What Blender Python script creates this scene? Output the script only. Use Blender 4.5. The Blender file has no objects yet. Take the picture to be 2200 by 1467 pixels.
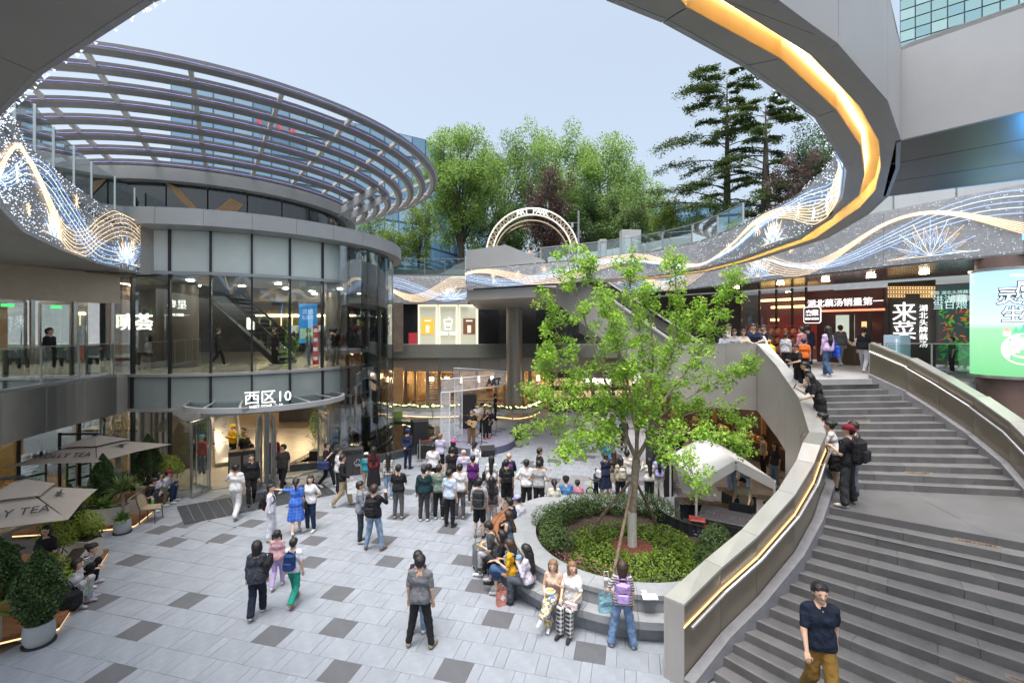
import bpy, math, random
import numpy as np
from mathutils import Vector, Matrix
R = math.radians
PI = math.pi
rnd = random.Random(7)
nrg = np.random.default_rng(11)
S = bpy.context.scene
COL = S.collection
# ------------------------------------------------------------------ camera
EYE = 6.1
cam_d = bpy.data.cameras.new('camera')
cam = bpy.data.objects.new('camera', cam_d)
COL.objects.link(cam)
cam.location = (0, 0, EYE)
cam.rotation_euler = (R(90), 0, 0)
cam_d.sensor_width = 36
cam_d.lens = 16.364
cam_d.shift_y = -0.0126
cam_d.clip_start = 0.05
cam_d.clip_end = 3000
S.camera = cam
# ------------------------------------------------------------------ sky, sun, exposure
SUN_EL, SUN_AZ = R(75), R(200)      # azimuth clockwise from +Y
w = bpy.data.worlds.new('World'); S.world = w; w.use_nodes = True
nt = w.node_tree; nt.nodes.clear()
wo = nt.nodes.new('ShaderNodeOutputWorld'); bg = nt.nodes.new('ShaderNodeBackground')
sky = nt.nodes.new('ShaderNodeTexSky'); sky.sky_type = 'NISHITA'; sky.sun_disc = False
sky.sun_elevation = SUN_EL; sky.sun_rotation = SUN_AZ
sky.air_density = 1.0; sky.dust_density = 7.0; sky.ozone_density = 2.4; sky.altitude = 50
hz = nt.nodes.new('ShaderNodeHueSaturation'); hz.inputs['Hue'].default_value = .484; hz.inputs['Saturation'].default_value = .62; hz.inputs['Value'].default_value = .98
nt.links.new(sky.outputs[0], hz.inputs['Color']); nt.links.new(hz.outputs[0], bg.inputs[0]); bg.inputs[1].default_value = 0.15
nt.links.new(bg.outputs[0], wo.inputs[0])
sl = bpy.data.lights.new('sun', 'SUN'); sun = bpy.data.objects.new('sun', sl); COL.objects.link(sun)
sl.energy = 1.4; sl.angle = R(28); sl.color = (1.0, .98, .95)
sun.location = (-30, -20, 50)
sd = Vector((math.sin(SUN_AZ) * math.cos(SUN_EL), math.cos(SUN_AZ) * math.cos(SUN_EL), math.sin(SUN_EL)))
sun.rotation_euler = sd.to_track_quat('Z', 'Y').to_euler()
S.view_settings.view_transform = 'Standard'; S.view_settings.look = 'None'
S.view_settings.exposure = 1.1; S.view_settings.gamma = 1.0
S.view_settings.use_curve_mapping = False
S.cycles.max_bounces = 7; S.cycles.diffuse_bounces = 3; S.cycles.glossy_bounces = 3
S.cycles.transparent_max_bounces = 14; S.cycles.transmission_bounces = 4
S.cycles.sample_clamp_indirect = 4.0; S.cycles.caustics_reflective = False; S.cycles.caustics_refractive = False
# ------------------------------------------------------------------ helpers: places
def G(x, y, z=0.0):
 """where the sight line of a spot in the photograph meets the level z"""
 Y = 1000 * (EYE - z) / (y - 705.0)
 return Vector(((x - 1100) / 1000 * Y, Y, z))
def at(x, y, Y):
 return Vector(((x - 1100) / 1000 * Y, Y, EYE + (705 - y) / 1000 * Y))
# ------------------------------------------------------------------ helpers: objects
BASE = {}
def tag(o, label=None, cat=None, group=None, kind=None):
 if label: o['label'] = label
 if cat: o['category'] = cat
 if group: o['group'] = group
 if kind: o['kind'] = kind
 return o
def thing(name, label, cat, loc=(0, 0, 0), group=None):
 o = bpy.data.objects.new(name, None); COL.objects.link(o)
 o.empty_display_size = .3
 o.location = loc; BASE[o] = Vector(loc)
 return tag(o, label, cat, group)
def mobj(name, me, parent=None, mats=None, smooth=False):
 o = bpy.data.objects.new(name, me); COL.objects.link(o)
 if mats is not None:
  for m in (mats if isinstance(mats, (list, tuple)) else [mats]):
   me.materials.append(m)
 if smooth:
  me.polygons.foreach_set('use_smooth', [True] * len(me.polygons))
 BASE[o] = Vector((0, 0, 0))
 if parent is not None:
  o.parent = parent; BASE[o] = BASE[parent].copy()
 return o
def shift_mesh(me, d):
 if d.length > 0: me.transform(Matrix.Translation(-d))
def np_mesh(name, V, F):
 """fast mesh: V (n,3), F (m,k)"""
 V = np.asarray(V, dtype=np.float32); F = np.asarray(F, dtype=np.int32)
 me = bpy.data.meshes.new(name)
 me.vertices.add(len(V)); me.vertices.foreach_set('co', V.ravel())
 m, k = F.shape
 me.loops.add(m * k); me.loops.foreach_set('vertex_index', F.ravel())
 me.polygons.add(m)
 me.polygons.foreach_set('loop_start', np.arange(0, m * k, k, dtype=np.int32))
 try: me.polygons.foreach_set('loop_total', np.full(m, k, dtype=np.int32))
 except Exception: pass
 me.update(calc_edges=True)
 return me
def np_obj(name, V, F, mats, parent=None, smooth=False):
 V = np.asarray(V, dtype=np.float32)
 if parent is not None: V = V - np.array(BASE[parent], dtype=np.float32)
 return mobj(name, np_mesh(name, V, F), parent, mats, smooth)
class MB:
 """collects shapes into one mesh, world coordinates"""
 def __init__(s): s.v = []; s.f = []; s.mi = []; s.cm = 0
 def add(s, vs, fs):
  n = len(s.v); s.v += [tuple(v) for v in vs]
  s.f += [tuple(i + n for i in f) for f in fs]; s.mi += [s.cm] * len(fs); return s
 def box(s, c, size, rz=0, bev=0.0, M=None):
  hx, hy, hz = size[0] / 2, size[1] / 2, size[2] / 2
  if bev <= 0:
   vs = [(x, y, z) for z in (-hz, hz) for x, y in ((-hx, -hy), (hx, -hy), (hx, hy), (-hx, hy))]
   fs = [(3, 2, 1, 0), (4, 5, 6, 7), (0, 1, 5, 4), (1, 2, 6, 5), (2, 3, 7, 6), (3, 0, 4, 7)]
  else:
   b = min(bev, hx * .9, hy * .9, hz * .9)
   vs = []
   for z, i in ((-hz, b), (-hz + b, 0), (hz - b, 0), (hz, b)):
    X, Y = hx - i, hy - i; c2 = b if i == 0 else b * .6
    vs += [(-X + c2, -Y, z), (X - c2, -Y, z), (X, -Y + c2, z), (X, Y - c2, z), (X - c2, Y, z), (-X + c2, Y, z), (-X, Y - c2, z), (-X, -Y + c2, z)]
   fs = [tuple(range(7, -1, -1)), tuple(range(24, 32))]
   for k in range(3):
    for j in range(8):
     a, d = k * 8 + j, k * 8 + (j + 1) % 8
     fs.append((a, d, d + 8, a + 8))
  if M is None: M = Matrix.Translation(Vector(c)) @ Matrix.Rotation(rz, 4, 'Z')
  else: M = M @ Matrix.Translation(Vector(c)) @ Matrix.Rotation(rz, 4, 'Z')
  return s.add([M @ Vector(v) for v in vs], fs)
 def bar(s, a, b, wx, wz, up=(0, 0, 1)):
  a, b = Vector(a), Vector(b); d = (b - a); L = d.length
  if L < 1e-6: return s
  d /= L; u = Vector(up); x = d.cross(u)
  if x.length < 1e-4: x = d.cross(Vector((1, 0, 0)))
  x.normalize(); u = x.cross(d)
  vs = []
  for p in (a, b):
   for sx, sz in ((-1, -1), (1, -1), (1, 1), (-1, 1)):
    vs.append(p + x * (sx * wx / 2) + u * (sz * wz / 2))
  return s.add(vs, [(3, 2, 1, 0), (4, 5, 6, 7), (0, 1, 5, 4), (1, 2, 6, 5), (2, 3, 7, 6), (3, 0, 4, 7)])
 def tube(s, pts, r, n=8, cap=True, closed=False):
  pts = [Vector(p) for p in pts]; m = len(pts)
  rr = r if isinstance(r, (list, tuple)) else [r] * m
  vs = []; prev = None
  for i, p in enumerate(pts):
   if closed: t = pts[(i + 1) % m] - pts[i - 1]
   else: t = pts[min(i + 1, m - 1)] - pts[max(i - 1, 0)]
   if t.length < 1e-9: t = Vector((0, 0, 1))
   t.normalize()
   if prev is None:
    u = t.cross(Vector((0, 0, 1)))
    if u.length < .05: u = t.cross(Vector((1, 0, 0)))
   else:
    u = prev - t * prev.dot(t)
    if u.length < 1e-5: u = t.cross(Vector((1, 0, 0)))
   u.normalize(); prev = u; v = t.cross(u)
   for j in range(n):
    a = 2 * PI * j / n
    vs.append(p + (u * math.cos(a) + v * math.sin(a)) * rr[i])
  fs = []
  for i in range(m if closed else m - 1):
   for j in range(n):
    a = i * n + j; b = i * n + (j + 1) % n
    c = ((i + 1) % m) * n + (j + 1) % n; d = ((i + 1) % m) * n + j
    fs.append((a, b, c, d))
  if cap and not closed:
   fs.append(tuple(range(n - 1, -1, -1))); fs.append(tuple((m - 1) * n + j for j in range(n)))
  return s.add(vs, fs)
 def lathe(s, prof, c=(0, 0, 0), n=24, sx=1, sy=1):
  c = Vector(c); vs = []
  for r, z in prof:
   for j in range(n):
    a = 2 * PI * j / n
    vs.append(c + Vector((r * math.cos(a) * sx, r * math.sin(a) * sy, z)))
  fs = []
  for i in range(len(prof) - 1):
   for j in range(n):
    fs.append((i * n + j, i * n + (j + 1) % n, (i + 1) * n + (j + 1) % n, (i + 1) * n + j))
  if prof[0][0] > 1e-4: fs.append(tuple(range(n - 1, -1, -1)))
  if prof[-1][0] > 1e-4: fs.append(tuple((len(prof) - 1) * n + j for j in range(n)))
  return s.add(vs, fs)
 def prism(s, poly, z0, z1):
  """vertical prism; z0/z1 number or list per corner"""
  n = len(poly)
  if sum(poly[i][0] * poly[(i + 1) % n][1] - poly[(i + 1) % n][0] * poly[i][1] for i in range(n)) < 0:
   poly = poly[::-1]
   if isinstance(z0, (list, tuple)): z0 = z0[::-1]
   if isinstance(z1, (list, tuple)): z1 = z1[::-1]
  a = z0 if isinstance(z0, (list, tuple)) else [z0] * n
  b = z1 if isinstance(z1, (list, tuple)) else [z1] * n
  vs = [(p[0], p[1], a[i]) for i, p in enumerate(poly)] + [(p[0], p[1], b[i]) for i, p in enumerate(poly)]
  fs = [tuple(range(n - 1, -1, -1)), tuple(range(n, 2 * n))]
  for i in range(n):
   j = (i + 1) % n; fs.append((i, j, j + n, i + n))
  return s.add(vs, fs)
 def slab(s, corners, n, t):
  """flat plate from corner loop (3-D) given thickness t along normal n (towards -n)"""
  n = Vector(n).normalized(); k = len(corners)
  c = [Vector(p) for p in corners]
  vs = c + [p - n * t for p in c]
  fs = [tuple(range(k)), tuple(range(2 * k - 1, k - 1, -1))]
  for i in range(k):
   j = (i + 1) % k; fs.append((i, i + k, j + k, j))
  return s.add(vs, fs)
 def build(s, name, mats, parent=None, smooth=False):
  me = bpy.data.meshes.new(name)
  b = BASE[parent] if parent is not None else Vector((0, 0, 0))
  me.from_pydata([(v[0] - b.x, v[1] - b.y, v[2] - b.z) for v in s.v], [], s.f)
  if len(set(s.mi)) > 1: me.polygons.foreach_set('material_index', s.mi)
  o = mobj(name, me, parent, mats, False)
  me.update()
  if smooth:
   me.polygons.foreach_set('use_smooth', [True] * len(me.polygons))
   try: me.set_sharp_from_angle(angle=R(38))
   except Exception: pass
  return o
def offset_poly(pts, d):
 """offset an open plan polyline to its left (+d)"""
 out = []; n = len(pts)
 for i in range(n):
  a = Vector(pts[max(i - 1, 0)][:2]); b = Vector(pts[min(i + 1, n - 1)][:2]); t = (b - a).normalized()
  out.append((pts[i][0] - t.y * d, pts[i][1] + t.x * d))
 return out
def resample(pts, step):
 P = [Vector(p) for p in pts]; out = [P[0]]; acc = 0
 L = [0]
 for i in range(1, len(P)): L.append(L[-1] + (P[i] - P[i - 1]).length)
 n = max(1, round(L[-1] / step)); j = 1; out = []
 for k in range(n + 1):
  s = L[-1] * k / n
  while j < len(P) - 1 and L[j] < s: j += 1
  f = (s - L[j - 1]) / max(L[j] - L[j - 1], 1e-9)
  out.append(P[j - 1].lerp(P[j], f))
 return out
def smooth_path(pts, it=2):
 P = [Vector(p) for p in pts]
 for _ in range(it):
  Q = [P[0]]
  for i in range(len(P) - 1):
   Q += [P[i].lerp(P[i + 1], .25), P[i].lerp(P[i + 1], .75)]
  P = Q + [P[-1]]
 return P
# ------------------------------------------------------------------ helpers: materials
MC = {}
def mat(name, col, rough=.6, metal=0.0, var=.08, scale=5.0, bump=0.0, bscale=60.0, spec=.5, coat=0.0, stretch=None, dark=None):
 if name in MC: return MC[name]
 m = bpy.data.materials.new(name); m.use_nodes = True; t = m.node_tree
 p = t.nodes['Principled BSDF']
 p.inputs['Roughness'].default_value = rough; p.inputs['Metallic'].default_value = metal
 p.inputs['Specular IOR Level'].default_value = spec; p.inputs['Coat Weight'].default_value = coat
 p.inputs['Base Color'].default_value = (*col, 1)
 if var > 0 or bump > 0:
  tc = t.nodes.new('ShaderNodeTexCoord'); mp = t.nodes.new('ShaderNodeMapping')
  t.links.new(tc.outputs['Object'], mp.inputs[0])
  if stretch: mp.inputs['Scale'].default_value = stretch
 if var > 0:
  n = t.nodes.new('ShaderNodeTexNoise'); n.inputs['Scale'].default_value = scale; n.inputs['Detail'].default_value = 6
  n.inputs['Roughness'].default_value = .65
  t.links.new(mp.outputs[0], n.inputs['Vector'])
  r = t.nodes.new('ShaderNodeValToRGB')
  a = [max(0, c * (1 - var * 1.6)) for c in col] if dark is None else dark
  b = [min(1, c * (1 + var * 1.6)) for c in col]
  r.color_ramp.elements[0].position = .28; r.color_ramp.elements[1].position = .74
  r.color_ramp.elements[0].color = (*a, 1); r.color_ramp.elements[1].color = (*b, 1)
  t.links.new(n.outputs[0], r.inputs[0]); t.links.new(r.outputs[0], p.inputs['Base Color'])
  rm = t.nodes.new('ShaderNodeMapRange'); rm.inputs[3].default_value = max(.02, rough - .08); rm.inputs[4].default_value = min(1, rough + .1)
  t.links.new(n.outputs[0], rm.inputs[0]); t.links.new(rm.outputs[0], p.inputs['Roughness'])
 if bump > 0:
  n2 = t.nodes.new('ShaderNodeTexNoise'); n2.inputs['Scale'].default_value = bscale; n2.inputs['Detail'].default_value = 4
  t.links.new(mp.outputs[0], n2.inputs['Vector'])
  bp = t.nodes.new('ShaderNodeBump'); bp.inputs['Strength'].default_value = min(1, bump); bp.inputs['Distance'].default_value = .02 * max(1, bump)
  t.links.new(n2.outputs[0], bp.inputs['Height']); t.links.new(bp.outputs[0], p.inputs['Normal'])
 MC[name] = m
 return m
def emit(name, col, st, sample=True, base=(.5, .5, .5)):
 if name in MC: return MC[name]
 m = bpy.data.materials.new(name); m.use_nodes = True; t = m.node_tree
 p = t.nodes['Principled BSDF']
 p.inputs['Base Color'].default_value = (*base, 1)
 p.inputs['Emission Color'].default_value = (*col, 1); p.inputs['Emission Strength'].default_value = st if sample else st * .42
 if not sample: m.cycles.emission_sampling = 'NONE'
 MC[name] = m
 return m
def glass(name, tint=(.8, .86, .85), refl=.10, gain=.75, rough=.01, gcol=(.95, .98, 1)):
 """clear architectural pane: tinted see-through plus mirror that grows to grazing"""
 if name in MC: return MC[name]
 m = bpy.data.materials.new(name); m.use_nodes = True; t = m.node_tree
 t.nodes.remove(t.nodes['Principled BSDF']); o = t.nodes['Material Output']
 tr = t.nodes.new('ShaderNodeBsdfTransparent'); tr.inputs[0].default_value = (*tint, 1)
 gl = t.nodes.new('ShaderNodeBsdfGlossy'); gl.inputs[0].default_value = (*gcol, 1); gl.inputs['Roughness'].default_value = rough
 lw = t.nodes.new('ShaderNodeLayerWeight'); lw.inputs[0].default_value = .25
 mr = t.nodes.new('ShaderNodeMapRange'); mr.inputs[3].default_value = refl; mr.inputs[4].default_value = min(1, refl + gain)
 mx = t.nodes.new('ShaderNodeMixShader')
 t.links.new(lw.outputs['Fresnel'], mr.inputs[0]); t.links.new(mr.outputs[0], mx.inputs[0])
 t.links.new(tr.outputs[0], mx.inputs[1]); t.links.new(gl.outputs[0], mx.inputs[2]); t.links.new(mx.outputs[0], o.inputs[0])
 MC[name] = m
 return m
def text(body, size, mat_, parent, M, name='lettering', depth=.01, align='CENTER', bold=0.0, space=1.0):
 """lettering as mesh; M places its plane: x right, y up, z outward"""
 cu = bpy.data.curves.new('t', 'FONT'); cu.body = body; cu.size = size; cu.align_x = align; cu.align_y = 'CENTER'
 cu.extrude = depth; cu.offset = bold; cu.resolution_u = 2; cu.space_character = space
 o = bpy.data.objects.new('t', cu); COL.objects.link(o)
 dg = bpy.context.evaluated_depsgraph_get(); me = bpy.data.meshes.new_from_object(o.evaluated_get(dg))
 bpy.data.objects.remove(o); bpy.data.curves.remove(cu)
 me.materials.clear(); me.transform(M)
 if parent is not None: me.transform(Matrix.Translation(-BASE[parent]))
 me.name = name
 return mobj(name, me, parent, mat_)
def plane_M(origin, right, up):
 r = Vector(right).normalized(); u = Vector(up).normalized(); n = r.cross(u).normalized(); u = n.cross(r)
 o = Vector(origin)
 return Matrix(((r.x, u.x, n.x, o.x), (r.y, u.y, n.y, o.y), (r.z, u.z, n.z, o.z), (0, 0, 0, 1)))
ALU = mat('champagne aluminium panel', (.40, .38, .355), .42, .35, .05, 1.2)
ALU_L = mat('pale aluminium panel', (.40, .405, .405), .45, .25, .05, 1.0)
ALU_W = mat('white aluminium panel', (.37, .38, .385), .5, .1, .06, 1.0)
SOFFIT = mat('dark soffit panel', (.36, .352, .335), .45, .15, .07, .8)
STEEL = mat('brushed stainless steel', (.55, .55, .54), .28, .9, .08, 3, stretch=(1, 1, .1))
DARKM = mat('dark anodised frame', (.035, .038, .042), .4, .5, .1, 4)
BLACKP = mat('black powder coat', (.018, .018, .02), .5, 0, .15, 6)
CONC = mat('cast concrete', (.33, .345, .355), .75, 0, .1, 3, .15, 50)
JOINT = mat('dark joint', (.11, .115, .12), .9, 0, .1, 6)
WOOD = mat('brown hardwood', (.27, .115, .05), .5, 0, .25, 3, .1, 30, stretch=(1, 8, 8))
GLASS = glass('clear pane', (.86, .92, .9), .07, .6)
GLASS_T = glass('grey tower glazing', (.70, .75, .75), .15, .6)
GLASS_B = glass('balustrade glass', (.80, .88, .87), .10, .6)
SPANDREL = mat('grey green spandrel glass', (.33, .375, .36), .14, 0, .05, .6, spec=.6, coat=.3)
# ------------------------------------------------------------------ people: smooth implicit bodies
def surf_net(F, h, org):
 F = F.astype(np.float32); nx, ny, nz = F.shape
 ins = F < 0
 c = ins[:-1, :-1, :-1].astype(np.int8)
 for dx, dy, dz in ((1,0,0),(0,1,0),(0,0,1),(1,1,0),(1,0,1),(0,1,1),(1,1,1)):
  c = c + ins[dx:nx-1+dx, dy:ny-1+dy, dz:nz-1+dz]
 act = (c > 0) & (c < 8)
 I, J, K = np.nonzero(act)
 if len(I) == 0: return np.zeros((0, 3)), np.zeros((0, 4), int)
 idx = np.full(act.shape, -1, np.int32); idx[I, J, K] = np.arange(len(I))
 acc = np.zeros((len(I), 3), np.float32); cnt = np.zeros(len(I), np.float32)
 for ax in range(3):
  o1, o2 = [a for a in range(3) if a != ax]
  for b1 in (0, 1):
   for b2 in (0, 1):
    d = [0, 0, 0]; d[o1] = b1; d[o2] = b2
    e = list(d); e[ax] = 1
    va = F[I + d[0], J + d[1], K + d[2]]; vb = F[I + e[0], J + e[1], K + e[2]]
    m = (va < 0) != (vb < 0)
    t = np.where(m, va / np.where(va - vb == 0, 1, va - vb), 0)
    for a in range(3):
     acc[:, a] += np.where(m, d[a] + (t if a == ax else 0), 0)
    cnt += m
 V = (acc / np.maximum(cnt, 1)[:, None] + np.stack([I, J, K], 1)) * h + org
 Q = []
 for ax in range(3):
  sl0 = [slice(None)] * 3; sl1 = [slice(None)] * 3
  sl0[ax] = slice(0, -1); sl1[ax] = slice(1, None)
  a = ins[tuple(sl0)]; b = ins[tuple(sl1)]
  m = a != b
  o1, o2 = [(1, 2), (2, 0), (0, 1)][ax]
  e = np.nonzero(m); e = [np.asarray(x) for x in e]
  ok = (e[o1] > 0) & (e[o2] > 0) & (e[o1] < F.shape[o1] - 1) & (e[o2] < F.shape[o2] - 1)
  e = [x[ok] for x in e]; flip = a[tuple(e)]
  def cell(p, q):
   f = [e[0].copy(), e[1].copy(), e[2].copy()]; f[o1] = f[o1] - p; f[o2] = f[o2] - q
   return idx[f[0], f[1], f[2]]
  q = np.stack([cell(1, 1), cell(0, 1), cell(0, 0), cell(1, 0)], 1)
  q[~flip] = q[~flip][:, ::-1]
  Q.append(q)
 Q = np.concatenate(Q); Q = Q[(Q >= 0).all(1)]
 return V, Q
class SDF:
 """prims: (a, b, ra, rb, k)"""
 def __init__(s): s.p = []; s.cuts = []; s.sub = []
 def cap(s, a, b, ra, rb=None, k=.03):
  s.p.append((np.array(a, np.float32), np.array(b, np.float32), ra, ra if rb is None else rb, k)); return s
 def cut(s, p, n):            # keep side where (x-p).n < 0
  n = np.array(n, np.float32); s.cuts.append((np.array(p, np.float32), n / np.linalg.norm(n))); return s
 def mesh(s, h, grow=0.0):
  lo = np.min([np.minimum(a - ra, b - rb) for a, b, ra, rb, k in s.p], 0) - grow - 2.2 * h
  hi = np.max([np.maximum(a + ra, b + rb) for a, b, ra, rb, k in s.p], 0) + grow + 2.2 * h
  n = np.ceil((hi - lo) / h).astype(int) + 1
  ax = [lo[i] + h * np.arange(n[i], dtype=np.float32) for i in range(3)]
  D = np.full(n, 1.0, np.float32)
  for a, b, ra, rb, k in s.p:
   m = max(ra, rb) + k + grow + 3 * h
   l2 = np.minimum(a, b) - m; h2 = np.maximum(a, b) + m
   sl = tuple(slice(max(0, int((l2[i] - lo[i]) / h)), min(n[i], int((h2[i] - lo[i]) / h) + 2)) for i in range(3))
   X = ax[0][sl[0]][:, None, None]; Y = ax[1][sl[1]][None, :, None]; Z = ax[2][sl[2]][None, None, :]
   d = b - a; dd = float(d @ d)
   if dd < 1e-10:
    t = 0.0; q = np.sqrt((X - a[0]) ** 2 + (Y - a[1]) ** 2 + (Z - a[2]) ** 2); r = ra
   else:
    t = np.clip(((X - a[0]) * d[0] + (Y - a[1]) * d[1] + (Z - a[2]) * d[2]) / dd, 0, 1)
    q = np.sqrt((X - a[0] - t * d[0]) ** 2 + (Y - a[1] - t * d[1]) ** 2 + (Z - a[2] - t * d[2]) ** 2)
    r = ra + (rb - ra) * t
   v = q - r - grow
   w = D[sl]
   if k > 0:
    hh = np.clip(.5 + .5 * (w - v) / k, 0, 1)
    D[sl] = w * (1 - hh) + v * hh - k * hh * (1 - hh)
   else: D[sl] = np.minimum(w, v)
  if s.cuts:
   X = ax[0][:, None, None]; Y = ax[1][None, :, None]; Z = ax[2][None, None, :]
   for p, nn in s.cuts:
    D = np.maximum(D, (X - p[0]) * nn[0] + (Y - p[1]) * nn[1] + (Z - p[2]) * nn[2])
  return surf_net(D, h, lo)
ARMS = {  # upper-arm direction, forearm direction; x outward, y forward, z up (torso frame)
 'down': ((.16, -.05, -1), (.04, .22, -1)), 'phone': ((.2, .22, -1), (-.42, .8, .42)), 'film': ((.25, .62, -.6), (-.3, .55, .8)),
 'ear': ((.5, .35, -.65), (-.45, .1, .9)), 'hips': ((.5, -.3, -.85), (-.75, .35, -.5)), 'cross': ((.22, .2, -1), (-1, .52, .22)),
 'point': ((1, .25, .05), (1, .3, .12)), 'back': ((.22, -.38, -1), (-.62, -.32, -.55)), 'fwd': ((.12, .75, -.55), (-.12, 1, .1)),
 'lap': ((.2, .25, -1), (-.28, .9, -.25)), 'eat': ((.25, .2, -1), (-.55, .55, .75)), 'hold': ((.15, .05, -1), (-.05, .85, -.35)),
 'swing': ((.15, .32, -1), (.02, .55, -.85)), 'swingb': ((.15, -.4, -1), (.05, -.1, -1)), 'rest': ((.3, .5, -.6), (-.75, .8, -.12)),
 'strum': ((.35, -.1, -1), (-.75, .62, .05)), 'fret': ((.5, .25, -.85), (.25, .75, .5)), 'mix': ((.15, .55, -.8), (.0, 1, -.25)),
 'reach': ((.3, .9, -.25), (.2, 1, .02)), 'chin': ((.35, .45, -.8), (-.5, .25, .95)),
}
def nrm(v):
 v = np.array(v, np.float64); return v / np.linalg.norm(v)
def rot(ax, deg):
 return np.array(Matrix.Rotation(R(deg), 3, ax))
def clothmat(col, pat=None):
 """col rgb; pat None | stripe | plaid | check | floral | denim | speck"""
 key = 'cloth %s %.2f %.2f %.2f' % (pat, *col[:3])
 if key in MC: return MC[key]
 if pat in (None, 'denim'):
  return mat(key, col, .85, 0, .06 if pat is None else .25, 5 if pat is None else 9, 2.2, 10, spec=.25)
 m = bpy.data.materials.new(key); m.use_nodes = True; t = m.node_tree; p = t.nodes['Principled BSDF']
 p.inputs['Roughness'].default_value = .85; p.inputs['Specular IOR Level'].default_value = .25
 tc = t.nodes.new('ShaderNodeTexCoord'); sp = t.nodes.new('ShaderNodeSeparateXYZ'); t.links.new(tc.outputs['Object'], sp.inputs[0])
 def wave(sock, f, lim):
  a = t.nodes.new('ShaderNodeMath'); a.operation = 'MULTIPLY'; a.inputs[1].default_value = f; t.links.new(sock, a.inputs[0])
  b = t.nodes.new('ShaderNodeMath'); b.operation = 'FRACT'; t.links.new(a.outputs[0], b.inputs[0])
  c = t.nodes.new('ShaderNodeMath'); c.operation = 'GREATER_THAN'; c.inputs[1].default_value = lim; t.links.new(b.outputs[0], c.inputs[0])
  return c.outputs[0]
 def comb(a, b, op):
  c = t.nodes.new('ShaderNodeMath'); c.operation = op; t.links.new(a, c.inputs[0]); t.links.new(b, c.inputs[1]); return c.outputs[0]
 c1, c2 = col[:3], col[3:6]
 if pat == 'stripe': f = wave(sp.outputs[2], 22, .5)
 elif pat == 'plaid': f = comb(comb(wave(sp.outputs[2], 11, .6), wave(sp.outputs[0], 11, .6), 'ADD'), wave(sp.outputs[1], 11, .6), 'ADD')
 elif pat == 'check': f = comb(wave(sp.outputs[2], 12, .5), wave(comb(sp.outputs[0], sp.outputs[1], 'ADD'), 12, .5), 'ADD')
 else:
  n = t.nodes.new('ShaderNodeTexVoronoi'); n.inputs['Scale'].default_value = 26 if pat == 'floral' else 60
  t.links.new(tc.outputs['Object'], n.inputs['Vector'])
  if pat == 'floral':
   hs = t.nodes.new('ShaderNodeValToRGB'); hs.color_ramp.interpolation = 'CONSTANT'
   e = hs.color_ramp.elements; e[0].color = (.10, .19, .36, 1); e[1].position = .3; e[1].color = (.62, .52, .3, 1)
   for q, cc in ((.5, (.75, .38, .06, 1)), (.68, (.7, .68, .6, 1)), (.85, (.25, .22, .1, 1))):
    z = e.new(q); z.color = cc
   sx = t.nodes.new('ShaderNodeSeparateColor'); t.links.new(n.outputs['Color'], sx.inputs[0]); t.links.new(sx.outputs[0], hs.inputs[0])
   t.links.new(hs.outputs[0], p.inputs['Base Color']); MC[key] = m; return m
  c = t.nodes.new('ShaderNodeMath'); c.operation = 'LESS_THAN'; c.inputs[1].default_value = .28; t.links.new(n.outputs[0], c.inputs[0]); f = c.outputs[0]
 d = t.nodes.new('ShaderNodeMath'); d.operation = 'MULTIPLY'; d.inputs[1].default_value = .5 if pat in ('plaid', 'check') else 1.0; d.use_clamp = True
 t.links.new(f, d.inputs[0])
 mx = t.nodes.new('ShaderNodeMix'); mx.data_type = 'RGBA'; mx.inputs[6].default_value = (*c1, 1); mx.inputs[7].default_value = (*c2, 1)
 t.links.new(d.outputs[0], mx.inputs[0]); t.links.new(mx.outputs[2], p.inputs['Base Color'])
 MC[key] = m
 return m
SKINS = [mat('skin light', (.60, .385, .275), .55, 0, .05, 8, spec=.35), mat('skin tan', (.48, .285, .19), .55, 0, .05, 8, spec=.35)]
HAIRS = {'k': mat('black hair', (.012, .010, .010), .45, 0, .3, 30, .4, 80), 'b': mat('dark brown hair', (.04, .022, .014), .45, 0, .3, 30, .4, 80),
   'l': mat('light brown hair', (.22, .13, .07), .5, 0, .3, 30, .4, 80), 'g': mat('grey hair', (.16, .15, .15), .6, 0, .3, 30, .4, 80)}
EYEM = mat('dark eye', (.02, .015, .012), .3, 0, 0); LIPM = mat('lip', (.42, .16, .13), .5, 0, 0)
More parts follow.
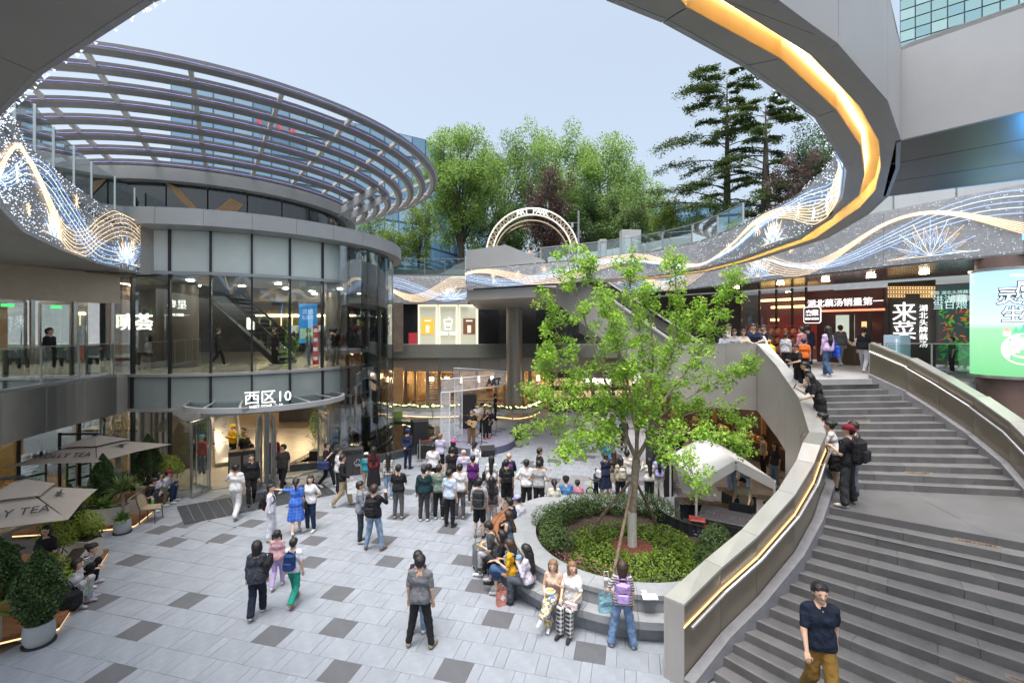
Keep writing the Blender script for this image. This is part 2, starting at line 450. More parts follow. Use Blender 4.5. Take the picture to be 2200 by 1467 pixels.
def person(loc, yaw, label, top=(.5, .5, .5), bot=(.03, .03, .035), hair='short', hc='k', legs='stand', la='down', ra='down', h=1.7,
   sleeve='short', lower='trousers', shoe=(.6, .6, .6), lean=0, turn=0, tilt=0, hem=.86, fem=False, hat=None, res=.022, seat=.45,
   tpat=None, bpat=None, skin=0, group=None, wide=False, twist=0, stout=0.0, knee=None, neck_z=0):
 s = h / 1.70
 T = lambda *a: np.array(a, np.float64)
 sw = .155 if fem else .178
 hipz = .90
 sit = legs in ('sit', 'sitx', 'squat')
 if sit: hipz = (seat / s) + .10
 hip = T(0, 0, hipz)
 B = rot('Z', twist) @ rot('X', -lean)        # lean > 0 bends forward (+y)
 def tor(x, y, z):                            # torso point given in upright coordinates relative to hip height .90
  return hip + B @ T(x, y, z - .90)
 J = {}
 for sd, nm in ((-1, 'l'), (1, 'r')):
  J['sh' + nm] = tor(sd * sw, -.005, 1.36)
  arm = la if nm == 'l' else ra
  u, f = ARMS[arm]
  u = nrm((u[0] * sd, u[1], u[2])); f = nrm((f[0] * sd, f[1], f[2]))
  Bq = B if arm not in ('down', 'swing', 'swingb') else rot('Z', twist) @ rot('X', -lean * .5)
  e = J['sh' + nm] + Bq @ u * .27; wv = e + Bq @ f * .235
  J['el' + nm] = e; J['wr' + nm] = wv; J['hd' + nm] = wv + Bq @ f * .085; J['fd' + nm] = Bq @ f
  J['hp' + nm] = hip + T(sd * .085, 0, -.02)
  if legs == 'stand': k = T(sd * .10, .015, .48); a = T(sd * .115, -.02, .085); td = T(sd * .25, 1, 0)
  elif legs == 'wide': k = T(sd * .15, .02, .48); a = T(sd * .22, -.02, .085); td = T(sd * .35, 1, 0)
  elif legs == 'relax': k = T(sd * .10 + .01, .02 if sd > 0 else .07, .48); a = T(sd * .13, .04 if sd < 0 else -.04, .085); td = T(sd * .4, 1, 0)
  elif legs == 'walk':
   if sd < 0: k = T(-.085, .17, .49); a = T(-.08, .25, .09); td = T(0, 1, .12)
   else: k = T(.085, -.02, .48); a = T(.08, -.30, .15); td = T(0, 1, -.55)
  elif legs == 'walk2':
   if sd > 0: k = T(.085, .14, .49); a = T(.08, .18, .09); td = T(0, 1, .05)
   else: k = T(-.085, .0, .48); a = T(-.08, -.22, .13); td = T(0, 1, -.5)
  elif legs == 'sit': k = T(sd * .10, .40, hipz + .0); a = T(sd * .10, .40, .085); td = T(sd * .15, 1, 0)
  elif legs == 'squat': k = T(sd * .13, .34, hipz + .26); a = T(sd * .12, .27, .085); td = T(sd * .2, 1, 0)
  else:  # sitx: crossed
   if sd < 0: k = T(-.04, .42, hipz + .10); a = T(.17, .56, hipz - .24); td = T(.3, 1, -.25)
   else: k = T(.09, .40, hipz); a = T(.04, .36, .085); td = T(0, 1, 0)
  J['kn' + nm] = k; J['an' + nm] = a; td = nrm(td); J['toe' + nm] = a + td * .165 + T(0, 0, -.045)
  J['heel' + nm] = a + T(0, 0, -.04) - td * .03
 HR = B @ rot('Z', turn) @ rot('X', -tilt)
 HR = rot('Z', twist + turn) @ rot('X', -(lean * .45 + tilt))
 nb = tor(0, -.015, 1.40)
 hc0 = nb + (rot('X', -lean * .7) @ T(0, .02, .175)) + T(0, 0, neck_z)
 def hd(x, y, z): return hc0 + HR @ T(x, y, z)
 body = SDF()
 fz = .88 if fem else 1.0; st = 1 + stout
 shb = (tor(-sw + .045, -.005, 1.365), tor(sw - .045, -.005, 1.365), .057 * fz, .057 * fz)
 tors = [(tor(0, -.015, 1.405), tor(-sw * .72, -.01, 1.37), .046 * fz, .05 * fz), (tor(0, -.015, 1.405), tor(sw * .72, -.01, 1.37), .046 * fz, .05 * fz), shb, (tor(-.075 * fz, .0, 1.25), tor(.075 * fz, .0, 1.25), .105 * fz * st, .105 * fz * st),
   (tor(-.055 * fz, .005, 1.08), tor(.055 * fz, .005, 1.08), .096 * (.9 if fem else 1) * (1 + stout * 1.6), .096 * (.9 if fem else 1) * (1 + stout * 1.6)),
   (tor(-.07, -.01, .93), tor(.07, -.01, .93), .108, .108)]
 if fem: tors.append((tor(-.06, .065, 1.24), tor(.06, .065, 1.24), .06, .06))
 for a, b, r1, r2 in tors: body.cap(a, b, r1, r2, .07)
 body.cap(nb - HR @ T(0, .005, .05), hd(0, -.015, -.08), .055 * fz, .05 * fz, .03)
 body.cap(hd(0, -.018, .028), hd(0, .012, .022), .088, .084, .02)
 body.cap(hd(0, .025, -.03), hd(0, .042, -.075), .062, .040, .03)
 body.cap(hd(0, .088, .012), hd(0, .108, -.022), .011, .016, .012)
 for sd in (-1, 1): body.cap(hd(sd * .083, -.01, .012), hd(sd * .088, -.018, -.022), .016, .012, .01)
 for nm in 'lr':
  sd = -1 if nm == 'l' else 1
  body.cap(J['sh' + nm], J['el' + nm], .048 * fz, .038 * fz, .03).cap(J['el' + nm], J['wr' + nm], .039 * fz, .026 * fz, .015)
  f = J['fd' + nm]; side = nrm(np.cross(f, T(0, 0, 1) if abs(f[2]) < .8 else T(0, 1, 0)))
  J['side' + nm] = side
  body.cap(J['wr' + nm] + f * .035 - side * .018, J['hd' + nm] - side * .022, .021, .017, .02)
  body.cap(J['wr' + nm] + f * .035 + side * .018, J['hd' + nm] + side * .022, .021, .017, .02)
  body.cap(J['hp' + nm], J['kn' + nm], .083, .050, .04).cap(J['kn' + nm], J['an' + nm] * .55 + J['kn' + nm] * .45 + T(0, -.008 if not sit else 0, 0), .049, .047, .02)
  body.cap(J['an' + nm] * .55 + J['kn' + nm] * .45, J['an' + nm], .048, .033, .02)
  body.cap(J['heel' + nm], J['toe' + nm], .034, .026, .02)
 root = thing('person', label, 'person', loc, group)
 Mw = Matrix.Translation(Vector(loc)) @ Matrix.Rotation(R(yaw), 4, 'Z') @ Matrix.Scale(s, 4)
 Ml = np.array(Matrix.Rotation(R(yaw), 3, 'Z')) * s
 sd_ = hash(label) % 97 if False else sum(map(ord, label)) % 97
 def put(name, V, F, m, sm=True):
  if len(V) == 0: return None
  if name == 'hair': V = V + np.random.default_rng(sd_).normal(size=V.shape) * .0035
  elif name in ('shirt', 'trousers', 'shorts', 'dress', 'skirt'):
   c_ = V - np.array([0, 0, 0]); d_ = c_[:, :2] / (np.linalg.norm(c_[:, :2], axis=1, keepdims=True) + 1e-6); V = V.copy()
   V[:, :2] += d_ * (.0038 * np.sin(V[:, 2:3] * 38 + 2.5 * np.sin(V[:, :1] * 23 + sd_) + 2 * np.sin(V[:, 1:2] * 19)) + .0025 * np.sin(V[:, :1] * 60 + V[:, 2:3] * 21 + sd_))
  return mobj(name, np_mesh(name, V @ Ml.T, F), root, m, sm)
 V, F = body.mesh(res * 1.1)
 ev, ef = [], []
 for nm in 'lr':
  f = J['fd' + nm]; sdv = J['side' + nm]; up = np.cross(sdv, f); k0 = J['hd' + nm]
  specs = [(-.028, .060), (-.010, .072), (.010, .068), (.028, .052)]
  chains = []
  for off, L in specs:
   p0 = k0 + sdv * off - f * .01; p1 = p0 + f * L * .55 - up * .006; p2 = p1 + f * L * .35 - up * L * .3
   chains.append((p0, p1, p2))
  sg = -1 if nm == 'l' else 1
  inn = -sdv * sg
  t0 = J['wr' + nm] + f * .04 + inn * .02; chains.append((t0, t0 + f * .035 + inn * .03, t0 + f * .065 + inn * .036))
  for ch in chains:
   b0 = len(V) + len(ev)
   for p, r in zip(ch, (.0095, .009, .0075)):
    for q in range(4):
     a = PI / 2 * q; ev.append(p + (sdv * math.cos(a) + up * math.sin(a)) * r)
   for i in range(2):
    for q in range(4):
     ef.append((b0 + i * 4 + q, b0 + i * 4 + (q + 1) % 4, b0 + i * 4 + 4 + (q + 1) % 4, b0 + i * 4 + 4 + q))
   ef.append((b0 + 8, b0 + 9, b0 + 10, b0 + 11))
 V = np.concatenate([V, np.array(ev)]); F = np.concatenate([F, np.array(ef)])
 o = put('body', V, F, [SKINS[skin], EYEM, LIPM])
 ctr = V[F].mean(1); mi = np.zeros(len(F), np.int32)
 for sd in (-1, 1):
  mi[np.linalg.norm((ctr - hd(sd * .034, .085, .018)) / np.array([1.4, 1.6, .9]), axis=1) < .0115] = 1
 mi[np.linalg.norm((ctr - hd(0, .088, -.052)) / np.array([1.6, 1.2, .8]), axis=1) < .013] = 2
 o.data.polygons.foreach_set('material_index', mi)
 if hair != 'bald':
  hs = SDF(); hm = HAIRS[hc]
  hs.cap(hd(0, -.03, .035), hd(0, -.005, .048), .1, .097, .02)
  if hair in ('short',): hs.cap(hd(0, -.05, -.02), hd(0, -.045, -.035), .075, .06, .03)
  elif hair == 'bob':
   hs.cap(hd(0, -.05, 0), hd(0, -.06, -.11), .095, .085, .03)
   for sd in (-1, 1): hs.cap(hd(sd * .075, -.01, .02), hd(sd * .08, .0, -.1), .035, .03, .03)
  elif hair == 'long':
   hs.cap(hd(0, -.055, 0), hd(0, -.075, -.12), .09, .08, .03)
   bk = tor(0, -.115, 1.22); bk2 = tor(0, -.125, 1.08)
   hs.cap(hd(0, -.075, -.12), bk, .08, .07, .03).cap(bk, bk2, .068, .045, .03)
   for sd in (-1, 1): hs.cap(hd(sd * .076, -.015, .02), hd(sd * .082, -.01, -.13), .034, .028, .03)
  elif hair == 'pony':
   hs.cap(hd(0, -.06, .0), hd(0, -.05, -.03), .07, .06, .03)
   hs.cap(hd(0, -.13, .03), hd(0, -.16, -.06), .035, .035, .02).cap(hd(0, -.16, -.06), hd(0, -.14, -.2), .034, .018, .02)
  elif hair == 'tails':
   hs.cap(hd(0, -.06, .0), hd(0, -.05, -.03), .07, .06, .03)
   for sd in (-1, 1): hs.cap(hd(sd * .11, -.04, 0), hd(sd * .13, -.03, -.17), .034, .016, .02)
  elif hair == 'bun':
   hs.cap(hd(0, -.06, .0), hd(0, -.05, -.03), .07, .06, .03).cap(hd(0, -.135, .05), hd(0, -.14, .055), .05, .05, .02)
  lowz = {'short': -.065, 'bun': -.06, 'pony': -.4, 'tails': -.4}.get(hair)
  V, F = hs.mesh(min(res, .024))
  loc_ = (V - hc0) @ HR
  face = (loc_[:, 1] > .035) & (loc_[:, 2] < .068 - .3 * np.abs(loc_[:, 0])) & (np.abs(loc_[:, 0]) < .078)
  if hair in ('short', 'bun', 'pony', 'tails'): face |= (loc_[:, 1] > .0) & (loc_[:, 2] < .02) & (np.abs(loc_[:, 0]) > .05) & (np.abs(loc_[:, 0]) < .1) & (loc_[:, 2] > -.1)
  keep = ~face[F].any(1)
  F2 = F[keep]; used = np.unique(F2); remap = np.full(len(V), -1); remap[used] = np.arange(len(used))
  put('hair', V[used], remap[F2], hm)
 if hat is not None:
  hk, hcol = hat
  hm = clothmat(hcol); b = MB()
  prof = [(.112, .03), (.114, .06), (.106, .1), (.08, .13), (.03, .145), (0.001, .147)]
  b.lathe(prof, (0, -.01, 0), 16)
  if hk != 'beanie':
   bd = -1 if hk == 'capback' else 1
   vs = [(x, bd * (y) - .01, z) for x, y, z in ((-.085, .07, .035), (-.08, .14, .03), (-.04, .185, .026), (.04, .185, .026), (.08, .14, .03), (.085, .07, .035))]
   vs += [(x, y, z + .008) for x, y, z in vs]
   b.add(vs, [(5, 4, 3, 2, 1, 0), (6, 7, 8, 9, 10, 11)] + [(i, (i + 1) % 6, (i + 1) % 6 + 6, i + 6) for i in range(6)])
  vs = np.array(b.v); vs = vs @ HR.T + hc0
  me = bpy.data.meshes.new('hat'); me.from_pydata([tuple(p) for p in vs @ Ml.T], [], b.f); mobj('hat', me, root, hm, True)
 if top is not None:
  g = SDF(); gr = .014
  for a, b, r1, r2 in tors[2:]: g.cap(a, b, r1 + gr, r2 + gr, .06)
  for a, b, r1, r2 in tors[:2]: g.cap(b + (a - b) * .88, b, r1 + .013, r2 + .013, .04)
  hz = tor(0, -.005, hem)
  g.cap(tor(-.075, -.005, 1.0), tor(-.075, -.005, hem), .11 + stout * .12, .118 + stout * .08, .05).cap(tor(.075, -.005, 1.0), tor(.075, -.005, hem), .11 + stout * .12, .118 + stout * .08, .05)
  for nm in 'lr':
   sh, el, wr = J['sh' + nm], J['el' + nm], J['wr' + nm]
   if sleeve == 'short': g.cap(sh, sh + (el - sh) * .74, .056 * fz, .058 * fz, .03)
   elif sleeve == 'long': g.cap(sh, el, .056 * fz, .051 * fz, .03).cap(el, wr, .052 * fz, .042 * fz, .015)
  if not sit: g.cut(hz, B @ T(0, 0, -1))
  else: g.cut(tor(0, 0, max(hem, .9)), B @ T(0, 0, -1))
  V, F = g.mesh(res * 1.2)
  put('dress' if lower == 'dress' else 'shirt', V, F, clothmat(top, tpat))
 if lower in ('trousers', 'shorts'):
  g = SDF()
  g.cap(tor(-.07, -.01, .95), tor(.07, -.01, .95), .118, .118, .05) if not sit else g.cap(hip + T(-.07, 0, 0), hip + T(.07, 0, 0), .122, .122, .05)
  for nm in 'lr':
   hp, kn, an = J['hp' + nm], J['kn' + nm], J['an' + nm]
   if lower == 'shorts': g.cap(hp, hp + (kn - hp) * .93, .098, .085, .03)
   else:
    r1, r2 = (.084, .080) if wide else (.074, .060)
    g.cap(hp, kn, .096, r1, .03).cap(kn, kn + (an - kn) * .93, r1, r2, .02)
  if not sit: g.cut(tor(0, 0, 1.02), B @ T(0, 0, 1))
  V, F = g.mesh(res * 1.3); put(lower, V, F, clothmat(bot, bpat))
 elif lower in ('skirt', 'dress', 'longskirt'):
  g = SDF(); zl = {'skirt': .50, 'dress': .42, 'longskirt': .2}[lower]
  if not sit:
   for x in (-.07, .07): g.cap(T(x, 0, .98), T(x * 1.5, 0, zl), .11, .155 if lower != 'longskirt' else .17, .06)
   g.cut(T(0, 0, zl), T(0, 0, -1)).cut(tor(0, 0, 1.03), B @ T(0, 0, 1))
  else:
   for nm in 'lr':
    g.cap(hip, J['kn' + nm], .125, .09, .06).cap(J['kn' + nm], J['kn' + nm] + (J['an' + nm] - J['kn' + nm]) * (.25 if lower == 'skirt' else .8), .09, .1, .05)
  V, F = g.mesh(res * 1.2); put('skirt', V, F, clothmat(bot if lower != 'dress' else top, bpat if lower != 'dress' else tpat))
 for nm in 'lr':
  g = SDF(); g.cap(J['heel' + nm] + T(0, 0, .01), J['toe' + nm] + T(0, 0, .006), .044, .036, .02)
  if legs != 'sitx' or nm == 'r':
   if J['an' + nm][2] < .1: g.cut(T(0, 0, .004), T(0, 0, -1))
  V, F = g.mesh(.026); put('shoe', V, F, clothmat(shoe))
 root['_'] = 0; del root['_']
 J['tor'] = tor; J['B'] = B; J['Mw'] = Mw; J['hd0'] = hc0
 return root, J
def wpt(J, p): return J['Mw'] @ Vector([float(x) for x in p])
def backpack(J, label, col, big=1.0, group=None, extra=None):
 Mw = J['Mw']; B4 = Matrix([list(r) for r in J['B']]).to_4x4()
 o = J['tor'](0, -.17, 1.2); M = Mw @ Matrix.Translation(Vector([float(x) for x in o])) @ B4
 base = M @ Vector((0, 0, -.25))
 t = thing('backpack', label, 'backpack', base, group); m = clothmat(col)
 b = MB(); b.box((0, -.02 * big, -.02), (.29 * big, .17 * big, .42 * big), bev=.07, M=M); b.build('main_pocket', m, t, True)
 b = MB(); b.box((0, -.125 * big, -.10), (.23 * big, .07 * big, .2 * big), bev=.03, M=M); b.build('front_pocket', clothmat(extra) if extra else m, t, True)
 for sd in (-1, 1):
  b = MB(); b.tube([M @ Vector(p) for p in ((sd * .085, .06, .17), (sd * .1, .17, .235), (sd * .11, .29, .15), (sd * .125, .28, 0), (sd * .135, .12, -.14))], .017, 6); b.build('strap', m, t, True)
 b = MB(); b.tube([M @ Vector(p) for p in ((-.04, -.01, .18), (-.03, -.02, .225), (.03, -.02, .225), (.04, -.01, .18))], .01, 6); b.build('handle', m, t, True)
 return t
def handbag(J, side, label, col, size=(.3, .1, .28), name='tote_bag', cat='bag', z=None, text_=None, tcol=None, hang=.3, off=.02):
 """a bag hanging from the shoulder or hand of a person"""
 Mw = J['Mw']
 if z == 'hand': top = wpt(J, J['hd' + side]); c = top - Vector((0, 0, hang))
 else:
  top = wpt(J, J['sh' + side]) + Vector((0, 0, .05)); sdv = (Mw.to_3x3() @ Vector(((-1 if side == 'l' else 1), 0, 0))).normalized()
  c = wpt(J, (J['sh' + side] + J['hp' + side]) / 2) + sdv * (.13 + off); c.z = top.z - hang - size[2] / 2
 yaw = math.atan2(Mw[1][0], Mw[0][0]) + (PI / 2 if z != 'hand' else 0)
 t = thing(name, label, cat, c - Vector((0, 0, size[2] / 2)))
 m = clothmat(col); b = MB(); b.box(c, size, yaw, .03); b.build('body', m, t, True)
 M = Matrix.Translation(c) @ Matrix.Rotation(yaw, 4, 'Z')
 b = MB(); q = [M @ Vector((-size[0] * .3, 0, size[2] / 2)), top + Vector((0, 0, .01)), M @ Vector((size[0] * .3, 0, size[2] / 2))]
 b.tube(smooth_path(q, 2), .009, 5); b.build('strap', m, t, True)
 return t
def phone(J, side, label):
 p = wpt(J, J['hd' + side] + J['fd' + side] * .05); Mw = J['Mw']; yaw = math.atan2(Mw[1][0], Mw[0][0])
 M = Matrix.Translation(p) @ Matrix.Rotation(yaw, 4, 'Z') @ Matrix.Rotation(R(25), 4, 'X')
 t = thing('phone', label, 'phone', p - Vector((0, 0, .08)))
 b = MB(); b.box((0, 0, .03), (.075, .011, .15), bev=.004, M=M); b.build('case', BLACKP, t)
 b = MB(); b.box((0, -.0065, .03), (.068, .002, .14), M=M); b.build('screen', emit('phone screen', (.55, .65, .8), .8, False, (.05, .05, .06)), t)
 return t
def paper_bag(loc, label, col, size=(.26, .12, .32), yaw=0, letters=None, lcol=(.1, .2, .3), lsize=.045):
 t = thing('paper_bag', label, 'bag', loc); c = Vector(loc) + Vector((0, 0, size[2] / 2)); m = clothmat(col)
 b = MB(); sx, sy, sz = size; M = Matrix.Translation(Vector(loc)) @ Matrix.Rotation(R(yaw), 4, 'Z')
 vs = [M @ Vector(p) for p in ((-sx/2, -sy/2, .002), (sx/2, -sy/2, .002), (sx/2, sy/2, .002), (-sx/2, sy/2, .002), (-sx/2, -sy/2*.8, sz), (sx/2, -sy/2*.8, sz), (sx/2, sy/2*.8, sz), (-sx/2, sy/2*.8, sz))]
 b.add(vs, [(3, 2, 1, 0), (0, 1, 5, 4), (1, 2, 6, 5), (2, 3, 7, 6), (3, 0, 4, 7), (0, 1, 2, 3)]); b.build('body', m, t)
 for sd in (-1, 1):
  b = MB(); b.tube(smooth_path([M @ Vector((-sx * .2, sd * sy * .4, sz)), M @ Vector((-sx * .17, sd * sy * .35, sz + .11)), M @ Vector((sx * .17, sd * sy * .35, sz + .11)), M @ Vector((sx * .2, sd * sy * .4, sz))], 2), .006, 5); b.build('handle', m, t)
 if letters:
  text(letters, lsize, clothmat(lcol), t, M @ plane_M((0, -sy / 2 - .001, sz * .5), (1, 0, 0), (0, sy * .1, sz)), depth=.001)
 return t
# ground, plaza paving
UA = Vector((.9687, -.2484)); UB = Vector((.2484, .9687))
def uv2w(u, v): return (UA.x * u + UB.x * v, UA.y * u + UB.y * v)
b = MB(); b.box((0, 18, -.35), (60, 60, .5)); plaza = tag(b.build('plaza', JOINT), kind='structure', label='pale grey stone paved plaza with scattered dark tiles')
PAVE = [mat('pale granite paver %d' % i, c, .58, 0, .10, 3.0, .15, 150) for i, c in enumerate(((.248, .274, .308), (.242, .267, .30), (.255, .281, .315), (.236, .26, .292)))]
PAVE_D = mat('dark granite paver', (.10, .104, .114), .6, 0, .1, 3, .12, 180)
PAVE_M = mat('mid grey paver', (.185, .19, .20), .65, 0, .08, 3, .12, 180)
DARK = {17: (-2, 3, -10), 15: (-1, -6), 13: (0, -6), 19: (2, -4, -10), 11: (-5,), 14: (-5, 0, -11), 16: (3,), 18: (-2,), 20: (-4, -14, -11), 22: (-11, -5)}
POOL_C, POOL_R = Vector((-5.2, 26.2)), 4.2
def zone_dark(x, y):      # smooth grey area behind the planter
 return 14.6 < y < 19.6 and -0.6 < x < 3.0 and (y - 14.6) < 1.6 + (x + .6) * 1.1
tiles = []
rr = random.Random(5)
for k in range(10, 66):
 v0 = .54 * k - .04; odd = k % 2
 nd = None
 for i in range(-34, 26):
  u0 = (-5.02 if odd else -3.06) + i * .77 - .285
  uc, vc = u0 + .285, v0 + .27
  x, y = uv2w(uc, vc)
  if y < 6.6 or y > 35.5 or abs(x) > .3 + 1.16 * y or x > 11.5 or x < -17: continue
  if (Vector((x, y)) - Vector((-13.6, 24.1))).length < 6.2: continue
  if x < -9.4 and y < 17 and x < -9.4 - max(0, (y - 9.4)) * .55 - .6: continue
  if (Vector((x, y)) - Vector((3.0, 12.1))).length < 2.2: continue
  if k in DARK or k < 21: dk = i in DARK.get(k, ())
  else:
   dk = False
   if nd is None: nd = i + rr.randint(0, 5)
   if i >= nd:
    dk = i == nd
    if dk: nd = i + rr.randint(4, 7)
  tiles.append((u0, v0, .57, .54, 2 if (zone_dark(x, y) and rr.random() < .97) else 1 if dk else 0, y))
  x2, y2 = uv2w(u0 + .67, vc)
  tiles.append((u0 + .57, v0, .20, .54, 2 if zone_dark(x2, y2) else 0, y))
tiles.sort(key=lambda t: t[5])
PT = {}
def paver_mesh(w, h):
 if (w, h) not in PT:
  m = MB(); m.box((w / 2, h / 2, -.02), (w - .005, h - .005, .04), bev=.002)
  me = bpy.data.meshes.new('paver'); me.from_pydata(m.v, [], m.f); PT[(w, h)] = me
 return PT[(w, h)]
ang = math.atan2(UA.y, UA.x)
PTM = {}
rest = {}
for n, (u0, v0, w_, h_, kd, y) in enumerate(tiles):
 x, yy = uv2w(u0, v0); dz = rr.uniform(-.0015, .0015)
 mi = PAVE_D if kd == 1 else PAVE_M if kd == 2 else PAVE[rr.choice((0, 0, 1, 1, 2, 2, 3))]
 if n < 300:
  key = (w_, mi.name)
  if key not in PTM:
   me = paver_mesh(w_, h_).copy(); me.materials.append(mi); PTM[key] = me
  o = bpy.data.objects.new('paver', PTM[key]); COL.objects.link(o); o.parent = plaza
  o.location = (x, yy, dz); o.rotation_euler = (0, 0, ang)
 else:
  rest.setdefault(mi, MB()).box((x + UA.x * w_ / 2 + UB.x * h_ / 2, yy + UA.y * w_ / 2 + UB.y * h_ / 2, -.02 + dz), (w_ - .007, h_ - .007, .04), ang)
allm = MB(); mats_ = []
for mi, m in rest.items():
 allm.cm = len(mats_); mats_.append(mi); allm.add(m.v, m.f)
tag(allm.build('far_pavers', mats_, plaza), kind='stuff')
b = MB(); b.box((0, 560, 4.4), (1800, 1050, 1.0)); tag(b.build('ground', mat('far street ground', (.16, .17, .15), .9, 0, .2, .2)), kind='structure', label='street ground running to the horizon')
b = MB(); b.prism([(-40, 40.2), (60, 40.2), (80, 120), (-60, 120)], 4.0, 9.9)
tag(b.build('park_terrace', mat('park lawn', (.07, .11, .035), .9, 0, .3, 1.5, .3, 8)), kind='structure', label='raised park terrace behind the plaza')
pool = thing('reflecting_pool', 'dark shallow reflecting pool beside the glass drum', 'pool', (POOL_C.x, POOL_C.y, 0))
pl = []
for px, py in ((612, 1000), (700, 992), (790, 985), (850, 972), (905, 958), (946, 935), (944, 915), (900, 905), (840, 902), (790, 905)):
 q = G(px, py, .3); pl.append((q.x, q.y))
pl = [tuple(p[:2]) for p in resample([Vector((*p, 0)) for p in pl + [pl[0]]], .35)][:-1]
def shrink(poly, d):
 n = len(poly); out = []
 ar = sum(poly[i][0] * poly[(i + 1) % n][1] - poly[(i + 1) % n][0] * poly[i][1] for i in range(n))
 sg = 1 if ar > 0 else -1
 for i in range(n):
  a, c = Vector(poly[i - 1]), Vector(poly[(i + 1) % n]); t = (c - a).normalized()
  out.append((poly[i][0] - t.y * d * sg, poly[i][1] + t.x * d * sg))
 return out
pin = shrink(pl, .32)
m = MB(); n = len(pl)
for i in range(n):
 j = (i + 1) % n
 m.prism([pl[i], pl[j], pin[j], pin[i]], .002, .32)
m.build('rim', mat('dark polished granite', (.06, .065, .075), .2, 0, .2, 6), pool)
m = MB(); m.prism(pin, .003, .16); m.build('basin', mat('wet pebble bed', (.05, .042, .032), .5, 0, .6, 14, .6, 30), pool)
m = MB(); m.add([(p[0], p[1], .24) for p in (pin if sum(pin[i][0]*pin[(i+1)%n][1]-pin[(i+1)%n][0]*pin[i][1] for i in range(n)) > 0 else pin[::-1])], [tuple(range(n))])
m.build('water', glass('pool water', (.55, .5, .42), .10, .8, .03), pool)
# L3 ring edge (plan of the upper walkway)
ZB, ZT = 8.1, 9.1
RING_L = [(-13.55, 16.9), (-12.7, 14.2), (-11.5, 11.85), (-10.1, 9.6), (-8.6, 7.84), (-6.8, 5.95), (-5.0, 4.5), (-3.72, 3.68), (-2.2, 2.86), (-1.0, 2.4), (0.0, 2.55)]
RING_R = [(0.0, 2.55), (.57, 2.84), (.985, 3.05), (1.76, 3.56), (2.88, 4.43), (4.27, 5.93), (5.17, 7.27), (5.8, 8.5), (6.4, 10.5), (6.6, 13.6), (6.4, 16.0), (5.3, 18.2), (3.5, 19.8), (1.05, 21.3), (-2.35, 23.6)]
RING_O = [(.5, 1.9), (1.0, 2.2), (1.63, 2.84), (2.3, 3.28), (3.29, 4.08), (4.13, 4.94), (4.83, 5.8), (5.7, 7.04), (6.29, 8.23), (7.0, 10.3), (7.2, 13.7), (7.0, 16.3), (5.8, 18.7), (3.9, 20.4), (1.4, 21.9), (-2.0, 24.2)]
GOLD_I = [(.62, 2.35), (.96, 2.78), (1.09, 2.91), (1.99, 3.46), (2.97, 4.27), (3.84, 5.13), (4.6, 6.08), (5.24, 7.04), (5.69, 8.2), (6.5, 10.45), (6.78, 13.62), (6.6, 16.1), (5.4, 18.35), (3.62, 20.0)]
GOLD_O = [(.75, 2.2), (1.12, 2.62), (1.29, 2.84), (2.19, 3.41), (3.14, 4.2), (3.93, 4.98), (4.6, 5.8), (5.28, 6.76), (5.77, 7.72), (6.74, 10.35), (6.98, 13.65), (6.8, 16.2), (5.6, 18.55), (3.76, 20.2)]
MESHP = mat('grey fascia mesh panel', (.42, .425, .435), .55, .3, .1, 8, .3, 90)
ring = thing('ring_walkway', 'curving high ring walkway with gold lit groove in its soffit', 'walkway', (6.0, 10.5, 8.1))
def ribbon(name, A, Bp, z0, z1, m, parent, t=.05, nrm_in=True, gap=.006):
 """one panel per segment between plan polylines (vertical face)"""
 for i in range(len(A) - 1):
  a, c = Vector((*A[i], 0)), Vector((*A[i + 1], 0)); d = (c - a).normalized(); n = Vector((-d.y, d.x, 0)) * (1 if nrm_in else -1)
  a2, c2 = a + d * gap, c - d * gap
  q = MB(); q.slab([a2 + Vector((0, 0, z0)), c2 + Vector((0, 0, z0)), c2 + Vector((0, 0, z1)), a2 + Vector((0, 0, z1))], n, t); q.build(name, m, parent)
def soffit(name, A, C, z, m, parent, t=.05, gap=.006):
 n = min(len(A), len(C))
 for i in range(n - 1):
  p = [Vector((*q, z)) for q in (A[i], A[i + 1], C[i + 1], C[i])]
  d = (p[1] - p[0]).normalized() * gap
  q = MB(); q.prism([(p[0] + d)[:2], (p[1] - d)[:2], (p[2] - d)[:2], (p[3] + d)[:2]], z, z + t); q.build(name, m, parent)
RR = RING_R
def para(P, n):
 return [tuple(v[:2]) for v in resample([Vector((*p, 0)) for p in P], 1e-9 if n is None else sum((Vector(P[i+1]) - Vector(P[i])).length for i in range(len(P)-1)) / n)]
ribbon('fascia_panel', RR, None, ZB, ZT, MESHP, ring, .04, True)
ribbon('outer_fascia_panel', RING_O, None, ZB, ZT, ALU_W, ring, .04, False)
soffit('soffit_panel', RING_R[1:], GOLD_I[1:], ZB + .003, SOFFIT, ring)
soffit('soffit_panel', GOLD_O[1:], RING_O[2:], ZB + .003, SOFFIT, ring)
m = MB()
for i in range(1, len(GOLD_I) - 1):
 m.prism([GOLD_I[i], GOLD_I[i + 1], GOLD_O[i + 1], GOLD_O[i]], ZB + .20, ZB + .22)
m.build('light_groove', mat('pale gold groove lining', (.80, .68, .42), .5, 0, .05, 2), ring)
m = MB()
for i in range(1, len(GOLD_I) - 1):
 m.bar((*Vector(GOLD_I[i]).lerp(Vector(GOLD_O[i]), .12), ZB + .19), (*Vector(GOLD_I[i + 1]).lerp(Vector(GOLD_O[i + 1]), .12), ZB + .19), .016, .012)
m.build('groove_strip_light', emit('amber strip light', (1, .72, .36), 10.0), ring)
for P_, sg in ((GOLD_I, 1), (GOLD_O, -1)):
 m = MB()
 for i in range(1, len(P_) - 1): m.bar((*P_[i], ZB + .105), (*P_[i + 1], ZB + .105), .012, .2)
 m.build('groove_edge', mat('gold lined groove side', (.74, .58, .32), .5, .05, .05), ring)
